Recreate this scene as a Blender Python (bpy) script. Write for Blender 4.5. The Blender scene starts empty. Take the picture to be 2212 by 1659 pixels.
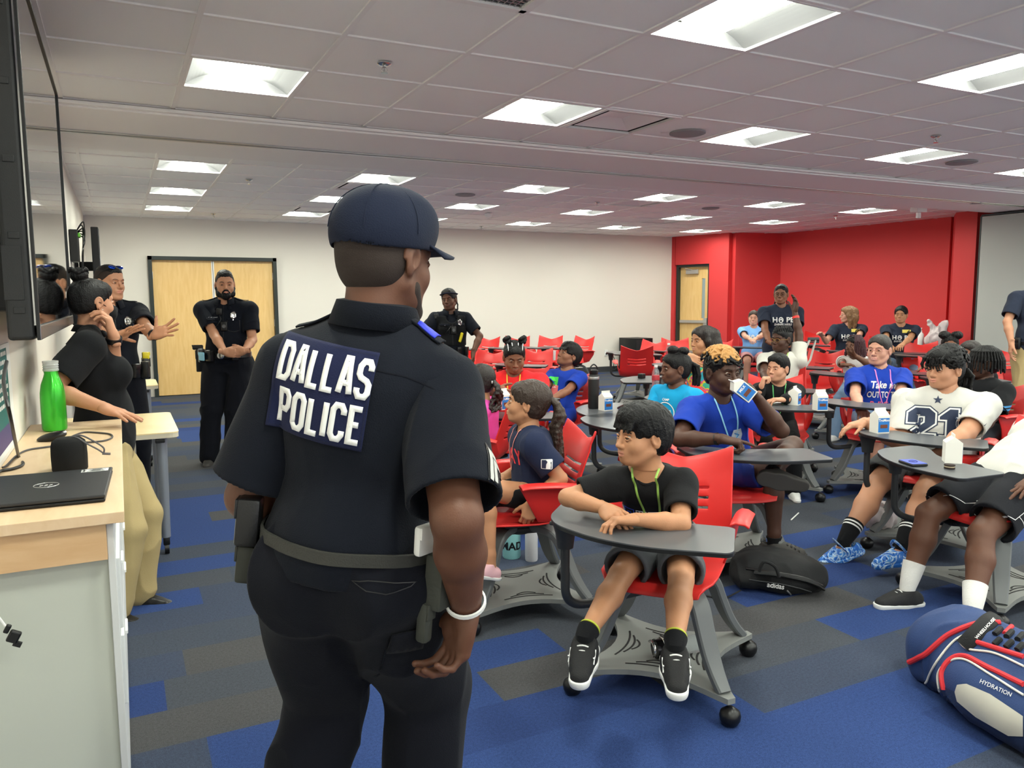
import bpy, bmesh, math, random
import numpy as np
from mathutils import Vector, Matrix, Quaternion
from mathutils.bvhtree import BVHTree
PI = math.pi
random.seed(7)
rng = np.random.default_rng(11)
SC = bpy.context.scene
COL = SC.collection

# ------------------------------------------------------------------ camera
FPX, YAW, PITCH, ROLL, CAMH = 1681.31, .4657, -.1092, -.0058, 1.468
cf = Vector((math.sin(YAW)*math.cos(PITCH), math.cos(YAW)*math.cos(PITCH), math.sin(PITCH)))
r0 = Vector((math.cos(YAW), -math.sin(YAW), 0)); u0 = r0.cross(cf)
cr = r0*math.cos(ROLL)+u0*math.sin(ROLL); cu = -r0*math.sin(ROLL)+u0*math.cos(ROLL)
cam_d = bpy.data.cameras.new('camera'); cam = bpy.data.objects.new('camera', cam_d); COL.objects.link(cam)
cam_d.sensor_fit = 'HORIZONTAL'; cam_d.sensor_width = 36; cam_d.lens = FPX/2212*36
cam_d.clip_start = .05; cam_d.clip_end = 100
m3 = Matrix((cr, cu, -cf)).transposed()
cam.matrix_world = Matrix.Translation((0, 0, CAMH)) @ m3.to_4x4()
SC.camera = cam
# ------------------------------------------------------------------ world / exposure
w = bpy.data.worlds.new('world'); SC.world = w; w.use_nodes = True
w.node_tree.nodes['Background'].inputs[0].default_value = (1, 1, 1, 1)
w.node_tree.nodes['Background'].inputs[1].default_value = .8
SC.view_settings.view_transform = 'Standard'; SC.view_settings.look = 'None'
SC.view_settings.gamma = 1; SC.view_settings.exposure = 1.0
try: SC.view_settings.use_curve_mapping = False
except Exception: pass
LIGHT_E = 34.0      # emission of its lens

# measuring helpers: turn a spot seen in the photo into a place in the room
def ray(x, y): return cf+cr*((x-1106)/FPX)-cu*((y-829.5)/FPX)
def at(x, y, d): return Vector((0, 0, CAMH))+ray(x, y)*d          # d = distance along the view
def onz(x, y, z):
    d = ray(x, y); return Vector((0, 0, CAMH))+d*((z-CAMH)/d.z)
FH = Vector((math.sin(YAW), math.cos(YAW), 0)); RH = r0.copy(); UP = Vector((0, 0, 1))
def head_vec(deg):   # 0 = towards the camera, 90 = towards the left of the photo, 180 = away
    t = math.radians(deg); return (-FH*math.cos(t)-RH*math.sin(t)).normalized()

# ------------------------------------------------------------------ materials
MATS = {}
def s2l(c): return tuple(((v/255)/12.92 if v/255 <= .04045 else ((v/255+.055)/1.055)**2.4) for v in c)
def mat(name, rgb, rough=.6, metal=0, bump=0, bscale=200, emis=0, spec=.5, trans=0, coat=0, var=0, vscale=3, sheen=0, alpha=1, ior=1.45, sss=0, detail=2):
    if name in MATS: return MATS[name]
    m = bpy.data.materials.new(name); m.use_nodes = True; nt = m.node_tree; b = nt.nodes['Principled BSDF']
    c = s2l(rgb); m.diffuse_color = (*c, 1)
    b.inputs['Base Color'].default_value = (*c, 1); b.inputs['Roughness'].default_value = rough
    b.inputs['Metallic'].default_value = metal; b.inputs['Specular IOR Level'].default_value = spec
    b.inputs['IOR'].default_value = ior
    if trans: b.inputs['Transmission Weight'].default_value = trans
    if coat: b.inputs['Coat Weight'].default_value = coat
    if sheen: b.inputs['Sheen Weight'].default_value = sheen; b.inputs['Sheen Roughness'].default_value = .5
    if alpha < 1: b.inputs['Alpha'].default_value = alpha
    if sss: b.inputs['Subsurface Weight'].default_value = sss; b.inputs['Subsurface Radius'].default_value = (.012, .005, .003); b.inputs['Subsurface Scale'].default_value = 1
    if emis: b.inputs['Emission Color'].default_value = (*c, 1); b.inputs['Emission Strength'].default_value = emis
    tc = None
    if bump or var:
        tc = nt.nodes.new('ShaderNodeTexCoord')
    if bump:
        n = nt.nodes.new('ShaderNodeTexNoise'); n.inputs['Scale'].default_value = bscale; n.inputs['Detail'].default_value = detail
        bp = nt.nodes.new('ShaderNodeBump'); bp.inputs['Strength'].default_value = bump; bp.inputs['Distance'].default_value = .003
        nt.links.new(tc.outputs['Object'], n.inputs['Vector']); nt.links.new(n.outputs['Fac'], bp.inputs['Height']); nt.links.new(bp.outputs['Normal'], b.inputs['Normal'])
    if var:
        n2 = nt.nodes.new('ShaderNodeTexNoise'); n2.inputs['Scale'].default_value = vscale; n2.inputs['Detail'].default_value = 4
        mx = nt.nodes.new('ShaderNodeMix'); mx.data_type = 'RGBA'
        mx.inputs['A'].default_value = (*[v*(1-var) for v in c], 1); mx.inputs['B'].default_value = (*[min(1, v*(1+var)) for v in c], 1)
        nt.links.new(tc.outputs['Object'], n2.inputs['Vector']); nt.links.new(n2.outputs['Fac'], mx.inputs['Factor']); nt.links.new(mx.outputs['Result'], b.inputs['Base Color'])
    MATS[name] = m; return m
def nodes_of(m): return m.node_tree, m.node_tree.nodes['Principled BSDF']
def cloth(name, rgb, rough=.92, **k): return mat(name, rgb, rough, bump=k.pop('bump', .35), bscale=k.pop('bscale', 350), sheen=k.pop('sheen', .03), spec=.25, **k)
def skin(name, rgb): return mat(name, rgb, .52, bump=.12, bscale=260, spec=.4, sss=.08, var=.07, vscale=14)

# ------------------------------------------------------------------ object helpers
def root_off(parent):
    o = Vector((0, 0, 0)); p = parent
    while p is not None: o += p.location; p = p.parent
    return o
def mesh_obj(name, V, F, mats, parent=None, mi=None, smooth=True, origin=None):
    """V in room coordinates; parents are never rotated while building."""
    me = bpy.data.meshes.new(name)
    V = np.asarray(V, dtype=float)
    off = root_off(parent) if parent else (Vector(origin) if origin is not None else Vector((0, 0, 0)))
    V = V-np.array(off)
    me.from_pydata(V.tolist(), [], F.tolist() if isinstance(F, np.ndarray) else F)
    if not isinstance(mats, (list, tuple)): mats = [mats]
    for m in mats: me.materials.append(m)
    if mi is not None: me.polygons.foreach_set('material_index', np.asarray(mi, dtype=np.int32))
    me.polygons.foreach_set('use_smooth', [smooth]*len(me.polygons))
    me.update()
    o = bpy.data.objects.new(name, me); COL.objects.link(o)
    if parent: o.parent = parent
    elif origin is not None: o.location = origin
    return o
def bm_obj(name, bm, mats, parent=None, smooth=False, origin=None, local=False):
    off = (root_off(parent) if parent else (Vector(origin) if origin is not None else Vector((0, 0, 0))))
    if not local: bmesh.ops.translate(bm, verts=bm.verts, vec=-off)
    me = bpy.data.meshes.new(name); bm.to_mesh(me); bm.free()
    if not isinstance(mats, (list, tuple)): mats = [mats]
    for m in mats: me.materials.append(m)
    if smooth:
        me.polygons.foreach_set('use_smooth', [True]*len(me.polygons))
        try: me.set_sharp_from_angle(angle=math.radians(38))
        except Exception: pass
    o = bpy.data.objects.new(name, me); COL.objects.link(o)
    if parent: o.parent = parent
    elif origin is not None: o.location = origin
    return o
def tag(o, label=None, cat=None, group=None, kind=None):
    if label: o['label'] = label
    if cat: o['category'] = cat
    if group: o['group'] = group
    if kind: o['kind'] = kind
    return o
def thing(name, label, cat, loc=(0, 0, 0), group=None):
    o = bpy.data.objects.new(name, None); COL.objects.link(o); o.location = loc; o.empty_display_size = .1
    return tag(o, label, cat, group)
def copy_tree(o, parent=None):
    c = o.copy(); COL.objects.link(c)
    if parent: c.parent = parent; c.matrix_parent_inverse = o.matrix_parent_inverse.copy()
    for ch in list(o.children): copy_tree(ch, c)
    return c
def M4(loc=(0, 0, 0), rz=0, R=None):
    return Matrix.Translation(loc) @ (R.to_4x4() if R is not None else Matrix.Rotation(rz, 4, 'Z'))
def box(bm, c, size, R=None, bev=0, seg=2, mi=0):
    r = bmesh.ops.create_cube(bm, size=1)
    vs = r['verts']
    bmesh.ops.scale(bm, verts=vs, vec=size)
    if bev:
        es = list({e for v in vs for e in v.link_edges})
        rb = bmesh.ops.bevel(bm, geom=es, offset=bev, segments=seg, affect='EDGES', profile=.5)
        vs = list({v for f in rb['faces'] for v in f.verts} | {v for v in vs if v.is_valid})
        # collect whole island
        seen = set(vs); st = list(vs)
        while st:
            v = st.pop()
            for e in v.link_edges:
                o = e.other_vert(v)
                if o not in seen: seen.add(o); st.append(o)
        vs = list(seen)
    if R is not None: bmesh.ops.transform(bm, matrix=R.to_4x4(), verts=vs)
    bmesh.ops.translate(bm, verts=vs, vec=Vector(c))
    if mi:
        for f in {f for v in vs for f in v.link_faces}: f.material_index = mi
    return vs
def rotx(a): return Matrix.Rotation(a, 3, 'X')
def roty(a): return Matrix.Rotation(a, 3, 'Y')
def rotz(a): return Matrix.Rotation(a, 3, 'Z')
def frame(x, y, z): return Matrix((Vector(x), Vector(y), Vector(z))).transposed()
def tube(bm, pts, rad, seg=10, cap=True, mi=0, flat=None):
    """sweep a circle (or an ellipse: flat=(a,b,up)) along pts; rad float or list"""
    pts = [Vector(p) for p in pts]; n = len(pts)
    if not hasattr(rad, '__len__'): rad = [rad]*n
    rings = []; prev = None
    for i, p in enumerate(pts):
        t = (pts[min(i+1, n-1)]-pts[max(i-1, 0)])
        if t.length < 1e-9: t = Vector((0, 0, 1))
        t.normalize()
        if flat: up = Vector(flat[2])
        else: up = prev if prev is not None else (Vector((0, 0, 1)) if abs(t.z) < .9 else Vector((1, 0, 0)))
        sx = up.cross(t)
        if sx.length < 1e-6: sx = Vector((1, 0, 0)).cross(t)
        sx.normalize(); sy = t.cross(sx).normalized(); prev = sy
        ra, rb = (flat[0]*rad[i], flat[1]*rad[i]) if flat else (rad[i], rad[i])
        rings.append([bm.verts.new(p+sx*(math.cos(a)*ra)+sy*(math.sin(a)*rb)) for a in [2*PI*k/seg for k in range(seg)]])
    for i in range(n-1):
        for k in range(seg):
            f = bm.faces.new((rings[i][k], rings[i][(k+1) % seg], rings[i+1][(k+1) % seg], rings[i+1][k])); f.material_index = mi
    if cap:
        f = bm.faces.new(list(reversed(rings[0]))); f.material_index = mi
        f = bm.faces.new(rings[-1]); f.material_index = mi
    return rings
def lathe(bm, prof, c=(0, 0, 0), seg=32, mi=0, R=None):
    """prof = list of (r, z)"""
    c = Vector(c); rings = []
    for r, z in prof:
        rr = []
        for k in range(seg):
            a = 2*PI*k/seg; v = Vector((r*math.cos(a), r*math.sin(a), z))
            if R is not None: v = R @ v
            rr.append(bm.verts.new(c+v))
        rings.append(rr)
    for i in range(len(rings)-1):
        for k in range(seg):
            f = bm.faces.new((rings[i][k], rings[i][(k+1) % seg], rings[i+1][(k+1) % seg], rings[i+1][k])); f.material_index = mi
    f = bm.faces.new(list(reversed(rings[0]))); f.material_index = mi
    f = bm.faces.new(rings[-1]); f.material_index = mi
def prism(bm, pts, z0, z1, mi=0, M=None):
    """extrude a 2D outline"""
    a = [bm.verts.new((x, y, z0)) for x, y in pts]; b = [bm.verts.new((x, y, z1)) for x, y in pts]
    n = len(pts); fs = []
    fs.append(bm.faces.new(list(reversed(a)))); fs.append(bm.faces.new(b))
    for i in range(n): fs.append(bm.faces.new((a[i], a[(i+1) % n], b[(i+1) % n], b[i])))
    for f in fs: f.material_index = mi
    if M is not None: bmesh.ops.transform(bm, matrix=M, verts=a+b)
    return a+b
def smoothpath(pts, n=8, closed=False):
    P = [Vector(p) for p in pts]; out = []; N = len(P)
    rngi = range(N) if closed else range(N-1)
    for i in rngi:
        p0 = P[(i-1) % N] if closed or i > 0 else P[0]; p1 = P[i]; p2 = P[(i+1) % N]; p3 = P[(i+2) % N] if closed or i+2 < N else P[-1]
        for k in range(n):
            t = k/n
            out.append(.5*((2*p1)+(-p0+p2)*t+(2*p0-5*p1+4*p2-p3)*t*t+(-p0+3*p1-3*p2+p3)*t**3))
    if not closed: out.append(P[-1])
    return out
def roundpoly(pts, r, n=5):
    out = []; N = len(pts)
    for i in range(N):
        p = Vector(pts[i]); a = Vector(pts[i-1]); b = Vector(pts[(i+1) % N])
        rr = r[i] if hasattr(r, '__len__') else r
        da = (a-p); db = (b-p); rr = min(rr, da.length*.45, db.length*.45)
        s = p+da.normalized()*rr; e = p+db.normalized()*rr
        for k in range(n+1):
            t = k/n; q = s*(1-t)**2+p*2*t*(1-t)+e*t*t; out.append((q.x, q.y))
    return out

# ------------------------------------------------------------------ implicit surfaces
class Field:
    def __init__(s, lo, hi, h):
        s.h = h; s.lo = np.array(lo, float)-3*h; hi = np.array(hi, float)+3*h
        s.n = np.ceil((hi-s.lo)/h).astype(int)+1
        s.f = np.full(s.n, 1e3, np.float32)
        s.ax = [(s.lo[i]+h*np.arange(s.n[i])).astype(np.float32) for i in range(3)]
    def sub(s, lo, hi):
        i0 = np.maximum(0, np.floor((np.array(lo)-s.lo)/s.h).astype(int)); i1 = np.minimum(s.n, np.ceil((np.array(hi)-s.lo)/s.h).astype(int)+1)
        if (i1 <= i0).any(): return None
        sl = tuple(slice(a, b) for a, b in zip(i0, i1))
        return sl, s.ax[0][sl[0]][:, None, None], s.ax[1][sl[1]][None, :, None], s.ax[2][sl[2]][None, None, :]
    def mix(s, sl, d, k, cut=False):
        f = s.f[sl]
        if cut: a = f; b = -d; h = np.clip(.5+.5*(a-b)/k, 0, 1); s.f[sl] = b*(1-h)+a*h+k*h*(1-h)
        else:
            a = np.minimum(f, 50); h = np.clip(.5+.5*(d-a)/k, 0, 1); s.f[sl] = d*(1-h)+a*h-k*h*(1-h)
    def cap(s, a, b, ra, rb=None, k=.02, cut=False):
        rb = ra if rb is None else rb
        a = np.array(a, float); b = np.array(b, float); m = max(ra, rb)+k*1.5+2.5*s.h
        q = s.sub(np.minimum(a, b)-m, np.maximum(a, b)+m)
        if q is None: return s
        sl, X, Y, Z = q; ab = b-a; L = max(ab@ab, 1e-9)
        px, py, pz = X-a[0], Y-a[1], Z-a[2]
        t = np.clip((px*ab[0]+py*ab[1]+pz*ab[2])/L, 0, 1)
        d = np.sqrt((px-t*ab[0])**2+(py-t*ab[1])**2+(pz-t*ab[2])**2)-(ra+(rb-ra)*t)
        s.mix(sl, d.astype(np.float32), k, cut); return s
    def path(s, pts, rs, k=.01, cut=False):
        for i in range(len(pts)-1):
            r1 = rs[i] if hasattr(rs, '__len__') else rs; r2 = rs[i+1] if hasattr(rs, '__len__') else rs
            s.cap(pts[i], pts[i+1], r1, r2, k, cut)
        return s
    def ell(s, c, r, R=None, k=.02, cut=False):
        c = np.array(c, float); r = np.array(r, float); m = r.max()+k*1.5+2.5*s.h
        q = s.sub(c-m, c+m)
        if q is None: return s
        sl, X, Y, Z = q; px, py, pz = X-c[0], Y-c[1], Z-c[2]
        if R is not None:
            R = np.array(R); px, py, pz = (px*R[0, i]+py*R[1, i]+pz*R[2, i] for i in range(3))
        k0 = np.sqrt((px/r[0])**2+(py/r[1])**2+(pz/r[2])**2); k1 = np.sqrt((px/r[0]**2)**2+(py/r[1]**2)**2+(pz/r[2]**2)**2)
        d = k0*(k0-1)/np.maximum(k1, 1e-6)
        s.mix(sl, d.astype(np.float32), k, cut); return s
    def box(s, c, half, R=None, rnd=.005, k=.005, cut=False):
        c = np.array(c, float); half = np.array(half, float); m = np.linalg.norm(half)+k*1.5+2.5*s.h
        q = s.sub(c-m, c+m)
        if q is None: return s
        sl, X, Y, Z = q; px, py, pz = X-c[0], Y-c[1], Z-c[2]
        if R is not None:
            R = np.array(R); px, py, pz = (px*R[0, i]+py*R[1, i]+pz*R[2, i] for i in range(3))
        hh = half-rnd
        qx, qy, qz = np.abs(px)-hh[0], np.abs(py)-hh[1], np.abs(pz)-hh[2]
        d = np.sqrt(np.maximum(qx, 0)**2+np.maximum(qy, 0)**2+np.maximum(qz, 0)**2)+np.minimum(np.maximum(qx, np.maximum(qy, qz)), 0)-rnd
        s.mix(sl, (d+0*(X+Y+Z)).astype(np.float32), k, cut); return s
    def plane(s, p, n, k=.004):
        """cut away everything on the side n points to"""
        n = np.array(n, float); n /= np.linalg.norm(n); p = np.array(p, float)
        d = ((s.ax[0][:, None, None]-p[0])*n[0]+(s.ax[1][None, :, None]-p[1])*n[1]+(s.ax[2][None, None, :]-p[2])*n[2]).astype(np.float32)
        a = s.f; h = np.clip(.5+.5*(a-d)/k, 0, 1); s.f = (d*(1-h)+a*h+k*h*(1-h)).astype(np.float32); return s
    def mesh(s):
        f = s.f; nx, ny, nz = f.shape; ins = f < 0
        cnt = np.zeros((nx-1, ny-1, nz-1), np.int8)
        for dx in (0, 1):
            for dy in (0, 1):
                for dz in (0, 1): cnt += ins[dx:nx-1+dx, dy:ny-1+dy, dz:nz-1+dz]
        act = np.argwhere((cnt > 0) & (cnt < 8))
        if len(act) == 0: return np.zeros((0, 3)), np.zeros((0, 4), int)
        idx = -np.ones((nx-1, ny-1, nz-1), np.int64); idx[act[:, 0], act[:, 1], act[:, 2]] = np.arange(len(act))
        acc = np.zeros((len(act), 3)); c = np.zeros(len(act))
        for ax in range(3):
            o1, o2 = [i for i in range(3) if i != ax]
            for a in (0, 1):
                for b in (0, 1):
                    p = act.copy(); p[:, o1] += a; p[:, o2] += b; q = p.copy(); q[:, ax] += 1
                    fa = f[p[:, 0], p[:, 1], p[:, 2]]; fb = f[q[:, 0], q[:, 1], q[:, 2]]
                    cr_ = (fa < 0) != (fb < 0); t = np.where(cr_, np.clip(fa/np.where(cr_, fa-fb, 1), 0, 1), 0)
                    pos = p.astype(float); pos[:, ax] += t
                    acc[cr_] += pos[cr_]; c[cr_] += 1
        V = s.lo+s.h*acc/np.maximum(c, 1)[:, None]
        F = []
        for ax in range(3):
            o1, o2 = (ax+1) % 3, (ax+2) % 3
            A = [slice(None)]*3; B = [slice(None)]*3; A[ax] = slice(0, -1); B[ax] = slice(1, None)
            ia, ib = ins[tuple(A)], ins[tuple(B)]
            e = np.argwhere(ia != ib)
            m = (e[:, o1] > 0) & (e[:, o2] > 0) & (e[:, o1] < f.shape[o1]-1) & (e[:, o2] < f.shape[o2]-1); e = e[m]
            sgn = ia[e[:, 0], e[:, 1], e[:, 2]]
            def g(a, b):
                p = e.copy(); p[:, o1] -= a; p[:, o2] -= b; return idx[p[:, 0], p[:, 1], p[:, 2]]
            Q = np.stack([g(1, 1), g(0, 1), g(0, 0), g(1, 0)], 1)
            Q[~sgn] = Q[~sgn][:, ::-1]; F.append(Q)
        return V, np.concatenate(F)
def relax(V, F, n=1, w=.5):
    for _ in range(n):
        S = np.zeros_like(V); C = np.zeros(len(V))
        for i in range(4):
            a, b = F[:, i], F[:, (i+1) % 4]
            for k in range(3): S[:, k] += np.bincount(a, V[b, k], len(V))+np.bincount(b, V[a, k], len(V))
            C += np.bincount(a, minlength=len(V))+np.bincount(b, minlength=len(V))
        V = V*(1-w)+S/np.maximum(C, 1)[:, None]*w
    return V
def vnormals(V, F):
    n = np.cross(V[F[:, 2]]-V[F[:, 0]], V[F[:, 3]]-V[F[:, 1]]); N = np.zeros_like(V)
    for i in range(4):
        for k in range(3): N[:, k] += np.bincount(F[:, i], n[:, k], len(V))
    return N/np.maximum(np.linalg.norm(N, axis=1), 1e-9)[:, None]
_lat = rng.random((32, 32, 32))
def vnoise(P):
    P = np.asarray(P); i = np.floor(P).astype(int); t = P-i; t = t*t*(3-2*t); r = 0
    for dx in (0, 1):
        for dy in (0, 1):
            for dz in (0, 1):
                w = (t[:, 0] if dx else 1-t[:, 0])*(t[:, 1] if dy else 1-t[:, 1])*(t[:, 2] if dz else 1-t[:, 2])
                r = r+w*_lat[(i[:, 0]+dx) % 32, (i[:, 1]+dy) % 32, (i[:, 2]+dz) % 32]
    return r*2-1
def folds(V, F, amp=.004, freq=9, aniso=(1, 1, .45), seed=0):
    N = vnormals(V, F); P = V*np.array(aniso)*freq+seed*7.3
    w = vnoise(P*.6+3.1); a = 1-np.abs(vnoise(P+w[:, None]*.9)); b = 1-np.abs(vnoise(P[:, [2, 0, 1]]*1.9+9))
    return V+N*(amp*(a**3*1.6-.5)+amp*.4*(b**2-.5))[:, None]
# ================================================================== the room
WX, BY = -.384, 13.083
ZN, ZF = 2.659, 2.706            # near and far ceiling
BM0, BM1, BMZ = 5.45, 6.87, 2.618  # bulkhead with the partition track
GX0, GY0, GYF, T = -.2377, 3.6358, 4.0212, .6096
m_wall = mat('wall_paint', (226, 221, 212), .75, bump=.06, bscale=120)
m_red = mat('red_wall_paint', (210, 58, 60), .62, bump=.06, bscale=120)
m_tee = mat('ceiling_tee_white', (236, 232, 230), .5)
m_soffit = mat('soffit_paint', (238, 234, 232), .7)
m_base = mat('rubber_baseboard', (58, 60, 62), .55)
m_black = mat('black_plastic', (17, 18, 20), .4)
m_frame = mat('dark_green_steel_frame', (38, 46, 44), .45)
m_alu = mat('brushed_metal', (190, 190, 188), .35, metal=.85)
m_white = mat('white_plastic', (235, 235, 232), .4)

def carpet():
    m = bpy.data.materials.new('carpet_planks'); m.use_nodes = True; nt, b = nodes_of(m)
    L = nt.links; N = nt.nodes.new
    tc = N('ShaderNodeTexCoord'); sx = N('ShaderNodeSeparateXYZ'); L.new(tc.outputs['Object'], sx.inputs[0])
    def M(op, a, b_=None, c=None):
        n = N('ShaderNodeMath'); n.operation = op
        for i, v in enumerate((a, b_, c)):
            if v is None: continue
            if isinstance(v, (int, float)): n.inputs[i].default_value = v
            else: L.new(v, n.inputs[i])
        return n.outputs[0]
    def white(v):
        n = N('ShaderNodeTexWhiteNoise'); n.noise_dimensions = '2D'
        cb = N('ShaderNodeCombineXYZ'); L.new(v[0], cb.inputs[0])
        if isinstance(v[1], (int, float)): cb.inputs[1].default_value = v[1]
        else: L.new(v[1], cb.inputs[1])
        L.new(cb.outputs[0], n.inputs['Vector']); return n.outputs['Value']
    row = M('FLOOR', M('DIVIDE', M('ADD', sx.outputs['Y'], .06), .25))
    off = M('MULTIPLY', white((row, 3.7)), 1.0)
    xx = M('DIVIDE', M('ADD', sx.outputs['X'], off), 1.0)
    colx = M('FLOOR', xx)
    h = white((row, colx))
    # planks come in runs: each plank is blue, slate or brown grey, with soft ends like the woven transition
    n1 = N('ShaderNodeTexNoise'); n1.inputs['Scale'].default_value = 1.1; n1.inputs['Detail'].default_value = 0
    r = N('ShaderNodeValToRGB'); L.new(h, r.inputs[0]); e = r.color_ramp.elements; r.color_ramp.interpolation = 'CONSTANT'
    cols = [(0, (68, 72, 80)), (.20, (46, 66, 114)), (.40, (64, 70, 82)), (.58, (74, 74, 76)), (.74, (42, 60, 106)), (.84, (60, 68, 86))]
    e[0].position = 0; e[0].color = (*s2l(cols[0][1]), 1); e[1].position = cols[1][0]; e[1].color = (*s2l(cols[1][1]), 1)
    for p, c in cols[2:]: q = e.new(p); q.color = (*s2l(c), 1)
    # loop pile speckle
    sp = N('ShaderNodeTexNoise'); sp.inputs['Scale'].default_value = 330; sp.inputs['Detail'].default_value = 2; L.new(tc.outputs['Object'], sp.inputs['Vector'])
    sp2 = N('ShaderNodeTexNoise'); sp2.inputs['Scale'].default_value = 95; sp2.inputs['Detail'].default_value = 3; L.new(tc.outputs['Object'], sp2.inputs['Vector'])
    k = M('ADD', M('MULTIPLY', sp.outputs['Fac'], 1.5), M('MULTIPLY', sp2.outputs['Fac'], .7))
    k = M('MAXIMUM', M('SUBTRACT', k, .12), .15)
    mx = N('ShaderNodeMix'); mx.data_type = 'RGBA'; mx.blend_type = 'MULTIPLY'; mx.inputs['Factor'].default_value = 1
    cb = N('ShaderNodeCombineColor'); [L.new(k, cb.inputs[i]) for i in range(3)]
    L.new(r.outputs[0], mx.inputs['A']); L.new(cb.outputs[0], mx.inputs['B']); L.new(mx.outputs['Result'], b.inputs['Base Color'])
    bp = N('ShaderNodeBump'); bp.inputs['Strength'].default_value = .55; bp.inputs['Distance'].default_value = .004
    L.new(sp.outputs['Fac'], bp.inputs['Height']); L.new(bp.outputs[0], b.inputs['Normal'])
    b.inputs['Roughness'].default_value = .95; b.inputs['Specular IOR Level'].default_value = .15
    return m
m_carpet = carpet()
def tile_mat():
    m = mat('acoustic_tile', (242, 240, 238), .9, bump=.35, bscale=420, detail=3); return m
m_tile = tile_mat()

def wood(name, c1, c2, scale=1.0, axis=(9, 9, 1.2), rough=.45):
    m = bpy.data.materials.new(name); m.use_nodes = True; nt, b = nodes_of(m); L = nt.links; N = nt.nodes.new
    tc = N('ShaderNodeTexCoord'); mp = N('ShaderNodeMapping'); mp.inputs['Scale'].default_value = [a*scale for a in axis]
    n = N('ShaderNodeTexNoise'); n.inputs['Scale'].default_value = 3; n.inputs['Detail'].default_value = 6; n.inputs['Distortion'].default_value = .6
    r = N('ShaderNodeValToRGB'); r.color_ramp.elements[0].position = .3; r.color_ramp.elements[1].position = .7
    r.color_ramp.elements[0].color = (*s2l(c1), 1); r.color_ramp.elements[1].color = (*s2l(c2), 1)
    L.new(tc.outputs['Object'], mp.inputs[0]); L.new(mp.outputs[0], n.inputs['Vector']); L.new(n.outputs['Fac'], r.inputs[0]); L.new(r.outputs[0], b.inputs['Base Color'])
    b.inputs['Roughness'].default_value = rough
    return m
m_maple = wood('maple_door_veneer', (226, 184, 116), (236, 198, 134))
m_beech = wood('pale_beech_laminate', (216, 184, 146), (226, 198, 164), axis=(9, 1.4, 9))
m_beech2 = wood('beech_edge_laminate', (204, 164, 120), (216, 180, 138), axis=(1.6, 9, 9))
m_tabletop = wood('cream_laminate', (238, 214, 158), (243, 222, 172), axis=(3, 3, 9), rough=.3)

def struct(name, bm, m, **k): return tag(bm_obj(name, bm, m, **k), kind='structure')
def wallseg(name, a, b_, z1, m, th=.12, z0=0, **k):
    """wall between two floor points; the room is on the left-hand side of a->b"""
    a = Vector((*a, 0)); b_ = Vector((*b_, 0)); d = (b_-a).normalized(); n = Vector((d.y, -d.x, 0))
    bm = bmesh.new(); L = (b_-a).length
    box(bm, (a+b_)/2+n*th/2+Vector((0, 0, (z0+z1)/2)), (L, th, z1-z0), R=frame(d, -n, UP))
    return struct(name, bm, m, **k)
bm = bmesh.new(); box(bm, (6, 4, -.05), (13.2, 19, .1)); struct('floor', bm, m_carpet)
HW = 2.95
wallseg('wall_left', (WX, BY+.1), (WX, -5.4), HW, m_wall)
# back wall with the double door opening
D1, D2, DZ = .43, 2.31, 2.138
bm = bmesh.new()
box(bm, ((WX-.1+D1)/2, BY+.06, HW/2), (D1-WX+.1, .12, HW)); box(bm, ((D2+10.41)/2, BY+.06, HW/2), (10.41-D2, .12, HW))
box(bm, ((D1+D2)/2, BY+.06, (DZ+HW)/2), (D2-D1, .12, HW-DZ))
struct('wall_back', bm, m_wall)
bm = bmesh.new(); box(bm, ((D1+D2)/2, BY+.2, 1.2), (2.2, .02, 2.4)); struct('wall_corridor', bm, m_wall)
P1, P2, P3, P4 = Vector((10.405, 13.083)), Vector((10.745, 11.786)), Vector((11.83, 11.57)), Vector((11.944, 8.05))
dd = (P2-P1).normalized(); DA, DB = P1+dd*.08, P1+dd*.90
wallseg('wall_door_side', (P1.x, P1.y+.1), DA, HW, m_red)   # sliver of red beside the single door
def wseg(name, a, b_, m, z0=0, z1=HW): return wallseg(name, a, b_, z1, m, z0=z0)
wseg('wall_door_front', DB, P2, m_red); wseg('wall_door_head', DA, DB, m_red, z0=2.138)
bpy.data.objects['wall_door_side'].name = 'wall_red_sliver'
wseg('wall_red_return', P2, P3, m_red); wseg('wall_red', P3, P4, m_red)
bm = bmesh.new(); prism(bm, [(11.28, 7.27), (12.2, 7.1), (12.2, 8.15), (11.944, 8.09), (11.30, 7.62)], 0, HW); struct('trim_red_pilaster', bm, m_red)
wallseg('wall_right', (12.05, 7.3), (12.05, 3.0), HW, m_wall)
# baseboards
def bboard(name, a, b_, m=m_base):
    a = Vector((*a, 0)); b_ = Vector((*b_, 0)); d = (b_-a).normalized(); n = Vector((-d.y, d.x, 0))
    bm = bmesh.new(); box(bm, (a+b_)/2+n*.006+Vector((0, 0, .052)), ((b_-a).length, .012, .104), R=frame(d, n, UP)); struct(name, bm, m)
bboard('baseboard_left', (WX, BY), (WX, -5)); bboard('baseboard_back', (10.4, BY), (D2+.06, BY)); bboard('baseboard_back_left', (D1-.06, BY), (WX, BY))
bboard('baseboard_red_return', P3, P2); bboard('baseboard_red', P4, P3)
bpy.data.objects['baseboard_red_return'].location += Vector((.012*dd.y, -.012*abs(dd.x)-.004, 0)); bpy.data.objects['baseboard_red'].location += Vector((-.012, 0, 0))

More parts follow.
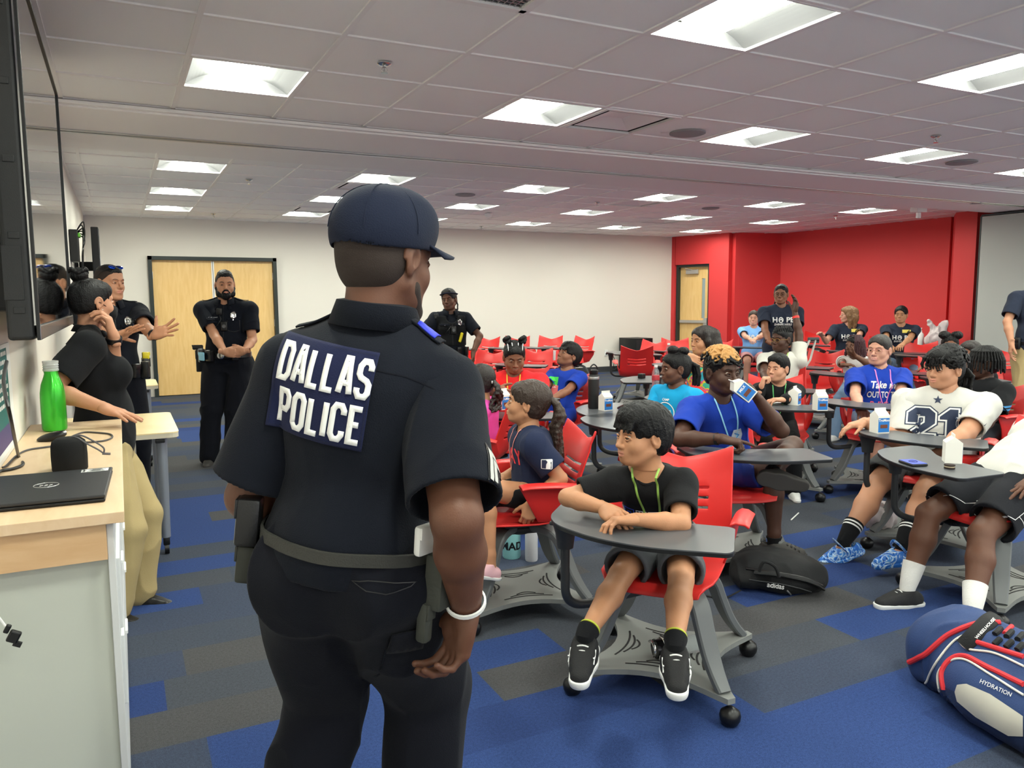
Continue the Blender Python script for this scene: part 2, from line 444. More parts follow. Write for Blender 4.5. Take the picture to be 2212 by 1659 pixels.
# ---- ceilings: cells with openings
def cell_c(i, j, far): return (GX0+(i+.5)*T, (GYF if far else GY0)+(j+.5)*T)
near_lights = [(i, j) for i in (1, 4, 7, 10, 13, 16, 19) for j in (1, -2, -5, -8, -11) if GX0+i*T < 11.6]
far_lights = [(i, j) for i in (1, 4, 7, 10, 13, 16) for j in (6, 9, 12)]
near_vents = [(5, 1, 'd'), (2, -2, 'g')]; far_vents = [(4, 7, 'd'), (4, 11, 'd'), (13, 10, 'd'), (10, 7, 'd')]
def ceiling(name, y0, y1, z, gy, holes):
    bm = bmesh.new(); xs = [WX]+[GX0+i*T for i in range(0, 21) if WX < GX0+i*T < 12.05]+[12.05]
    j0 = math.floor((y0-gy)/T)+1; ys = [y0]+[gy+j*T for j in range(j0, j0+40) if y0 < gy+j*T < y1]+[y1]
    for a in range(len(xs)-1):
        for c in range(len(ys)-1):
            ci = round(((xs[a]+xs[a+1])/2-GX0)/T-.5); cj = round(((ys[c]+ys[c+1])/2-gy)/T-.5)
            if (ci, cj) in holes: continue
            f = [bm.verts.new(p) for p in ((xs[a], ys[c], z+.007), (xs[a], ys[c+1], z+.007), (xs[a+1], ys[c+1], z+.007), (xs[a+1], ys[c], z+.007))]
            bm.faces.new(f)
    struct(name, bm, m_tile)
    bm = bmesh.new()
    for x in xs[1:-1]: box(bm, (x, (y0+y1)/2, z+.006), (.024, y1-y0, .014))
    for y in ys[1:-1]: box(bm, (5.83, y, z+.0062), (12.43, .024, .014))
    box(bm, (WX+.011, (y0+y1)/2, z+.006), (.022, y1-y0, .014)); box(bm, (12.04, (y0+y1)/2, z+.006), (.022, y1-y0, .014))
    box(bm, (5.83, y0+.01, z+.0061), (12.43, .022, .014)); box(bm, (5.83, y1-.01, z+.0061), (12.43, .022, .014))
    struct('trim_1' if gy == GY0 else 'trim_2', bm, m_tee)
ceiling('ceiling', -5.3, BM0, ZN, GY0, set(near_lights) | {(a, b_) for a, b_, _ in near_vents})
ceiling('ceiling_far', BM1, BY+.05, ZF, GYF, set(far_lights) | {(a, b_) for a, b_, _ in far_vents})
bm = bmesh.new(); box(bm, (5.83, 4, 3.0), (12.9, 18.9, .04)); struct('ceiling_slab', bm, m_soffit)
# bulkhead
bm = bmesh.new(); tr = 6.19
box(bm, (5.83, (BM0+tr-.05)/2, (BMZ+2.95)/2), (12.43, tr-.05-BM0, 2.95-BMZ), bev=.006); box(bm, (5.83, (tr+.05+BM1)/2, (BMZ+2.95)/2), (12.43, BM1-tr-.05, 2.95-BMZ), bev=.006)
struct('trim_3', bm, m_soffit)
bm = bmesh.new(); box(bm, (5.83, BM0-.02, ZN-.018), (12.43, .045, .022), bev=.006); struct('trim_4', bm, m_tee)
bm = bmesh.new()
for s in (-1, 1): box(bm, (5.83, tr+s*.036, BMZ+.012), (12.43, .03, .04), bev=.004)
box(bm, (5.83, tr, BMZ+.06), (12.43, .1, .03)); tb = struct('trim_5', bm, m_alu)
m_dark = mat('dark_recess', (24, 22, 24), .8)

# ---- ceiling fixtures
m_lens = mat('lit_lens', (250, 255, 240), .5, emis=LIGHT_E)
m_refl = mat('light_reflector', (104, 104, 106), .5)
def make_light():
    t = thing('ceiling_light', 'x', 'ceiling light'); S = .2925; z = 0
    bm = bmesh.new()
    for s in (-1, 1):
        box(bm, (s*(S-.004), 0, .004), (.012, 2*S+.004, .012)); box(bm, (0, s*(S-.004), .004), (2*S+.004, .012, .012))
    bm_obj('frame', bm, m_tee, t)
    bm = bmesh.new()
    W, H = .125, .075
    def q(*p): bm.faces.new([bm.verts.new(v) for v in p])
    n = 8
    prof = [(S-(S-W)*(k/n), .004+H*math.sin(k/n*PI/2)) for k in range(n+1)]
    for s in (-1, 1):
        for k in range(n):
            (xa, za), (xb, zb) = prof[k], prof[k+1]
            q((s*xa, -S, za), (s*xa, S, za), (s*xb, S, zb), (s*xb, -S, zb))
        # end panels
        for k in range(n):
            (xa, za), (xb, zb) = prof[k], prof[k+1]
            for e in (-1, 1): q((s*xa, e*S, .004), (s*xb, e*S, .004), (s*xb, e*S, zb), (s*xa, e*S, za))
    for e in (-1, 1): q((-W, e*S, .004), (W, e*S, .004), (W, e*S, .004+H), (-W, e*S, .004+H))
    box(bm, (0, 0, H+.016), (2*S, 2*S, .01))
    bm_obj('reflector', bm, m_refl, t, smooth=True)
    bm = bmesh.new(); n = 8
    pr = [(-W+2*W*k/n, H-.04*math.sin(PI*k/n)**.6-.012) for k in range(n+1)]
    for k in range(n):
        (xa, za), (xb, zb) = pr[k], pr[k+1]
        q((xa, -S+.035, za), (xa, S-.035, za), (xb, S-.035, zb), (xb, -S+.035, zb))
    for e in (-1, 1): bm.faces.new([bm.verts.new((x, e*(S-.035), zz)) for x, zz in pr]+[bm.verts.new((W, e*(S-.035), H+.01)), bm.verts.new((-W, e*(S-.035), H+.01))])
    bmesh.ops.recalc_face_normals(bm, faces=bm.faces)
    bm_obj('lens', bm, m_lens, t)
    return t
lt0 = make_light(); first = True
ORD = ['first', 'second', 'third', 'fourth', 'fifth', 'sixth', 'seventh']
vis_near = [(i, j) for i, j in near_lights if j >= -2]
for far, L_ in ((False, near_lights), (True, far_lights)):
    for i, j in L_:
        x, y = cell_c(i, j, far); z = ZF if far else ZN
        o = lt0 if first else copy_tree(lt0); first = False
        o.location = (x, y, z)
        c_ = ORD[[1, 4, 7, 10, 13, 16, 19].index(i)]
        if far: lab = 'lit square ceiling light beyond the bulkhead, %s from the left in the %s row' % (c_, {6: 'nearest', 9: 'middle', 12: 'farthest'}[j]); g = 'ceiling lights in the far half of the room'
        elif j == 1: lab = 'lit square ceiling light just before the bulkhead, %s from the left wall' % c_; g = 'ceiling lights in the near half of the room'
        elif j == -2: lab = 'large lit ceiling light near the top edge, %s column from the left wall' % c_; g = 'ceiling lights in the near half of the room'
        else: lab = 'lit square ceiling light above and behind the viewpoint'; g = 'ceiling lights behind the viewpoint'
        tag(o, lab, 'ceiling light', g)
def make_vent(kind):
    t = thing('ceiling_vent', 'x', 'ceiling vent'); S = .295; bm = bmesh.new()
    for s in (-1, 1):
        box(bm, (s*(S-.014), 0, .002), (.03, 2*S, .016)); box(bm, (0, s*(S-.014), .002), (2*S, .03, .016))
    bm_obj('frame', bm, m_tee, t)
    bm = bmesh.new(); box(bm, (0, 0, .09), (2*S, 2*S, .01))
    for s in (-1, 1): box(bm, (s*(S-.012), 0, .05), (.01, 2*S-.02, .08)); box(bm, (0, s*(S-.012), .05), (2*S-.02, .01, .08))
    bm_obj('backing', bm, m_dark if kind == 'd' else m_refl, t)
    if kind == 'd':
        bm = bmesh.new(); a = .225
        vs = [bm.verts.new(p) for p in ((-a, -a, .004), (a, -a, .004), (a, a, .004), (-a, a, .004))]; up = [bm.verts.new(p) for p in ((-.07, -.07, .045), (.07, -.07, .045), (.07, .07, .045), (-.07, .07, .045))]
        for k in range(4): bm.faces.new((vs[k], up[k], up[(k+1) % 4], vs[(k+1) % 4]))
        bm.faces.new(list(reversed(up))); bm_obj('deflector', bm, m_tee, t)
    else:
        bm = bmesh.new()
        for k in range(21):
            p = -.26+.026*k; box(bm, (p, 0, .008), (.004, .54, .01)); box(bm, (0, p, .008), (.54, .004, .01))
        bm_obj('grille', bm, m_alu, t)
    return t
vd = make_vent('d'); vd.location = (*cell_c(5, 1, False), ZN); tag(vd, 'square white air diffuser beside the second light before the bulkhead', 'ceiling vent')
vg = make_vent('g'); vg.location = (*cell_c(2, -2, False), ZN); tag(vg, 'square grey egg-crate return grille at the top edge', 'ceiling vent')
for (i, j, k), lab in zip(far_vents, ('square air diffuser behind the nearest far light, partly above the cap', 'square air diffuser beside the farthest light left of the cap', 'square air diffuser in the far ceiling right of centre', 'square air diffuser in the far ceiling above the end of the white wall')):
    o = copy_tree(vd); o.location = (*cell_c(i, j, True), ZF); tag(o, lab, 'ceiling vent', 'air diffusers in the far ceiling')
m_spk = mat('speaker_grille', (150, 147, 148), .7, bump=.6, bscale=600)
def ceil_round(name, px, py, z, r, lab, cat='ceiling speaker', m=m_spk, h=.012, group=None):
    p = onz(px, py, z); bm = bmesh.new(); lathe(bm, [(r, .004), (r, -.004), (r*.93, -h*.6), (r*.8, -h), (.001, -h)], p)
    return tag(bm_obj(name, bm, m, smooth=True, origin=p), lab, cat, group)
ceil_round('ceiling_speaker', 1485, 288, ZN, .13, 'round grey ceiling speaker right of the air diffuser', group='round ceiling speakers')
ceil_round('ceiling_speaker', 2077, 351, ZN, .13, 'round grey ceiling speaker by the fourth light before the bulkhead', group='round ceiling speakers')
ceil_round('ceiling_speaker', 1005, 421, ZF, .12, 'small far round ceiling speaker right of the cap', group='round ceiling speakers')
ceil_round('ceiling_speaker', 1535, 450, ZF, .12, 'small far round ceiling speaker towards the red wall', group='round ceiling speakers')
ceil_round('smoke_detector', 2108, 438, BMZ, .07, 'flat round detector on the bulkhead above the red pilaster', 'smoke detector')
m_chrome = mat('chrome', (210, 210, 208), .18, metal=1)
def sprinkler(px, py, z, lab):
    p = onz(px, py, z); t = thing('sprinkler_head', lab, 'sprinkler', p, 'ceiling sprinklers'); bm = bmesh.new()
    lathe(bm, [(.036, .003), (.036, -.003), (.02, -.012), (.001, -.012)], p); bm_obj('escutcheon', bm, m_chrome, t, smooth=True)
    bm = bmesh.new(); lathe(bm, [(.009, 0), (.009, -.02), (.005, -.022), (.005, -.04), (.001, -.04)], p)
    for s in (-1, 1): tube(bm, [p+Vector((s*.008, 0, -.018)), p+Vector((s*.014, 0, -.032)), p+Vector((s*.003, 0, -.048))], .0025, 6)
    lathe(bm, [(.018, -.046), (.018, -.049), (.001, -.049)], p, 16); bm_obj('nozzle', bm, m_chrome, t, smooth=True)
sprinkler(830, 137, ZN, 'chrome ceiling sprinkler above the cap, nearest the camera'); sprinkler(2022, 294, ZN, 'ceiling sprinkler above the fourth light before the bulkhead')
sprinkler(538, 388, ZF, 'ceiling sprinkler in the far ceiling above the bearded officer'); sprinkler(461, 462, ZF, 'ceiling sprinkler near the back wall above the double door')
sprinkler(1290, 437, ZF, 'ceiling sprinkler in the far ceiling above the white wall'); sprinkler(1805, 466, ZF, 'ceiling sprinkler over the red wall'); sprinkler(1040, 489, ZF, 'far tiny ceiling sprinkler near the back wall right of the cap')
p = onz(1055, 461, ZF); bm = bmesh.new(); lathe(bm, [(.055, 0), (.055, -.02), (.045, -.045), (.02, -.062), (.001, -.065)], p); tag(bm_obj('ceiling_camera', bm, m_white, smooth=True, origin=p), 'small white dome camera on the far ceiling right of the cap', 'camera')
p = onz(1985, 446, BMZ+.08); bm = bmesh.new(); box(bm, p+Vector((0, 0, -.02)), (.2, .12, .12), bev=.01); box(bm, p+Vector((0, 0, -.12)), (.05, .05, .08), bev=.01); tag(bm_obj('ceiling_sensor', bm, m_tee, origin=p), 'small white boxy sensor hanging by the ceiling left of the red pilaster', 'sensor')

# ---- doors
def make_double():
    t = thing('door_1', None, None, ((D1+D2)/2, BY, 0)); t['kind'] = 'structure'
    bm = bmesh.new(); f = .055
    box(bm, (D1+f/2, BY, DZ/2), (f, .16, DZ)); box(bm, (D2-f/2, BY, DZ/2), (f, .16, DZ)); box(bm, ((D1+D2)/2, BY, DZ-f/2), (D2-D1, .16, f))
    bm_obj('frame', bm, m_frame, t)
    mid = X_at(461, 620, BY+.01)
    for a, c in ((D1+f, mid), (mid, D2-f)):
        bm = bmesh.new(); box(bm, ((a+c)/2, BY+.015, (DZ-f)/2+.005), (c-a-.008, .045, DZ-f-.012)); lf = bm_obj('door_leaf', bm, m_maple, t)
    bm = bmesh.new()
    for x in (mid-.012, mid+.012): box(bm, (x, BY-.012, (DZ-f)/2), (.016, .012, DZ-f-.02))
    bm_obj('astragal', bm, m_white, t)
    for x in (D1+f, D2-f):
        for zz in (.3, 1.1, 1.85):
            bm = bmesh.new(); box(bm, (x, BY-.02, zz), (.018, .02, .11), bev=.003); bm_obj('hinge', bm, m_alu, t)
def X_at(px, py, Y): d = ray(px, py); return (d*(Y/d.y)).x
make_double()
def make_single():
    a3, b3 = Vector((*DA, 0)), Vector((*DB, 0)); d = (b3-a3).normalized(); n = Vector((-d.y, d.x, 0)); n = -n if n.x > 0 else n  # into the room
    L = (b3-a3).length; t = thing('door_2', None, None, (a3+b3)/2); t['kind'] = 'structure'; R = frame(d, -n, UP); f = .05; H = 2.138
    c = lambda u, v, z: a3+d*u+n*v+UP*z
    bm = bmesh.new(); box(bm, c(f/2, 0, H/2), (f, .16, H), R); box(bm, c(L-f/2, 0, H/2), (f, .16, H), R); box(bm, c(L/2, 0, H-f/2), (L, .16, f), R); bm_obj('frame', bm, m_frame, t)
    bm = bmesh.new(); w0, w1, z0, z1 = L*.70, L*.80, 1.05, 1.85
    for (u0, u1, s0, s1) in ((f, w0, 0, H-f), (w1, L-f, 0, H-f), (w0, w1, 0, z0), (w0, w1, z1, H-f)): box(bm, c((u0+u1)/2, -.02, (s0+s1)/2+.004), (u1-u0, .045, s1-s0-.006), R)
    bm_obj('door_leaf', bm, m_maple, t)
    bm = bmesh.new(); box(bm, c((w0+w1)/2, -.02, (z0+z1)/2), (w1-w0, .01, z1-z0), R); bm_obj('vision_pane', bm, mat('wired_glass', (150, 165, 170), .15), t)
    bm = bmesh.new(); box(bm, c(L*.5, .045, .98), (L*.8, .05, .06), R, bev=.01); box(bm, c(L*.86, .04, .98), (.09, .05, .16), R, bev=.01); bm_obj('push_bar', bm, m_alu, t)
    bm = bmesh.new(); box(bm, c(L*.45, .045, 1.99), (.3, .05, .09), R, bev=.01); tube(bm, [c(L*.45, .08, 2.03), c(L*.3, .12, 2.06), c(L*.2, .02, 2.1)], .008); bm_obj('door_closer', bm, m_alu, t)
make_single()
bm = bmesh.new(); box(bm, (11.2, 12.55, 1.3), (.02, 1.8, 2.6), R=rotz(.26)); struct('wall_lobby', bm, m_wall)
# light switches on the red wall left of the corner
sw = P1+dd*1.12; n2 = Vector((-dd.y, dd.x, 0)); n2 = -n2 if n2.x > 0 else n2; d3 = Vector((*dd, 0))
t = thing('light_switch', 'white triple light switch plate on the red wall beside the single door', 'light switch', Vector((*sw, 1.12)))
for k in (-1, 0, 1):
    bm = bmesh.new(); box(bm, Vector((*sw, 1.12))+d3*k*.075+n2*.006, (.068, .012, .12), R=frame(d3, -n2, UP), bev=.003); pl = bm_obj('plate', bm, m_white, t)
    bm = bmesh.new(); box(bm, Vector((*sw, 1.12))+d3*k*.075+n2*.014, (.03, .01, .06), R=frame(d3, -n2, UP), bev=.002); bm_obj('rocker', bm, m_white, pl)
# stacked partition panels at the right
m_fabric = mat('grey_partition_fabric', (178, 180, 176), .9, bump=.3, bscale=300)
for k in range(6):
    t = thing('partition_panel', ['grey fabric folding partition panel, outermost face of the stack at the right'][0] if k == 0 else 'grey folding partition panel stacked behind the outermost one', 'partition panel', (10.945+.115*k, 6.36, 0), 'stacked partition panels')
    bm = bmesh.new(); box(bm, (10.945+.115*k, 6.36, 1.3), (.095, 1.2, 2.55), bev=.004); bm_obj('panel', bm, m_fabric, t)
    bm = bmesh.new(); box(bm, (10.945+.115*k, 6.972, 1.3), (.1, .02, 2.56)); box(bm, (10.945+.115*k, 6.36, 2.592), (.1, 1.22, .02)); bm_obj('edge_trim', bm, m_base, t)
# outlet, cable, floor speaker near the back wall
def bw(px, py): d = ray(px, py); v = Vector((0, 0, CAMH))+d*(BY/d.y); return v
p = bw(1309, 762); t = thing('wall_outlet', 'white outlet with a plugged black lead, low on the back wall', 'outlet', p)
bm = bmesh.new(); box(bm, p+Vector((0, -.005, 0)), (.075, .01, .12), bev=.003); bm_obj('plate', bm, m_white, t)
bm = bmesh.new(); box(bm, p+Vector((0, -.02, -.02)), (.03, .03, .03), bev=.006); bm_obj('plug', bm, m_black, t)
q = [p+Vector((0, -.035, -.02)), p+Vector((.08, -.05, -.03)), p+Vector((.16, -.06, -.12)), p+Vector((.16, -.05, -.3)), p+Vector((.3, -.06, -.355)), Vector((8.75, 12.95, .02)), Vector((8.9, 12.9, .1))]
bm = bmesh.new(); tube(bm, smoothpath(q), .006, 8); tag(bm_obj('power_cord', bm, m_black, smooth=True, origin=p), 'thin black power cord from the outlet to the floor loudspeaker', 'cord')
a = onz(1337, 803, 0); c = onz(1381, 800, 0); t = thing('floor_loudspeaker', 'black loudspeaker cabinet standing on the floor against the back wall', 'loudspeaker', (a+c)/2)
bm = bmesh.new(); cx = (a.x+c.x)/2; cy = 12.72; vs = roundpoly([(-.23, .26), (-.23, -.05), (-.13, -.24), (.23, -.26), (.23, .26)], [.02, .1, .1, .03, .02]); prism(bm, vs, .0, .68, M=Matrix.Translation((cx, cy, 0)))
bm_obj('cabinet', bm, m_black, t)
bm = bmesh.new(); box(bm, (cx-.02, cy-.262, .36), (.3, .012, .56), bev=.004); bm_obj('grille', bm, mat('black_grille', (26, 27, 30), .6, bump=.8, bscale=700), t)
bm = bmesh.new(); box(bm, (cx-.235, cy+.08, .38), (.02, .03, .16), bev=.006); bm_obj('handle', bm, m_black, t)
# ================================================================== left wall: display, cabinet and what stands on it
def onx(px, py, X):
    d = ray(px, py); return Vector((0, 0, CAMH))+d*(X/d.x)
m_screen = mat('dark_glossy_screen', (8, 9, 11), .03, spec=1.0, ior=2.6, coat=1)
m_silver = mat('silver_bezel', (150, 150, 150), .25, metal=.9)
# large display: screen faces the room
sx = -.218
yN, yF = 2.73, 4.62
tl = math.atan2(.022, 1.13)
t = thing('wall_display', 'very large wall-mounted display at the left edge, its glossy dark screen reflecting the room', 'display', (WX, (yN+yF)/2, 1.35))
zb0, zb1 = 1.352, 2.50
bm = bmesh.new()
R = Matrix.Identity(3)
box(bm, (sx-.045, (yN+yF)/2, (zb0+zb1)/2), (.07, yF-yN, zb1-zb0), bev=.012, seg=3)
box(bm, (sx-.095, (yN+yF)/2, (zb0+zb1)/2-.1), (.06, yF-yN-.24, .78), bev=.015)
for k in range(5): box(bm, (sx-.045, yN-.001, zb0+.09+k*.22), (.03, .006, .02), bev=.002)
box(bm, (sx-.055, yN-.002, zb0+.2), (.05, .004, .16), bev=.001)
bm_obj('housing', bm, mat('display_housing', (30, 31, 32), .5, bump=.2, bscale=500), t)
bm = bmesh.new(); box(bm, (sx-.006, (yN+yF)/2, (zb0+zb1)/2+.02), (.008, yF-yN-.01, zb1-zb0-.05)); bm_obj('screen', bm, m_screen, t)
bm = bmesh.new(); box(bm, (sx+.001, (yN+yF)/2, zb0+.022), (.012, yF-yN, .044), bev=.003); bm_obj('bottom_bezel', bm, m_silver, t)
bm = bmesh.new(); box(bm, (sx+.0, yF-.004, (zb0+zb1)/2), (.01, .01, zb1-zb0), bev=.002); box(bm, (sx+.0, (yN+yF)/2, zb1-.004), (.01, yF-yN, .01), bev=.002); box(bm, (sx+.0, yN+.004, (zb0+zb1)/2), (.01, .01, zb1-zb0), bev=.002)
bm_obj('side_bezel', bm, m_black, t)
bm = bmesh.new()
for y in (3.2, 4.1): box(bm, (-.345, y, 1.95), (.075, .06, .7), bev=.004)
box(bm, (-.372, 3.65, 1.95), (.02, 1.3, .3), bev=.004); bm_obj('wall_mount', bm, m_black, t)
# loose leads behind the display
bm = bmesh.new()
for k in range(3):
    tube(bm, smoothpath([Vector((-.36, 2.70+.02*k, 2.1-.1*k)), Vector((-.35+.01*k, 2.62, 1.9)), Vector((-.33, 2.62-.02*k, 1.7)), Vector((-.36, 2.7, 1.5))]), .005, 8)
tag(bm_obj('signal_cable', bm, m_black, smooth=True, origin=(-.36, 2.7, 2.1)), 'loose black leads looping behind the near edge of the large display', 'cable')
# second display far down the wall
t = thing('wall_display', 'second slim black display on an arm, seen edge-on further down the left wall', 'display', (WX, 8.6, 1.6))
Yd = 8.3
a = onx(207, 490, -.16); k = a.y
zt = onx(207, 490, -.16).z
bm = bmesh.new(); box(bm, (-.175, k+.62, zt-.40), (.07, 1.24, .80), bev=.008); bm_obj('housing', bm, m_black, t)
bm = bmesh.new(); box(bm, (-.139, k+.62, zt-.36), (.006, 1.2, .68)); bm_obj('screen', bm, m_screen, t)
bm = bmesh.new(); box(bm, (-.285, k+1.0, zt-.36), (.16, .1, .1)); box(bm, (-.372, k+.6, zt-.36), (.02, .3, .4)); bm_obj('wall_mount', bm, m_black, t)
t = thing('network_box', 'black equipment box with green clip and tangled leads beside the far display', 'equipment box', (WX, k-.5, zt-.15))
bm = bmesh.new(); box(bm, (-.345, k-.35, zt-.22), (.07, .3, .3), bev=.006); bm_obj('housing', bm, m_black, t)
bm = bmesh.new(); box(bm, (-.3, k-.4, zt-.12), (.02, .16, .04), bev=.004); bm_obj('clip', bm, mat('green_plastic', (90, 170, 50), .5), t)
bm = bmesh.new()
for i in range(6):
    random.seed(i); tube(bm, smoothpath([Vector((-.34, k-.3, zt-.1)), Vector((-.27+.02*random.random(), k-.45+.1*i/6, zt-.0-.03*i)), Vector((-.28, k-.25-.05*i, zt-.3)), Vector((-.3, k-.1, zt-.5)), Vector((-.3, k+.1, zt-.4))]), .006, 6)
bm_obj('cables', bm, m_black, t, smooth=True)
# poster on the wall by the cabinet
m_teal = mat('teal_poster_print', (20, 96, 98), .5); m_violet = mat('violet_poster_print', (70, 58, 110), .5); m_paper = mat('paper_white', (228, 230, 228), .6)
t = thing('wall_poster', 'teal and violet poster with white lettering taped to the wall at the left edge', 'poster', (WX, 3.1, 1.1))
def quadY(bm, y0, y1, z0, z1, x): bm.faces.new([bm.verts.new(v) for v in ((x, y0, z0), (x, y1, z0), (x, y1, z1), (x, y0, z1))])
bm = bmesh.new(); box(bm, (WX+.003, 3.10, 1.125), (.004, .80, .38)); bm_obj('sheet', bm, m_paper, t)
bm = bmesh.new(); quadY(bm, 2.75, 3.40, 1.03, 1.30, WX+.0055); bm_obj('teal_field', bm, m_teal, t)
bm = bmesh.new(); quadY(bm, 2.75, 3.40, .955, 1.03, WX+.0055); bm_obj('violet_field', bm, m_violet, t)
bm = bmesh.new()
for r_ in range(7):
    y = 2.77
    while y < 3.34:
        L_ = .02+.03*random.random(); quadY(bm, y, min(y+L_, 3.37), 1.275-.03*r_, 1.29-.03*r_, WX+.006); y += L_+.012
bm_obj('lettering', bm, m_paper, t)

# ---- cabinet
CZ, CX0, CX1, CY0, CY1 = .917, WX+.003, -.016, 2.25, 4.06
m_cab = mat('cabinet_grey_white', (196, 200, 190), .55, bump=.03, bscale=80); m_cabside = mat('cabinet_side_white', (214, 216, 216), .4)
t = thing('storage_cabinet', 'waist-high white storage cabinet with pale wood top against the left wall', 'cabinet', ((CX0+CX1)/2, (CY0+CY1)/2, 0))
bm = bmesh.new(); box(bm, ((CX0+CX1)/2, (CY0+CY1)/2, CZ-.015), (CX1-CX0, CY1-CY0, .03), bev=.002); bm_obj('top', bm, m_beech, t)
bm = bmesh.new(); box(bm, ((CX0+CX1-.045)/2, CY0+.035, CZ-.03-.05), (CX1-.045-CX0, .03, .1)); bm_obj('apron', bm, m_beech2, t)
bm = bmesh.new(); box(bm, ((CX0+CX1-.046)/2, (CY0+CY1)/2+.02, .42), (CX1-.046-CX0, CY1-CY0-.09, .82)); bm_obj('carcass', bm, m_cab, t)
bm = bmesh.new(); box(bm, (CX1-.036, (CY0+CY1)/2+.01, .447), (.018, CY1-CY0-.05, .875), bev=.002); bm_obj('front_panel', bm, m_cabside, t)
for k in range(3):
    for zz in (.60, .38):
        y = CY0+.35+k*.6
        bm = bmesh.new(); box(bm, (CX1-.026, y, zz+.07), (.016, .54, .2), bev=.003); dr = bm_obj('drawer', bm, m_cabside, t)
        bm = bmesh.new(); box(bm, (CX1-.015, y, zz+.09), (.008, .1, .012), bev=.002); bm_obj('handle', bm, m_white, dr)
# plug hanging in front of the cabinet end
p = at(30, 1375, 1.9); t = thing('video_plug', 'black video plug dangling on a white lead in front of the cabinet end', 'cable plug', p)
bm = bmesh.new(); box(bm, p, (.026, .014, .03), R=roty(.5), bev=.004); box(bm, p+Vector((.006, 0, -.02)), (.018, .009, .012), R=roty(.5)); box(bm, p+Vector((-.012, 0, .022)), (.012, .01, .022), R=roty(.5), bev=.003); bm_obj('connector', bm, m_black, t)
bm = bmesh.new(); tube(bm, smoothpath([p+Vector((-.016, 0, .03)), p+Vector((-.04, 0, .09)), p+Vector((-.07, .02, .22)), p+Vector((-.11, .1, .4))]), .003, 8); bm_obj('lead', bm, m_white, t, smooth=True)

# ---- laptop
c1, c2, c3 = onz(240, 1024, CZ+.02), onz(218, 1098, CZ+.02), onz(30, 1042, CZ+.02)
lc = Vector((-.215, 2.585, CZ)); 
m_lap = mat('laptop_black', (36, 37, 40), .5, bump=.05, bscale=300)
t = thing('laptop', 'closed black laptop with asset sticker at the near end of the cabinet top', 'laptop', lc)
e1 = (c1-c3).normalized(); e1 = Vector((.985, -.04, 0)).normalized(); e2 = Vector((-e1.y, e1.x, 0)); RL = frame(e1, e2, UP)
LW, LD = .325, .40
def LP(u, v, z=0): return lc+e1*u+e2*v+UP*z
bm = bmesh.new(); box(bm, LP(0, 0, .006), (LW, LD, .010), RL, bev=.004); bm_obj('base', bm, m_black, t)
bm = bmesh.new(); box(bm, LP(0, 0, .0165), (LW, LD, .009), RL, bev=.003); ld = bm_obj('lid', bm, m_lap, t)
bm = bmesh.new(); tube(bm, [LP(.0+.032*math.cos(a), .032*math.sin(a), .0212) for a in [2*PI*k/28 for k in range(29)]], .0012, 6, cap=False)
for u in (-.012, 0, .012): tube(bm, [LP(u-.004, -.01, .0212), LP(u+.004, 0, .0212), LP(u-.004, .01, .0212)], .001, 6)
bm_obj('emblem', bm, m_alu, ld)
bm = bmesh.new(); box(bm, LP(.115, .165, .0214), (.075, .04, .0008), RL); st = bm_obj('sticker', bm, m_paper, ld)
bm = bmesh.new()
for r_ in range(6): box(bm, LP(.118+.002*(r_ % 2), .149+.006*r_, .0221), (.05-.012*(r_ % 3), .0018, .0005), RL)
for r_ in range(5): box(bm, LP(.083+.004*(r_ % 2), .15+.007*r_, .0221), (.008, .004, .0005), RL)
bm_obj('print', bm, m_black, st)
bm = bmesh.new()
for u, w_ in ((-.13, .006), (-.09, .012), (-.045, .017), (.0, .014), (.035, .014)): box(bm, LP(u, -LD/2-.0004, .006), (w_, .002, .005), RL)
bm_obj('ports', bm, mat('port_dark', (4, 4, 5), .5), t)
# ---- portable speaker
sp = onz(152, 1016, CZ)
m_mesh = mat('black_speaker_cloth', (13, 13, 15), .9, bump=.7, bscale=900)
t = thing('portable_speaker', 'round black portable speaker with cloth sides and grey cord loop on the cabinet', 'speaker', sp)
bm = bmesh.new(); sr = .052; lathe(bm, [(sr*.93, .0), (sr, .006), (sr*1.02, .05), (sr*1.0, .082), (sr*.93, .098), (sr*.7, .108), (.001, .110)], sp, 40); bm_obj('body', bm, m_mesh, t, smooth=True)
bm = bmesh.new(); lathe(bm, [(sr*.94, -.0), (sr*.98, .004), (sr*.9, .007), (.001, .007)], sp, 32); bm_obj('base_ring', bm, m_base, t, smooth=True)
bm = bmesh.new(); tp = sp+Vector((.005, .0, .108)); e = at(212, 1002, 3.0-.1); kn = sp+Vector((.10, -.03, .052))
tube(bm, smoothpath([tp, tp+Vector((.03, -.005, .006)), tp+Vector((.06, -.01, -.01)), kn+Vector((.0, 0, .02)), kn]), .0028, 8)
tube(bm, smoothpath([tp, tp+Vector((.02, -.02, .002)), tp+Vector((.05, -.03, -.02)), kn+Vector((-.015, -.005, .015)), kn]), .0028, 8)
tube(bm, [kn-Vector((.004, 0, 0)), kn+Vector((.02, -.002, -.003))], .004, 8); bm_obj('cord_loop', bm, mat('grey_cord', (92, 90, 92), .7), t, smooth=True)
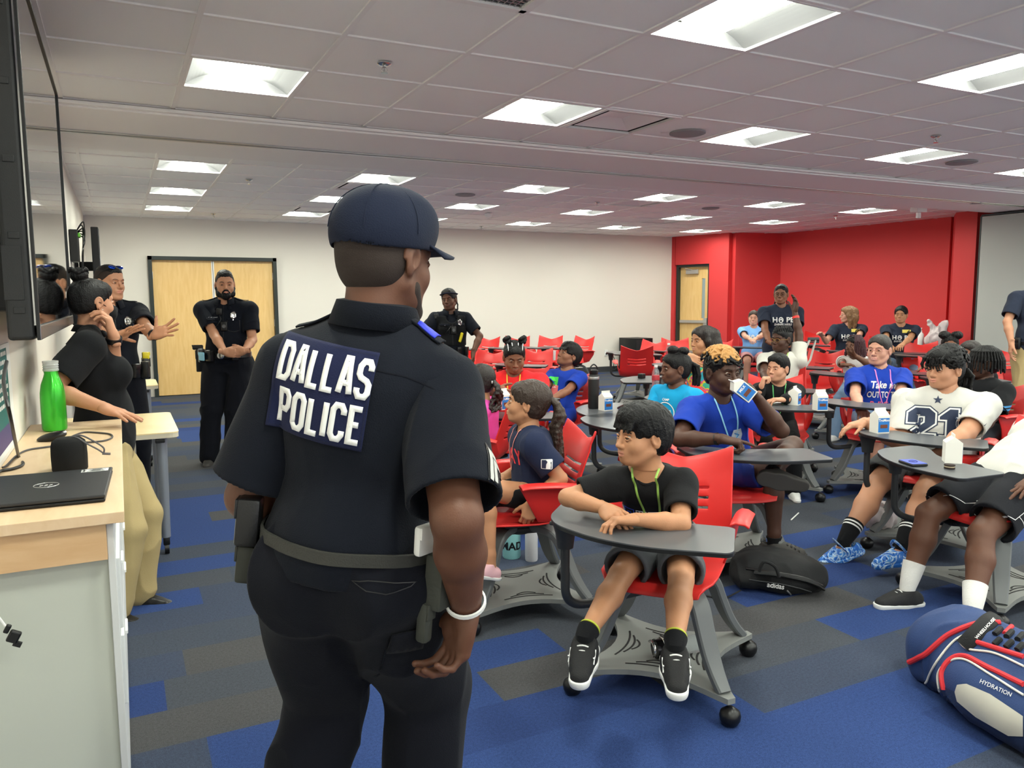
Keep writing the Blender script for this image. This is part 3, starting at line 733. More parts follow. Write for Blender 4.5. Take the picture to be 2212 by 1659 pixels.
# ---- green bottle
gb = onz(119, 930, CZ); m_green = mat('green_metallic_paint', (52, 176, 44), .28, metal=.55, coat=.3)
t = thing('green_bottle', 'tall metallic green water bottle with clear ridged cap on the cabinet', 'water bottle', gb); r_ = .048
bm = bmesh.new(); lathe(bm, [(r_*.8, 0), (r_*.96, .006), (r_, .016), (r_, .145), (r_*.98, .165), (r_*.86, .20), (r_*.62, .232), (r_*.55, .245), (r_*.55, .262), (.001, .262)], gb, 48); bm_obj('body', bm, m_green, t, smooth=True)
bm = bmesh.new(); lathe(bm, [(r_*.5, .255), (r_*.62, .257), (r_*.64, .264), (r_*.58, .268), (r_*.64, .273), (r_*.58, .277), (r_*.64, .282), (r_*.6, .288), (r_*.64, .292), (r_*.64, .300), (r_*.3, .302), (.001, .302)], gb, 36); bm_obj('cap', bm, mat('clear_cap', (225, 228, 228), .12, trans=.5), t, smooth=True)
# ---- remote / mouse with cord
mp = onz(112, 946, CZ+.012); t = thing('computer_mouse', 'black and silver computer mouse on the cabinet beside the green bottle', 'computer mouse', mp)
F_ = Field(mp-Vector((.09, .09, .05)), mp+Vector((.09, .09, .06)), .0025); Rm = np.array(rotz(-.25) @ roty(-.22))
F_.ell(mp+Vector((0, 0, .004)), (.056, .03, .018), Rm, k=.004); F_.plane(mp-Vector((0, 0, .01)), (0, 0, -1)); V, F = F_.mesh(); mesh_obj('shell', V, F, m_black, t)
F_ = Field(mp-Vector((.09, .09, .05)), mp+Vector((.09, .09, .06)), .0025); F_.ell(mp+Vector((.012, 0, .012)), (.045, .018, .014), Rm, k=.004); V, F = F_.mesh(); mesh_obj('top_shell', V, F, m_chrome, t)
bm = bmesh.new(); z_ = CZ+.004
pts = [onz(x, y, z_) for x, y in ((150, 945), (180, 934), (215, 935), (238, 938), (242, 945), (225, 952), (195, 955), (165, 956), (105, 965), (60, 972), (35, 985), (15, 1005), (-20, 1012))]
pts = [Vector((max(p_.x, -.372), p_.y, p_.z)) for p_ in pts]; tube(bm, smoothpath(pts), .0035, 8); tag(bm_obj('mouse_cord', bm, mat('dark_grey_cord', (70, 68, 70), .6), smooth=True, origin=pts[0]), 'grey cord looping across the wooden cabinet top behind the speaker', 'cord')
bm = bmesh.new(); pts = [Vector((-.29, 2.60, 1.30)), onx(8, 830, -.29), onx(22, 900, -.27), onz(40, 985, CZ+.006), onz(50, 1002, CZ+.006), onz(30, 1012, CZ+.006), onz(0, 1018, CZ+.006), onz(-40, 1030, CZ+.006)]
pts = [Vector((max(p_.x, -.370), p_.y, p_.z)) for p_ in pts]; tube(bm, smoothpath(pts), .005, 8); tag(bm_obj('display_cable', bm, m_black, smooth=True, origin=pts[0]), 'thick black cable dropping from the large display onto the cabinet top', 'cable')

# ---- folding tables and wire cart
m_legg = mat('silver_grey_leg', (150, 156, 166), .35, metal=.4)
def table(x0, x1, y0, y1, z, lab):
    t = thing('folding_table', lab, 'table', ((x0+x1)/2, (y0+y1)/2, 0), 'rolling tables along the left wall')
    bm = bmesh.new(); prism(bm, roundpoly([(x0, y0), (x1, y0), (x1, y1), (x0, y1)], [.01, .05, .05, .01]), z-.006, z); bm_obj('tabletop', bm, m_tabletop, t)
    bm = bmesh.new(); prism(bm, roundpoly([(x0+.001, y0+.001), (x1-.001, y0+.001), (x1-.001, y1-.001), (x0+.001, y1-.001)], [.01, .05, .05, .01]), z-.032, z-.006); bm_obj('edge_band', bm, mat('pale_edge_band', (205, 196, 176), .5), t)
    for sx_, xx in ((-1, x0+.08), (1, x1-.09)):
        bm = bmesh.new(); ym = y0+.14
        tube(bm, [Vector((xx, ym, z-.03)), Vector((xx, ym+.0, .10))], [.032, .024], 20, flat=(1, 1.15, (0, 1, 0))); lg = bm_obj('leg', bm, m_legg, t, smooth=True)
        bm = bmesh.new(); tube(bm, [Vector((xx-.012, ym, .03)), Vector((xx+.012, ym, .03))], .03, 16); box(bm, (xx, ym, .075), (.036, .036, .045), bev=.006); bm_obj('caster', bm, m_black, lg, smooth=True)
        bm = bmesh.new(); tube(bm, [Vector((xx, y1-.1, z-.03)), Vector((xx, y1-.1, .10))], [.032, .024], 20); lg = bm_obj('leg', bm, m_legg, t, smooth=True)
        bm = bmesh.new(); tube(bm, [Vector((xx-.012, y1-.1, .03)), Vector((xx+.012, y1-.1, .03))], .03, 16); box(bm, (xx, y1-.1, .075), (.036, .036, .045), bev=.006); bm_obj('caster', bm, m_black, lg, smooth=True)
    bm = bmesh.new(); box(bm, (x1-.1, y0+.02, z-.05), (.05, .02, .02), bev=.004); bm_obj('latch', bm, m_black, t)
a = onz(387, 932, .735); c = onz(375, 889, .735)
table(WX+.02, a.x, a.y, c.y, .735, 'cream-topped rolling table behind the khaki-clad woman'); ta = (a.x, a.y, c.y)
a2 = onz(342, 832, .735); table(WX+.02, a2.x, a2.y, a2.y+.6, .735, 'second cream-topped rolling table further along the left wall')
p = onz(297, 922, .735); bm = bmesh.new(); bc = Vector((ta[0]-.27, ta[1]+.10, .735)); box(bm, bc+Vector((0, 0, .03)), (.07, .14, .06), bev=.004); t = tag(bm_obj('wooden_block', bm, mat('wood_block', (196, 152, 96), .6, var=.15, vscale=30), origin=bc), 'small wooden block box on the near edge of the cream table', 'block')
# cart
t = thing('wire_cart', 'silver wire cart with baskets between the cabinet and the tables', 'cart', (-.08, 4.42, 0)); x0, x1, y0, y1 = -.30, .03, 4.25, 4.62
bm = bmesh.new()
for xx in (x0, x1):
    for yy in (y0, y1): tube(bm, [Vector((xx, yy, .08)), Vector((xx, yy, .86))], .011, 10)
bm_obj('frame', bm, mat('cart_grey', (158, 156, 146), .4, metal=.5), t, smooth=True)
for zz in (.25, .48, .68):
    bm = bmesh.new()
    for k in range(9): xk = x0+(x1-x0)*k/8; tube(bm, [Vector((xk, y0, zz+.09)), Vector((xk, y0, zz)), Vector((xk, y1, zz)), Vector((xk, y1, zz+.09))], .003, 6)
    for k in range(7): yk = y0+(y1-y0)*k/6; tube(bm, [Vector((x1, yk, zz+.09)), Vector((x1, yk, zz)), Vector((x0, yk, zz)), Vector((x0, yk, zz+.09))], .003, 6)
    tube(bm, [Vector((x0, y0, zz+.09)), Vector((x1, y0, zz+.09)), Vector((x1, y1, zz+.09)), Vector((x0, y1, zz+.09)), Vector((x0, y0, zz+.09))], .005, 6); bm_obj('basket', bm, m_alu, t, smooth=True)
for xx in (x0, x1):
    for yy in (y0, y1): bm = bmesh.new(); tube(bm, [Vector((xx-.012, yy, .034)), Vector((xx+.012, yy, .034))], .034, 14); box(bm, (xx, yy, .07), (.03, .03, .03)); bm_obj('caster', bm, m_black, t)
bm = bmesh.new(); box(bm, (-.05, 4.4, .56), (.16, .2, .13), bev=.02); tag(bm_obj('supply_bag', bm, mat('dark_supply_pouch', (58, 62, 74), .6, bump=.5, bscale=60), smooth=True, origin=(-.05, 4.4, .5)), 'dark pouch lying in the wire cart', 'pouch')
# ================================================================== node style tablet chairs
m_redp = mat('red_chair_plastic', (208, 42, 40), .38, spec=.5, bump=.03, bscale=900)
m_greyp = mat('grey_base_plastic', (98, 101, 102), .45, bump=.05, bscale=700)
m_traytop = mat('tray_grey_plastic', (122, 124, 122), .5, bump=.05, bscale=700)
m_dgrey = mat('charcoal_arm_plastic', (46, 48, 50), .45)
m_tab = mat('grey_tablet_laminate', (78, 80, 84), .32, bump=.04, bscale=500)
m_cast = mat('black_caster', (16, 16, 18), .35)
def shell_mesh():
    """one-piece seat, back and arms; built as an open surface, thickened by a modifier. x = right of sitter, y = forward"""
    prof = [(.262, .415), (.255, .432), (.235, .446), (.19, .452), (.12, .450), (.04, .447), (-.04, .446), (-.11, .452), (-.165, .468), (-.20, .495), (-.222, .53), (-.235, .57), (-.245, .605)]
    back0 = (-.245, .605); 
    zs = [.624, .634, .664, .674, .704, .714, .745, .78, .81, .84, .866]
    prof += [(-.245-(z-.605)*.32-(z-.605)**2*.25, z) for z in zs]
    us = [-1, -.96, -.9, -.8, -.7, -.6, -.55, -.5, -.4, -.3, -.2, -.1, 0]; us = us+[-u for u in us[-2::-1]]
    n = len(prof); V = []; idx = {}
    def half(z, y):
        if z < .47: return .212 if y < .15 else .212-.045*((y-.15)/.11)**2
        if z < .56: return .216
        return .216-.012*(z-.56)/.3
    for j, (y, z) in enumerate(prof):
        for i, u in enumerate(us):
            hw = half(z, y); x = u*hw
            b = max(0, (z-.5)/.37); zz = z; yy = y
            if z > .6: sm = (.004+.055*b)*(1-abs(u)**1.3); zz = z-sm*(.5 if z < .72 else .5+.5*(z-.72)/.146)
            if z <= .5: zz = z-.012*(1-u*u)*(1 if y < .2 else .4)+.006*abs(u)**4
            else: zz -= .008*(1-u*u)
            if z > .47: yy = y+.028*abs(u)**2.2*min(1, (z-.47)/.08)
            if z > .8: yy += .008*abs(u)**3
            idx[i, j] = len(V); V.append((x, yy, zz))
    slots = {(13, 14), (15, 16), (17, 18)}
    F = []
    js = {p: q for p, q in slots}
    for j in range(n-1):
        for i in range(len(us)-1):
            um = (us[i]+us[i+1])/2
            if abs(um) < .55 and j in (13, 15, 17): continue
            F.append((idx[i, j], idx[i+1, j], idx[i+1, j+1], idx[i, j+1]))
    # side wings and arm pads
    for s in (-1, 1):
        base = len(V); ys = [-.245, -.20, -.14, -.08, -.02, .03, .065]
        top = [.615, .628, .638, .642, .644, .644, .640]
        nz = 6; g = {}
        for a, y in enumerate(ys):
            zb = .462 if y > -.16 else .462+(-.16-y)*.9
            for k in range(nz+1):
                t = k/nz; z = zb+(top[a]-zb)*t; yy = y-.0*(1-t)+(-.10*(1-t) if y > -.2 else -.0)*(max(0, (y+.2)/.27))
                x = s*(.210+.034*t+.012*math.sin(PI*t)); g[a, k] = len(V); V.append((x, yy, z))
            for k, (dx, dz) in enumerate(((.018, .008), (.05, .006), (.066, -.004))):
                g[a, nz+1+k] = len(V); V.append((s*(.244+dx*(1 if a > 1 else .4+.3*a)), y, top[a]+dz))
        for a in range(len(ys)-1):
            for k in range(nz+3):
                q = (g[a, k], g[a+1, k], g[a+1, k+1], g[a, k+1]); F.append(q if s > 0 else q[::-1])
    return V, F
def make_chair(desk=True):
    t = thing('tablet_chair', 'x', 'chair')
    V, F = shell_mesh(); sh = mesh_obj('seat_shell', V, F, m_redp, t)
    md = sh.modifiers.new('thick', 'SOLIDIFY'); md.thickness = .009; md.offset = 0
    md = sh.modifiers.new('bev', 'BEVEL'); md.width = .003; md.segments = 2; md.limit_method = 'ANGLE'; md.angle_limit = math.radians(50)
    bm = bmesh.new(); lathe(bm, [(.05, .36), (.055, .37), (.05, .43), (.02, .436), (.001, .436)]); box(bm, (0, .0, .425), (.26, .2, .02), bev=.008); box(bm, (0, 0, .385), (.16, .16, .03), bev=.01)
    bm_obj('hub', bm, m_dgrey, t, smooth=True)
    C_ = .285
    cx = [(-C_, C_), (C_, C_), (C_, -C_), (-C_, -C_)]
    for k, (x, y) in enumerate(cx):
        d = Vector((x, y, 0)).normalized(); R_ = Vector((x, y)).length-.035
        pr = [(.02, .398), (.10, .398), (.155, .392), (.195, .374), (.222, .342), (.245, .29), (.285, .205), (.325, .145), (R_, .098)]
        pts = smoothpath([d*a+UP*z for a, z in pr], 4); bm = bmesh.new(); rings = []
        side = Vector((-d.y, d.x, 0)); n = len(pts)
        for i, p in enumerate(pts):
            tn = (pts[min(i+1, n-1)]-pts[max(i-1, 0)]).normalized(); nn = side.cross(tn).normalized()
            w_ = .031+.010*math.sin(i/(n-1)*PI)-.006*i/(n-1); h_ = .018-.003*i/(n-1)
            c_ = .006
            ring = [(w_-c_, h_), (w_, h_-c_), (w_, -h_+c_), (w_-c_, -h_), (-w_+c_, -h_), (-w_, -h_+c_), (-w_, h_-c_), (-w_+c_, h_)]
            rings.append([bm.verts.new(p+side*a+nn*b) for a, b in ring])
        for i in range(n-1):
            for q in range(8): bm.faces.new((rings[i][q], rings[i+1][q], rings[i+1][(q+1) % 8], rings[i][(q+1) % 8]))
        bm.faces.new(list(rings[0])); bm.faces.new(list(reversed(rings[-1]))); bmesh.ops.recalc_face_normals(bm, faces=bm.faces)
        bm_obj('leg', bm, m_greyp, t, smooth=True)
        bm = bmesh.new(); lathe(bm, [(.012, -.003), (.027, .004), (.035, .018), (.037, .034), (.033, .048), (.02, .058), (.012, .064), (.001, .064)], (x*1.0, y*1.0, .0), 20); bmesh.ops.transform(bm, matrix=Matrix.Translation((0, 0, .002)), verts=bm.verts)
        bm_obj('caster', bm, m_cast, t, smooth=True)
    # storage tray: a plate with four concave sides
    out = []
    for k in range(4):
        a = Vector((*cx[k], 0)); b_ = Vector((*cx[(k+1) % 4], 0)); m = (a+b_)/2; inn = -m.normalized()
        e = (b_-a).normalized(); a0 = a+a.normalized()*.022; b0 = b_+b_.normalized()*.022
        out += [a0+e*.022, ]
        for q in range(1, 12):
            u = q/12; p = (a0+e*.022).lerp(b0-e*.022, u)+inn*.10*math.sin(PI*u)**1.1; out.append(p)
        out += [b0-e*.022]
    bm = bmesh.new(); prism(bm, [(p.x, p.y) for p in out], .078, .098); bmesh.ops.recalc_face_normals(bm, faces=bm.faces)
    tray = bm_obj('storage_tray', bm, m_traytop, t)
    bm = bmesh.new()
    for k in range(4):
        Rk = rotz(k*PI/2)
        for q, (r_, w_) in enumerate(((.150, .115), (.125, .080), (.102, .045))):
            pts = [Rk @ Vector((-w_+2*w_*i/8, r_+.020*((i-4)/4)**2 , .0985)) for i in range(9)]
            tube(bm, pts, .0042, 6, flat=(1, .35, (0, 0, 1)))
    bm_obj('slots', bm, m_dark, tray)
    if desk:
        dk = [(.35, .22), (.335, .40), (.28, .49), (.12, .585), (-.06, .62), (-.30, .585), (-.315, .56), (-.29, .32), (-.27, .305), (-.02, .318), (.10, .295), (.24, .20), (.29, .18), (.335, .19)]
        ol = roundpoly(dk, [.03, .06, .08, .12, .14, .03, .02, .03, .03, .2, .1, .06, .03, .03], 5)
        bm = bmesh.new(); prism(bm, ol, .702, .706); prism(bm, ol, .690, .702, mi=1)
        bmesh.ops.recalc_face_normals(bm, faces=bm.faces); tb_ = bm_obj('tablet', bm, [m_tab, m_black], t)
        bm = bmesh.new(); pts = [(.29, .36, .688), (.29, .36, .64), (.29, .36, .585)]; tube(bm, [Vector(p) for p in pts], [.05, .036, .029], 18); box(bm, (.27, .36, .684), (.12, .12, .014), bev=.005)
        bm_obj('tablet_bracket', bm, m_dgrey, t, smooth=True)
        bm = bmesh.new(); pts = smoothpath([(.29, .36, .60), (.29, .36, .48), (.288, .355, .41), (.27, .33, .372), (.235, .28, .355), (.16, .18, .352), (.05, .06, .36)], 5); tube(bm, pts, .0165, 14); bm_obj('tablet_arm', bm, m_dgrey, t, smooth=True)
    return t
chair0 = make_chair(); chair_used = [False]
def chair(p, facing, label, group='red chairs with swivel tablets', spin=0, src=None):
    """facing: world heading vector of the sitter"""
    o = chair0 if not chair_used[0] else copy_tree(chair0); chair_used[0] = True
    o.location = (p[0], p[1], 0); h = facing; o.rotation_euler = (0, 0, math.atan2(h[1], h[0])-PI/2)
    tag(o, label, 'chair', group); return o
# ================================================================== people: canonical heads and hands
H0 = .0027
def lerp(a, b, t): return a+(b-a)*t
def build_head(kind):
    """local frame: x = person's right, y = forward, z = up, origin between the eyes' level at the head centre; adult size"""
    child = kind == 'child'; fem = kind == 'woman'
    F = Field((-.10, -.13, -.19), (.10, .14, .135), H0)
    F.ell((0, -.018, .032), (.075, .096, .086), k=.03)
    F.ell((0, .022, -.022), (.064, .068, .085), k=.03)
    jw = .052 if kind == 'man' else (.045 if fem else .046)
    F.ell((0, .030, -.074), (jw, .054, .036 if not child else .033), k=.03)
    cz = -.100 if kind == 'man' else (-.095 if fem else -.088)
    F.cap((-.012, .070, cz), (.012, .070, cz), .017 if kind == 'man' else .014, k=.018)
    for s in (-1, 1):
        F.ell((s*.038, .055, -.030), (.024, .026, .026) if not child else (.029, .029, .030), k=.022)
        F.cap((s*.012, .087, .024), (s*.040, .072, .022), .011 if kind == 'man' else .008, k=.018)
        F.cap((s*.058, -.005, -.05), (s*.030, .055, cz+.006), .016, .015, k=.022)     # jaw line
    F.ell((0, .045, .062), (.056, .044, .036), k=.03)                         # forehead
    for s in (-1, 1): F.ell((s*.031, .094, .003), (.019, .013, .0115), k=.010, cut=True)
    nl = .108 if not child else .102
    F.cap((0, .086, .010), (0, nl, -.026), .0075, .0095, k=.010)
    F.ell((0, nl+.001, -.030), (.0125, .0115, .0095), k=.008)
    for s in (-1, 1):
        F.ell((s*.0115, .094, -.034), (.0085, .011, .0075), k=.006)
        F.ell((s*.006, .103, -.0405), (.0032, .004, .003), k=.003, cut=True)
    mw = .022 if not child else .019
    F.ell((0, .078, -.058), (.030, .017, .022), k=.014)
    F.path([(-mw, .085, -.058), (-.008, .0955, -.0545), (0, .0965, -.0560), (.008, .0955, -.0545), (mw, .085, -.058)], [.003, .0042, .0040, .0042, .003], k=.006)
    F.path([(-mw*.85, .085, -.0625), (0, .0945, -.0665), (mw*.85, .085, -.0625)], [.0035, .0055, .0035], k=.006)
    F.path([(-mw*1.05, .0885, -.0600), (0, .1035, -.0605), (mw*1.05, .0885, -.0600)], [.0016, .0019, .0016], k=.002, cut=True)
    for s in (-1, 1):     # upper and lower lids
        F.path([(s*.0165, .087, .001), (s*.024, .0915, .0064), (s*.033, .0905, .0072), (s*.0455, .080, .002)], [.0024, .0028, .0030, .0024], k=.004)
        F.path([(s*.0165, .087, -.000), (s*.024, .0895, -.0054), (s*.034, .0885, -.0058), (s*.0455, .080, .000)], [.0025, .0026, .0026, .0025], k=.004)
        R = rotz(s*.35) @ rotx(-.12)
        F.ell((s*.0775, -.010, -.006), (.0075, .0175, .031), R, k=.008)
        F.path([Vector((s*.078, -.010+.019*math.cos(a), .002+.024*math.sin(a))) for a in [math.radians(d) for d in range(-60, 215, 25)]], .0045, k=.004)
        F.ell((s*.0835, -.006, -.004), (.0045, .009, .014), R, k=.004, cut=True)
    F.cap((0, -.022, -.04), (0, -.03, -.20), .056 if kind == 'man' else .049, .058 if kind == 'man' else .049, k=.03)
    F.plane((0, 0, -.128), (0, 0, -1))
    V, Q = F.mesh(); V = relax(V, Q, 1, .35)
    c = V[Q].mean(1)
    lips = (np.abs(c[:, 0]) < mw*1.02) & (c[:, 1] > .084) & (c[:, 2] < -.0500-.05*np.abs(c[:, 0])) & (c[:, 2] > -.0725+.25*np.abs(c[:, 0]))
    mi = lips.astype(int)
    return V, Q, mi
HEADS = {}
def head_data(kind):
    if kind not in HEADS: HEADS[kind] = build_head(kind)
    return HEADS[kind]
POSES = {  # curl of (knuckle, middle, tip) for index..little, spread, thumb (out, curl)
 'relaxed': (((.25, .35, .2), (.35, .45, .3), (.45, .5, .3), (.5, .55, .3)), .05, (.75, .25)),
 'flat': (((.05, .08, .05), (.05, .08, .05), (.07, .1, .05), (.1, .12, .05)), .07, (.9, .15)),
 'spread': (((-.05, .1, .05), (-.1, .08, .05), (-.08, .1, .05), (-.05, .15, .1)), .24, (1.15, .05)),
 'fist': (((1.1, 1.35, .7), (1.2, 1.45, .8), (1.25, 1.45, .8), (1.3, 1.45, .8)), .02, (.35, .8)),
 'grip': (((.55, .75, .45), (.6, .8, .5), (.65, .85, .5), (.7, .9, .5)), .06, (.9, .35)),
 'point': (((.1, .1, .05), (1.0, 1.3, .7), (1.1, 1.3, .8), (1.15, 1.3, .8)), .03, (.5, .6)),
 'fold': (((.5, .5, .25), (.55, .55, .3), (.6, .6, .3), (.65, .6, .3)), .03, (.6, .3)),
}
HANDS = {}
def hand_data(pose, big=False):
    key = (pose, big)
    if key in HANDS: return HANDS[key]
    curls, spread, (to, tc) = POSES[pose]
    h = .0021 if big else .0030
    F = Field((-.10, -.04, -.11), (.09, .22, .06), h)
    roots = [(-.030, .088, 0), (-.010, .093, .002), (.010, .090, .001), (.028, .082, -.002)]
    L = [(.042, .026, .021), (.047, .029, .022), (.043, .027, .022), (.033, .021, .019)]
    Rd = [.0092, .0095, .0090, .0080]
    for i, (x, y, z) in enumerate(roots):
        F.cap((x*.55, .012, -.001), (x, y-.004, z), .0150, .0128, k=.014)
    F.ell((0, .05, -.002), (.036, .046, .0135), k=.014)
    F.ell((.024, .035, -.006), (.016, .034, .014), k=.012)
    F.ell((-.026, .038, -.010), (.017, .034, .015), rotz(.3), k=.012)
    F.cap((0, -.035, 0), (0, .012, 0), .0235, .0225, k=.02)
    for i, (x, y, z) in enumerate(roots):
        sp = (-1.3, -.4, .5, 1.5)[i]*spread; p = Vector((x, y, z)); a = 0
        for j in range(3):
            a += curls[i][j]; d = Vector((math.sin(sp)*math.cos(a), math.cos(sp)*math.cos(a), -math.sin(a)))
            q = p+d*L[i][j]; r1 = Rd[i]*(1.05, .97, .9)[j]; r2 = Rd[i]*(.97, .9, .78)[j]
            F.cap(p, q, r1, r2, k=.0035 if j else .008); p = q
    p = Vector((-.022, .022, -.006)); d = Vector((-math.sin(to), math.cos(to), -.28)).normalized(); q = p+d*.042; F.cap(p, q, .0135, .0112, k=.012)
    d2 = Vector((-math.sin(to-tc*.8), math.cos(to-tc*.8), -.28-tc*.5)).normalized(); p2 = q+d2*.033; F.cap(q, p2, .0108, .0100, k=.004)
    d3 = Vector((-math.sin(to-tc*1.3), math.cos(to-tc*1.3), -.25-tc*.6)).normalized(); F.cap(p2, p2+d3*.024, .0100, .0080, k=.004)
    V, Q = F.mesh(); V = relax(V, Q, 1, .3); HANDS[key] = (V, Q); return V, Q
def ik(a, c, l1, l2, pole):
    a = Vector(a); c = Vector(c); d = c-a; D = d.length; mx = (l1+l2)*.995
    if D > mx: c = a+d*(mx/D); d = c-a; D = mx
    D = max(D, abs(l1-l2)+.01); u = d.normalized(); x = (l1*l1-l2*l2+D*D)/(2*D); hgt = math.sqrt(max(0, l1*l1-x*x))
    p = Vector(pole); p = p-u*p.dot(u)
    p = p.normalized() if p.length > 1e-6 else Vector((0, 0, 1))
    return a+u*x+p*hgt, c
def rot_about(v, axis, ang): return Quaternion(axis, ang) @ v
SHOES = {}
def shoe_data(kind):
    if kind in SHOES: return SHOES[kind]
    h = .0028; F = Field((-.06, -.10, -.09), (.06, .21, .08), h)     # origin = ankle, y = toe, z up; sole bottom at -.085
    F.cap((0, -.045, -.055), (0, .03, -.055), .036, .038, k=.02); F.cap((0, .03, -.056), (-.004, .135, -.062), .040, .030, k=.03)
    F.cap((0, .0, -.02), (0, -.012, -.06), .036, .04, k=.02); F.cap((0, .02, -.028), (0, .09, -.052), .030, .026, k=.03)
    F.plane((0, 0, -.076), (0, 0, -1)); 
    if kind == 'clog':
        for x in (-.018, .0, .018):
            for y in (.07, .09, .11, .13): F.cap((x, y, .05), (x*1.2, y, -.058), .0042, k=.002, cut=True)
        F.ell((0, -.01, .0), (.038, .055, .045), k=.004, cut=True); F.plane((0, 0, -.012), (0, 0, 1))
    else:
        F.ell((0, -.006, .012), (.026, .034, .045), k=.004, cut=True); F.plane((0, -.02, .004), (0, .25, 1), k=.006)
    U = F.mesh()
    F = Field((-.06, -.10, -.10), (.06, .21, -.04), h)
    F.cap((0, -.046, -.070), (0, .03, -.070), .043, .041, k=.02); F.cap((0, .03, -.070), (-.004, .138, -.068), .043, .034, k=.03)
    F.plane((0, 0, -.086), (0, 0, -1)); F.plane((0, .05, -.064), (0, -.04, 1), k=.003)
    S = F.mesh(); SHOES[kind] = (U, S); return SHOES[kind]

def basis(h, lean=0, roll=0, twist=0):
    """columns: right, forward, up"""
    h = Vector((h[0], h[1], 0)).normalized(); r = h.cross(UP)
    M = frame(r, h, UP)
    return M @ rotz(twist) @ roty(roll) @ rotx(-lean)
def head_basis(h, pitch=0, roll=0):
    h = Vector((h[0], h[1], 0)).normalized(); return frame(h.cross(UP), h, UP) @ roty(roll) @ rotx(pitch)   # pitch>0 looks up

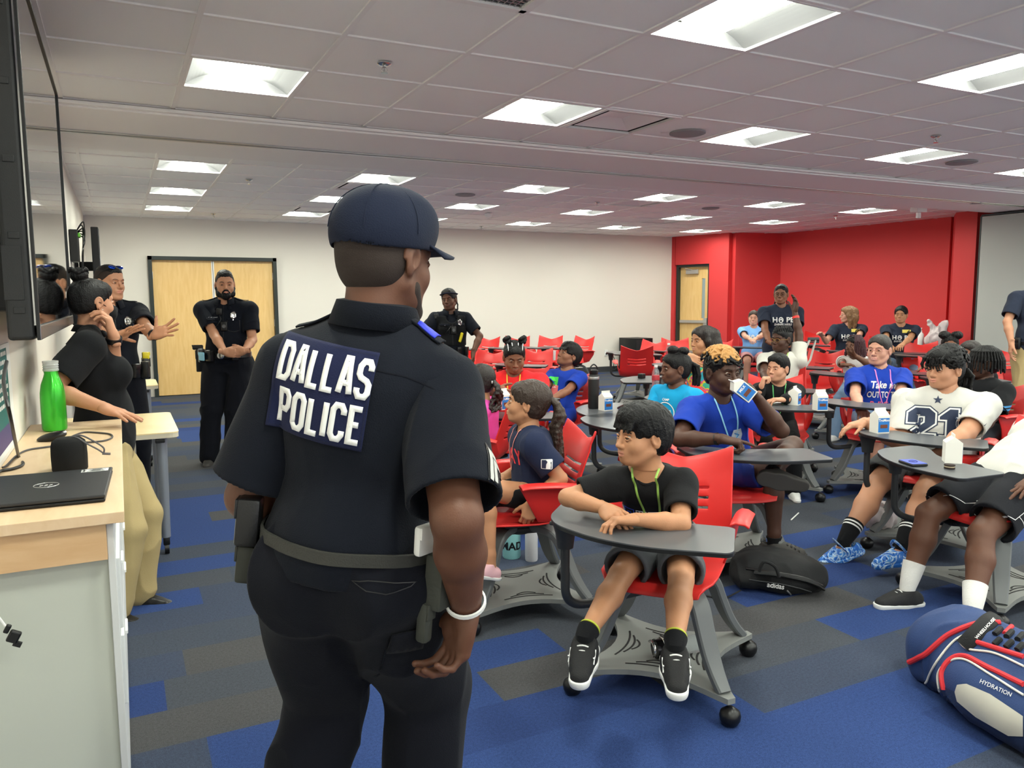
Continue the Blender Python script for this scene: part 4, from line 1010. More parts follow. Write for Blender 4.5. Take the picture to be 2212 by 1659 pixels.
PEOPLE = []
class Person: pass
def person(name, label, head, hs, hdir, bdir, pelvis=None, lean=0, roll=0, twist=0, S=1.0, W=1.0, belly=1.0, bust=0, kind='child', pitch=0, hroll=0,
           skin_m=None, lip_m=None, arms=None, legs=None, sit=True, res=None, neck=None, group=None, torso_len=None, thick=1.0, bighand=False, armthick=1.0, legthick=1.0, eyes=True, seatz=.47, hip_off=None, arml=1.0, shd=.062, legl=1.0):
    """head: centre of the head (eye level); hs: head scale (1 = adult); S: limb scale (1 = 1.75 m adult)"""
    P = Person(); P.S = S; P.W = W; P.hs = hs; P.bdir = bdir
    P.HB = head_basis(hdir, pitch, hroll); P.head = Vector(head)
    CB = basis(bdir, lean, roll, twist); P.CB = CB; cR, cF, cU = CB.col[0], CB.col[1], CB.col[2]
    BB = basis(bdir); P.BB = BB; bR, bF = BB.col[0], BB.col[1]
    if neck is None: neck = .142 if kind == 'child' else .155
    nb = P.head-(P.HB.col[2]*.35+cU*.65)*(neck*hs)-P.HB.col[1]*.015*hs; P.neck = nb
    if pelvis is None:
        pz = (seatz+.085*S) if sit else .52*1.75*S*.99
        L = max(.2, (nb.z-pz)/max(cU.z, .3)); pelvis = nb-cU*L
        if hip_off is not None: pelvis += Vector(hip_off)
    P.pelvis = Vector(pelvis); L = (nb-P.pelvis).length; P.L = L
    sw = .165*S*W; P.sh = [nb+cR*s*sw-cU*shd*S for s in (-1, 1)]      # index 0 = left (s=-1), 1 = right
    hw = .088*S*min(W, 1.25); pR = (bR*.6+cR*.4).normalized(); P.hip = [P.pelvis+pR*s*hw-UP*.02*S for s in (-1, 1)]
    ua, fa, th, sn = .285*S*arml, .25*S*arml, .42*S*legl, .41*S*legl
    # arms: list of dict(t=wrist target, pole=, d=hand dir, n=palm normal, pose=)
    P.arm = []; P.leg = []
    for i, s in enumerate((-1, 1)):
        a = (arms or [None, None])[i]
        if a is None: a = {}
        tgt = a.get('t')
        if tgt is None: tgt = P.hip[i]+bF*.30*S+UP*.09*S-bR*s*.02*S if sit else P.sh[i]-UP*.50*S+bF*.06+bR*s*.07*S
        pole = a.get('pole', -UP*.7-bF*.4+bR*s*.5)
        el, wr = ik(P.sh[i], tgt, ua, fa, pole)
        d = Vector(a['d']).normalized() if 'd' in a else (wr-el).normalized()
        n = Vector(a['n']) if 'n' in a else (Vector((0, 0, -1)) if sit else -bR*s)
        n = (n-d*n.dot(d)); n = n.normalized() if n.length > 1e-4 else Vector((0, 0, -1))
        P.arm.append(dict(sh=P.sh[i], el=el, wr=wr, d=d, n=n, pose=a.get('pose', 'relaxed'), side=s, hide=a.get('hide', False)))
    for i, s in enumerate((-1, 1)):
        a = (legs or [None, None])[i]
        if a is None: a = {}
        tgt = a.get('t'); 
        if tgt is None:
            if sit: tgt = P.hip[i]+bF*(.40*S)+bR*s*.05*S; tgt = Vector((tgt.x, tgt.y, .088*S))
            else: tgt = P.hip[i]+bR*s*.03*S; tgt = Vector((tgt.x, tgt.y, .088*S))
        pole = a.get('pole', (UP+bF*.6) if sit else bF)
        kn, an = ik(P.hip[i], tgt, th, sn, pole)
        toe = Vector(a['toe']).normalized() if 'toe' in a else (bF+bR*s*.12).normalized()
        P.leg.append(dict(hip=P.hip[i], kn=kn, an=an, toe=toe, side=s, up=Vector(a['up']).normalized() if 'up' in a else UP))
    # ------------ body surface
    r = res or .0075
    pts = [P.head, P.pelvis]+[q for a in P.arm for q in (a['sh'], a['el'], a['wr'])]+[q for l in P.leg for q in (l['kn'], l['an'])]
    lo = np.min(np.array([tuple(p) for p in pts]), 0)-.20*max(W, 1); hi = np.max(np.array([tuple(p) for p in pts]), 0)+.20*max(W, 1)
    P.lo, P.hi = lo, hi
    F = Field(lo, hi, r); P.torso = lambda F, g, **k: torso(P, F, g, **k)
    P.bellyf = belly; P.bust = bust; P.thick = thick
    torso(P, F, 0)
    F.cap(nb-cU*.02*S, P.head-P.HB.col[2]*.055*hs-P.HB.col[1]*.024*hs, .054*hs*(1.08 if kind == 'man' else .92), .053*hs*(1.05 if kind == 'man' else .92), k=.03*S)
    at_ = armthick*S
    for a in P.arm:
        F.cap(a['sh'], a['el'], .051*at_, .040*at_, k=.03*S); F.cap(lerp(a['el'], a['wr'], .0), lerp(a['el'], a['wr'], .35), .039*at_, .041*at_, k=.015*S)
        F.cap(lerp(a['el'], a['wr'], .35), a['wr'], .041*at_, .0265*S*lerp(1, armthick, .5), k=.015*S)
        F.cap(a['wr'], a['wr']+a['d']*.02*S, .0255*S, .022*S, k=.01)
    lt_ = legthick*S; P.lt = lt_
    for l in P.leg:
        F.cap(l['hip'], l['kn'], .088*lt_, .056*lt_, k=.04*S); k_ = l['kn']; a_ = l['an']; bk = (l['hip']-k_).normalized()+(a_-k_).normalized()
        bk = bk.normalized() if bk.length > .1 else -bF
        F.cap(k_+bk*.002, lerp(k_, a_, .32)+bk*.012*S, .054*lt_, .057*lt_, k=.015*S); F.cap(lerp(k_, a_, .32)+bk*.012*S, lerp(k_, a_, .9), .057*lt_, .036*S, k=.02*S)
        F.cap(lerp(k_, a_, .9), a_-(l['up'])*.03*S, .036*S, .036*S, k=.02*S)
        F.cap(a_-l['up']*.045*S, a_-l['up']*.055*S+l['toe']*.10*S, .028*S, .024*S, k=.02*S)
    V, Q = F.mesh(); P.field = None
    Vs = [V]; Qs = [Q]; mis = [np.zeros(len(Q), int)]; n = len(V)
    hv, hq, hm = head_data(kind)
    hvw = hv*hs @ np.array(P.HB).T+np.array(P.head); Vs.append(hvw); Qs.append(hq+n); mis.append(hm); n += len(hv)
    for a in P.arm:
        if a['hide']: continue
        v, q = hand_data(a['pose'], bighand); v = v*S*1.02
        if a['side'] < 0: v = v*np.array([-1, 1, 1]); q = q[:, ::-1]
        y = a['d']; z = -a['n']; x = y.cross(z).normalized()
        v = v @ np.array(frame(x, y, z)).T+np.array(a['wr']); Vs.append(v); Qs.append(q+n); mis.append(np.zeros(len(q), int)); n += len(v)
    base = Vector((P.pelvis.x, P.pelvis.y, 0)) if not (legs and legs[0] and legs[0].get('none')) else Vector((P.pelvis.x, P.pelvis.y, 0))
    o = mesh_obj('person', np.concatenate(Vs), np.concatenate(Qs), [skin_m, lip_m or skin_m], None, np.concatenate(mis), origin=base)
    tag(o, label, 'person', group); P.o = o; P.base = base; P.kind = kind
    if eyes:
        for s in (-1, 1):
            bm = bmesh.new(); c = P.head+P.HB @ Vector((s*.031, .0782, .0008))*hs
            bmesh.ops.create_uvsphere(bm, u_segments=20, v_segments=14, radius=.0112*hs, matrix=Matrix.Translation(c))
            gz = P.HB @ Vector((P_gaze[0], 1, P_gaze[1])).normalized()
            for f in bm.faces:
                q = (f.calc_center_median()-c).normalized().dot(gz)
                f.material_index = 2 if q > .91 else (1 if q > .64 else 0)
            bm_obj('eye', bm, [m_eyew, m_iris, m_pupil], o, smooth=True)
    return P
P_gaze = (0, 0)
m_eyew = mat('eye_white', (172, 164, 156), .4); m_iris = mat('iris_brown', (58, 36, 24), .1); m_pupil = mat('pupil_black', (8, 8, 8), .1)
def torso(P, F, g, hem=None, kk=.05):
    """g = how much larger than the body (cloth)"""
    S, W, L = P.S, P.W, P.L; nb, pv = P.neck, P.pelvis; R, Fw, U = P.CB.col[0], P.CB.col[1], P.CB.col[2]; b = P.bellyf; tk = P.thick
    ax = (nb-pv).normalized(); RM = frame(R, ax.cross(R)*-1 if False else Fw, U)
    bR = P.BB.col[0]
    F.cap(pv-bR*.055*S*W, pv+bR*.055*S*W, .098*S*min(1.2, (W+b)/2)*tk+g, k=kk*S)
    F.ell(lerp(pv, nb, .30)+Fw*.015*S*b, (.128*S*W*lerp(1, b, .5)+g, .100*S*b*tk+g, .15*S+g), RM, k=kk*S)
    F.ell(lerp(pv, nb, .62), (.150*S*W+g, .105*S*tk*lerp(1, b, .3)+g, .15*S+g), RM, k=kk*S)
    F.ell(lerp(pv, nb, .80)-Fw*.005*S, (.155*S*W+g, .090*S*tk+g, .085*S+g), RM, k=kk*S)
    F.cap(P.sh[0]+R*.03*S, P.sh[1]-R*.03*S, .055*S+g*.8, k=.04*S)
    for s in P.sh: F.cap(s, nb+U*.025*S, .040*S+g*.6, .038*S+g*.5, k=.04*S); F.ell(s, (.058*S+g,)*3, k=.03*S)
    if P.bust:
        for s in (-1, 1): F.ell(lerp(pv, nb, .66)+R*s*.075*S*W+Fw*.085*S*tk, (.068*S*P.bust+g*.5,)*3, k=.04*S)
def cloth_finish(V, Q, amp, freq, seed, rx=1): 
    V = relax(V, Q, rx, .5); return folds(V, Q, amp, freq, seed=seed) if amp else V
def shirt(P, m, g=.014, sleeve=.62, flare=.022, hem=.0, amp=.0035, freq=11, collar=True, neck_r=.062, name='shirt', res=None, parent=None, sl_r=0, cm=None, opn=None):
    S = P.S; F = Field(P.lo, P.hi, res or .0075); torso(P, F, g*S)
    U = P.CB.col[2]; nb, pv = P.neck, P.pelvis
    # skirt of the shirt
    F.ell(lerp(pv, nb, .12), (.13*S*P.W*lerp(1, P.bellyf, .4)+g*S*1.3, .112*S*P.thick*lerp(1, P.bellyf, .6)+g*S*1.3, .15*S), frame(P.BB.col[0], P.BB.col[1], UP), k=.05*S)
    F.ell(nb+U*.02*S-P.CB.col[1]*.004, (neck_r*P.hs*1.02+.002, neck_r*P.hs*1.05, .08*S), frame(P.CB.col[0], P.CB.col[1], U), k=.012, cut=True)
    F.plane(lerp(pv, nb, hem)-U*.06*S, -U)
    V, Q = F.mesh()
    V = cloth_finish(V, Q, amp*S, freq/S**.5, P.o.name.__hash__() % 17 if False else len(PEOPLE))
    parts = [(V, Q)]
    for a in P.arm:
        if sleeve <= 0: break
        long = sleeve > 1
        G = Field(np.minimum(np.minimum(a['sh'], a['el']), a['wr'] if long else a['sh'])-.15, np.maximum(np.maximum(a['sh'], a['el']), a['wr'] if long else a['sh'])+.15, .0052 if not long else .0065)
        ud = (a['el']-a['sh']).normalized()
        r0 = .060*S+g*S+sl_r
        if not long:
            e = lerp(a['sh'], a['el'], sleeve); G.cap(a['sh'], e+ud*.03, r0, .054*S+flare*S+sl_r, k=.02); G.cap(a['sh'], lerp(a['sh'], P.neck, .4), .058*S+g*S, .045*S, k=.03)
            G.plane(e, ud, k=.003); G.cap(e-ud*.022*S, e+ud*.06, .054*S+flare*S+sl_r-.012, k=.004, cut=True)
        else:
            fd = (a['wr']-a['el']).normalized(); e = lerp(a['el'], a['wr'], .94)
            G.cap(a['sh'], a['el'], r0-.004, .050*S+.008, k=.02); G.cap(a['el'], e, .049*S+.008, .032*S+.010, k=.02); G.cap(a['sh'], lerp(a['sh'], P.neck, .4), .058*S+g*S, .045*S, k=.03)
            if opn: pass
        v, q = G.mesh(); v0 = relax(v, q, 2, .5); v = folds(v0, q, amp*.8*S, freq*1.1, seed=3+a['side'])
        if not long: w_ = np.clip((-(v0-np.array(e)) @ np.array(ud)-.03)/.05, 0, 1)[:, None]; v = v0*(1-w_)+v*w_
        parts.append((v, q))
    n = 0; Vs = []; Qs = []
    for v, q in parts: Vs.append(v); Qs.append(q+n); n += len(v)
    V = np.concatenate(Vs); Q = np.concatenate(Qs)
    o = mesh_obj(name, V, Q, m, parent or P.o); P.shirt = o; P.shirt_VQ = (V, Q); P.bvh = BVHTree.FromPolygons([tuple(v) for v in V], [tuple(q) for q in Q])
    if collar:   # ribbed neckline
        bm = bmesh.new(); c = nb+U*.018*S; R, Fw = P.CB.col[0], P.CB.col[1]; n = 36; pts = []
        for k in range(n+1):
            t = 2*PI*k/n; d = R*math.sin(t)+Fw*math.cos(t); fr = max(0, math.cos(t))
            p = c+d*neck_r*P.hs*1.1
            for q in range(14):
                hit = P.bvh.ray_cast(c+d*(neck_r*P.hs*(.86+.05*q))+U*.15, -U)
                if hit[0] is not None and (hit[0]-c).dot(U) > -.028-.040*fr: p = hit[0]; break
            pts.append(p)
        for _ in range(3): pts = [(pts[i-1 if i else n-1]+pts[i]*2+pts[i+1 if i < n else 1])/4 for i in range(n+1)]
        tube(bm, pts, .0065*S**.5, 8, cap=False); bm_obj('neckline', bm, cm or m, o, smooth=True)
    return o
def pants(P, m, long=True, g=.014, amp=.004, freq=9, flare=.02, upto=.72, name=None, res=None, parts=None, waist=.16):
    S = P.S; F = Field(P.lo, P.hi, res or .0075); lt = P.lt
    bR = P.BB.col[0]; pv = P.pelvis; U = P.CB.col[2]
    F.cap(pv-bR*.055*S*P.W, pv+bR*.055*S*P.W, .098*S*min(1.2, (P.W+P.bellyf)/2)*P.thick+g*S, k=.05*S)
    F.ell(lerp(pv, P.neck, .14), (.125*S*P.W*lerp(1, P.bellyf, .3)+g*S*.7, .100*S*P.thick*lerp(1, P.bellyf, .6)+g*S*.7, .13*S), frame(P.BB.col[0], P.BB.col[1], UP), k=.04*S)
    for l in P.leg:
        td = (l['kn']-l['hip']).normalized()
        if long:
            F.cap(l['hip'], l['kn'], .090*lt+g*S, .062*lt+g*S, k=.03*S)
            sd = (l['an']-l['kn']).normalized(); F.cap(l['kn'], l['an']-sd*.02*S, .060*lt+g*S, .052*S+g*S, k=.02*S); F.cap(l['an']-sd*.03*S, l['an']+sd*.005*S, .050*S+g*S, .051*S+g*S, k=.01); F.plane(l['an']+sd*.03*S-UP*1.0*0, sd) if False else None
        else:
            e = lerp(l['hip'], l['kn'], upto); F.cap(l['hip'], e+td*.02, .092*lt+g*S, lerp(.088, .058, upto)*lt+g*S+flare*S, k=.03*S)
    F.plane(lerp(pv, P.neck, waist)+U*.02*S, U)
    if not long:
        for l in P.leg:
            td = (l['kn']-l['hip']).normalized(); e = lerp(l['hip'], l['kn'], upto)
            # cut the leg opening locally
            F.cap(e+td*.10*S, e+td*.101*S, .10*S, k=.003, cut=True) if False else None
            q = F.sub(np.array(e)-.16*S-.05, np.array(e)+.16*S+.05)
            if q:
                sl, X, Y, Z = q; d = ((X-e[0])*td[0]+(Y-e[1])*td[1]+(Z-e[2])*td[2]).astype(np.float32)
                F.f[sl] = np.maximum(F.f[sl], np.where(((X-e[0])**2+(Y-e[1])**2+(Z-e[2])**2) < (.15*S)**2, d, -1e3))
            F.cap(e-td*.022*S, e+td*.05*S, lerp(.088, .058, upto)*lt+g*S+flare*S-.014, k=.004, cut=True)
    V, Q = F.mesh(); V = cloth_finish(V, Q, amp*S, freq, 5+len(PEOPLE))
    o = mesh_obj(name or ('trousers' if long else 'shorts'), V, Q, m, P.o); P.pants = o
    P.pbvh = BVHTree.FromPolygons([tuple(v) for v in V], [tuple(q) for q in Q]); return o
def shoes(P, mu, ms, kind='sneaker', sock=None, sockh=.3, sc=1.0, which=(0, 1)):
    U_, S_ = shoe_data(kind)
    for i in which:
        l = P.leg[i]; y = l['toe']; z = l['up']-y*l['up'].dot(y); z.normalize(); x = y.cross(z); R = np.array(frame(x, y, z)); c = np.array(l['an']); s = P.S*1.02*sc; mr = np.array([1 if l['side'] > 0 else -1, 1, 1])
        v, q = U_; v2 = (v*mr*s) @ R.T+c; q2 = q if l['side'] > 0 else q[:, ::-1]; o = mesh_obj('shoe', v2, q2, mu, P.o)
        v, q = S_; v2 = (v*mr*s) @ R.T+c; q2 = q if l['side'] > 0 else q[:, ::-1]; mesh_obj('sole', v2, q2, ms, o)
        if kind == 'sneaker':
            bm = bmesh.new()
            for k in range(4):
                yy = .040+.017*k; zz = -.012-.0085*k
                p = [Vector(R @ (np.array([xx, yy, zz-.0*abs(xx)+.004-xx*xx*14])*s)+c) for xx in (-.018, -.009, 0, .009, .018)]; tube(bm, p, .0028*s, 6)
            bm_obj('laces', bm, ms if mu is not ms else mu, o, smooth=True)
        if sock:
            bm = bmesh.new(); k_, a_ = l['kn'], l['an']; e = lerp(a_, k_, sockh); sh_ = lerp(.040, .052, min(1, sockh*2.2))*P.S*(P.lt/P.S)**.5
            tube(bm, [a_-l['up']*.04*P.S, a_, lerp(a_, k_, sockh*.5), e], [.036*P.S, .0395*P.S, lerp(.0395*P.S, sh_, .5)+.003, sh_+.004], 24); bm_obj('sock', bm, sock, P.o, smooth=True)
def footcover(P, m, i): pass
# ---------------------------------------------------------------- hair in head space
def hair(P, prims, m, name='hair', hole=True, res=.0032, g=.010, amp=.0016, freq=60, low=-.062, front=.0, ears=True, scale=(1, 1, 1), fz=.0, aniso=(1, 1, .3), tmpl=.0):
    F = Field((-.16, -.24, -.22), (.16, .16, .20), res)
    if g is not None:
        F.ell((0, -.018, .034), (.075*scale[0]+g, .096*scale[1]+g, .086*scale[2]+g), k=.02); F.ell((0, -.035, -.02), (.066+g, .062+g, .062+g*.4), k=.03)
        F.ell((0, .045, .064), (.054+g*.6, .042+g*.6, .034+g*.7), k=.03)
    if hole:
        F.ell((0, .118, -.032+fz), (.072, .080+front, .098), k=.010, cut=True)
        if g is not None: F.plane((0, 0, low), (0, .25, -1), k=.01)
        if ears:
            for s in (-1, 1): F.ell((s*.084, .004, -.022), (.022, .026, .036), k=.006, cut=True); F.cap((s*.08, .03, -.12), (s*.075, .035, -.01+tmpl), .028, .018, k=.008, cut=True)
    for pr in prims(F) or []: pass
    V, Q = F.mesh(); V = relax(V, Q, 1, .4)
    if amp: V = folds(V, Q, amp, freq, aniso=aniso, seed=len(PEOPLE))
    V = V*P.hs @ np.array(P.HB).T+np.array(P.head)
    return mesh_obj(name, V, Q, m, P.o)
def hp(P, x, y, z): return P.head+P.HB @ Vector((x, y, z))*P.hs
def brows(P, m, th=.0022, up=0, tiltb=0):
    v, q, _ = head_data(P.kind); key = 'bvh'+P.kind
    if key not in HEADS: HEADS[key] = BVHTree.FromPolygons([tuple(a) for a in v], [tuple(a) for a in q])
    bv = HEADS[key]; bm = bmesh.new()
    for s in (-1, 1):
        pts = []
        for x, z in ((.014, .0195), (.022, .0235), (.032, .026), (.041, .0245), (.047, .020)):
            hit = bv.ray_cast(Vector((s*x, .2, z+up)), Vector((0, -1, 0))); pts.append(P.head+P.HB @ ((hit[0] or Vector((s*x, .085, z)))+Vector((0, .0004, 0)))*P.hs)
        tube(bm, smoothpath(pts, 4), [th*P.hs*(1.3-.6*abs(i-8)/8) for i in range(17)], 6, flat=(.7, 1.5, tuple(P.HB.col[1])))
    bm_obj('eyebrows', bm, m, P.o, smooth=True)
def glasses(P, m, r=.0215, z=-.001, y=.1015, rect=False):
    bm = bmesh.new()
    for s in (-1, 1):
        pts = [hp(P, s*.032+r*1.12*math.cos(a), y-.006*abs(math.cos(a))*(1 if math.cos(a)*s > 0 else 0), z+r*(.8 if not rect else .68)*math.sin(a)) for a in [2*PI*k/24 for k in range(25)]]
        tube(bm, pts, .0014*P.hs, 6, cap=False); tube(bm, [hp(P, s*(.032+r*1.1), y-.006, z+.006), hp(P, s*.072, .07, z+.008), hp(P, s*.081, -.005, z+.006)], .0013*P.hs, 6)
    tube(bm, [hp(P, -.010, y, z+.004), hp(P, 0, y+.003, z+.007), hp(P, .010, y, z+.004)], .0013*P.hs, 6)
    o = bm_obj('glasses', bm, m, P.o, smooth=True); bm = bmesh.new()
    for s in (-1, 1):
        vs = [bm.verts.new(hp(P, s*.032+r*1.1*math.cos(a), y-.001, z+r*(.78 if not rect else .66)*math.sin(a))) for a in [2*PI*k/20 for k in range(20)]]; bm.faces.new(vs)
    bm_obj('glass_lens', bm, m_glass, o)
m_glass = mat('clear_glass', (240, 245, 245), .03, trans=1.0, alpha=.25, ior=1.1)
def on_cloth(bvh, P, p, d, off=.003):
    hit = bvh.ray_cast(Vector(p)+Vector(d)*.5, -Vector(d)); return hit[0]+Vector(d)*off if hit[0] else None
def lanyard(P, m, low=.45, sx=.055, badge=None, wd=.009, parent=None):
    """strap round the neck falling on the chest"""
    S = P.S; R, Fw, U = P.CB.col[0], P.CB.col[1], P.CB.col[2]; bm = bmesh.new(); nb = P.neck; tip = lerp(nb, P.pelvis, low); pts = []
    for s in (-1, 1):
        side = []
        for k in range(9):
            t = k/8; q = lerp(nb+R*s*sx*S+U*.012*S, tip, t)+R*s*.012*S*math.sin(PI*t); h = on_cloth(P.bvh, P, q, Fw)
            if h is None or (h-q).length > .3: h = q+Fw*.1*S
            side.append(h)
        side = [nb-Fw*.055*S+U*.045*S, nb+R*s*sx*1.15*S+U*.035*S]+side if s < 0 else [nb-Fw*.055*S+U*.045*S, nb+R*s*sx*1.15*S+U*.035*S]+side
        tube(bm, smoothpath(side, 3), .5*wd*max(S, .7), 6, flat=(1, .28, tuple(Fw)))
    o = bm_obj('lanyard', bm, m, P.o, smooth=True)
    if badge:
        bm = bmesh.new(); h = on_cloth(P.bvh, P, tip, Fw, .008) or tip+Fw*.12; box(bm, h-U*.055*S, (.06*S, .004, .085*S), R=frame(R, Fw, U), bev=.002); bm_obj('badge', bm, badge, o)
    return o
# ---------------------------------------------------------------- lettering laid on cloth
def text_tris(txt, size=1, spacing=1.0, bold=0, shear=0, font_w=1.0, maxe=.12):
    cu_ = bpy.data.curves.new('t', 'FONT'); cu_.body = txt; cu_.size = 1; cu_.align_x = 'CENTER'; cu_.align_y = 'CENTER'; cu_.space_character = spacing; cu_.offset = bold; cu_.shear = shear; cu_.resolution_u = 3
    o = bpy.data.objects.new('t', cu_); COL.objects.link(o); dg = bpy.context.evaluated_depsgraph_get(); dg.update()
    me = bpy.data.meshes.new_from_object(o.evaluated_get(dg)); bm = bmesh.new(); bm.from_mesh(me); bpy.data.meshes.remove(me); bpy.data.objects.remove(o); bpy.data.curves.remove(cu_)
    for v in bm.verts: v.co = Vector((v.co.x*size*font_w, v.co.y*size, 0))
    bmesh.ops.triangulate(bm, faces=bm.faces)
    for _ in range(3):
        es = [e for e in bm.edges if e.calc_length() > maxe*size]
        if not es: break
        bmesh.ops.subdivide_edges(bm, edges=es, cuts=1); bmesh.ops.triangulate(bm, faces=bm.faces)
    return bm
def poly_tris(loops, maxe):
    bm = bmesh.new()
    for lp in loops:
        bm.faces.new([bm.verts.new((x, y, 0)) for x, y in lp])
    bmesh.ops.triangulate(bm, faces=bm.faces)
    for _ in range(5):
        es = [e for e in bm.edges if e.calc_length() > maxe]
        if not es: break
        bmesh.ops.subdivide_edges(bm, edges=es, cuts=1); bmesh.ops.triangulate(bm, faces=bm.faces)
    return bm
def stroke_tris(lines, w, maxe):
    """lines: list of polylines in 2D; ribbons of width w with mitred joints"""
    bm = bmesh.new()
    for ln in lines:
        P_ = [Vector((x, y, 0)) for x, y in ln]; out = []
        for a, b_ in zip(P_[:-1], P_[1:]):
            n = max(1, int((b_-a).length/maxe)); out += [a.lerp(b_, k/n) for k in range(n)]
        out.append(P_[-1]); L_ = []; n = len(out); closed = (P_[0]-P_[-1]).length < 1e-6
        for i, p in enumerate(out):
            a = out[i-1] if i else (out[n-2] if closed else None); c = out[i+1] if i < n-1 else (out[1] if closed else None)
            d1 = (p-a).normalized() if a is not None else (c-p).normalized(); d2 = (c-p).normalized() if c is not None else d1
            nn = Vector((-(d1+d2).y, (d1+d2).x, 0)); nn = nn.normalized() if nn.length > 1e-6 else Vector((-d1.y, d1.x, 0)); k = 1/max(.5, nn.dot(Vector((-d1.y, d1.x, 0))))
            L_.append((bm.verts.new(p+nn*w/2*k), bm.verts.new(p), bm.verts.new(p-nn*w/2*k)))
        for i in range(n-1):
            for q in (0, 1): bm.faces.new((L_[i][q], L_[i][q+1], L_[i+1][q+1], L_[i+1][q]))
    return bm
def decal(bm, c, U_, V_, bvh, off, m, name, parent, reach=.35, thick=0, n=None):
    """lay flat artwork (x,y in metres) on a surface: c centre, U_ right, V_ up, seen from n"""
    U_ = Vector(U_).normalized(); V_ = Vector(V_); V_ = (V_-U_*V_.dot(U_)).normalized(); n = n or U_.cross(V_); c = Vector(c); bad = []
    for v in bm.verts:
        q = c+U_*v.co.x+V_*v.co.y; hit = bvh.ray_cast(q+n*reach*.6, -n, reach*1.4)
        if hit[0] is None: bad.append(v); v.co = q
        else: v.co = hit[0]+n*off
    if bad: bmesh.ops.delete(bm, geom=bad, context='VERTS')
    o = bm_obj(name, bm, m, parent, smooth=True)
    if thick: md = o.modifiers.new('t', 'SOLIDIFY'); md.thickness = thick; md.offset = 1
    return o
def wrist_band(P, i, m, r=1.0, name='wristband', t=.06, w=.006, fat=.0025):
    a = P.arm[i]; p = lerp(a['wr'], a['el'], t); d = (a['wr']-a['el']).normalized(); s = d.orthogonal().normalized(); q = d.cross(s); R_ = (.0285*P.S+.003)*r
    bm = bmesh.new(); n = 28; rows = []
    for k in range(n):
        t_ = 2*PI*k/n; e = s*math.cos(t_)+q*math.sin(t_); rows.append([bm.verts.new(p+e*(R_+fat)-d*w), bm.verts.new(p+e*(R_+fat)+d*w), bm.verts.new(p+e*(R_-.002)+d*w), bm.verts.new(p+e*(R_-.002)-d*w)])
    for k in range(n):
        A, B = rows[k], rows[(k+1) % n]
        for j in range(4): bm.faces.new((A[j], A[(j+1) % 4], B[(j+1) % 4], B[j]))
    return bm_obj(name, bm, m, P.o, smooth=True)
# ================================================================== the people in the room
def sk(n, rgb, lip): return skin('skin_'+n, rgb), mat('lips_'+n, lip, .45)
SK = {'deep': sk('deep', (74, 48, 37), (87, 54, 45)), 'dark': sk('dark', (98, 64, 48), (112, 70, 57)), 'brown': sk('brown', (134, 90, 68), (148, 97, 79)), 'olive': sk('olive', (184, 132, 98), (192, 129, 106)),
      'tan': sk('tan', (188, 136, 106), (199, 134, 112)), 'fair': sk('fair', (198, 146, 124), (218, 157, 142)), 'light': sk('light', (196, 144, 116), (211, 146, 127))}
m_hblack = mat('black_hair', (10, 9, 10), .5, bump=.9, bscale=160, spec=.3); m_hbrown = mat('dark_brown_hair', (30, 22, 19), .5, bump=.9, bscale=160); m_hlt = mat('light_brown_hair', (132, 98, 66), .5, bump=.9, bscale=120)
m_hmid = mat('brown_hair', (50, 36, 28), .5, bump=.9, bscale=150); m_hgold = mat('gold_tipped_hair', (176, 128, 70), .6, bump=1, bscale=200)
m_stub = mat('shaved_hair_dark', (44, 33, 28), .8, bump=.5, bscale=500)
m_navy = cloth('navy_uniform_cloth', (13, 17, 27)); m_navyp = cloth('navy_trouser_cloth', (11, 13, 22)); m_blackc = cloth('black_cotton', (18, 19, 22)); m_charc = cloth('charcoal_cotton', (54, 57, 63))
m_khaki = cloth('khaki_twill', (166, 148, 106)); m_lea = mat('black_leather', (20, 20, 22), .35, bump=.2, bscale=200); m_boot = mat('black_boot', (30, 30, 32), .5)
m_hope = cloth('navy_grey_tshirt', (38, 44, 60)); m_royal = cloth('royal_blue_cotton', (26, 58, 160)); m_ink = mat('white_print', (232, 232, 230), .7); m_denim = cloth('light_denim', (122, 148, 178))
m_wsole = mat('white_rubber', (224, 224, 222), .5); m_bsole = mat('black_rubber', (24, 24, 25), .6)
def BV(P, r, f, u=0): return P.BB.col[0]*r+P.BB.col[1]*f+UP*u     # in the body's own directions
def box_tri(w, h, maxe=.02): return poly_tris([[(-w/2, -h/2), (w/2, -h/2), (w/2, h/2), (-w/2, h/2)]], maxe)
def seat_for(P, label, group='red chairs with swivel tablets', off=.09, h=None):
    hd = h or P.bdir; c = P.pelvis+Vector((hd[0], hd[1], 0)).normalized()*off; return chair((c.x, c.y), hd, label, group)

# caps of hair -------------------------------------------------------------------------
def short_hair(P, m, top=.012, fringe=True, **k):
    def pr(F):
        F.ell((0, .0, .075), (.068+top*.4, .085, .045+top), k=.02)
        if fringe: F.cap((-.034, .066, .088), (.034, .066, .088), .014+top*.4, k=.02)
    k.setdefault('fz', .012); return hair(P, pr, m, **k)
def fade_hair(P, m, side=None, top=.008):
    hair(P, lambda F: None, side or m_stub, name='faded_sides', g=.0028, amp=0, low=-.045, fz=.018)
    F = Field((-.12, -.15, .02), (.12, .13, .17), .003); F.ell((0, -.010, .070), (.067, .094, .052+top), k=.02); F.ell((0, .045, .082), (.050, .045, .022+top), k=.02); F.plane((0, 0, .052), (0, -.45, -1), k=.012)
    V, Q = F.mesh(); V = folds(relax(V, Q, 1, .4), Q, .0018, 60, aniso=(1, .4, 1)); V = V*P.hs @ np.array(P.HB).T+np.array(P.head); return mesh_obj('hair', V, Q, m, P.o)
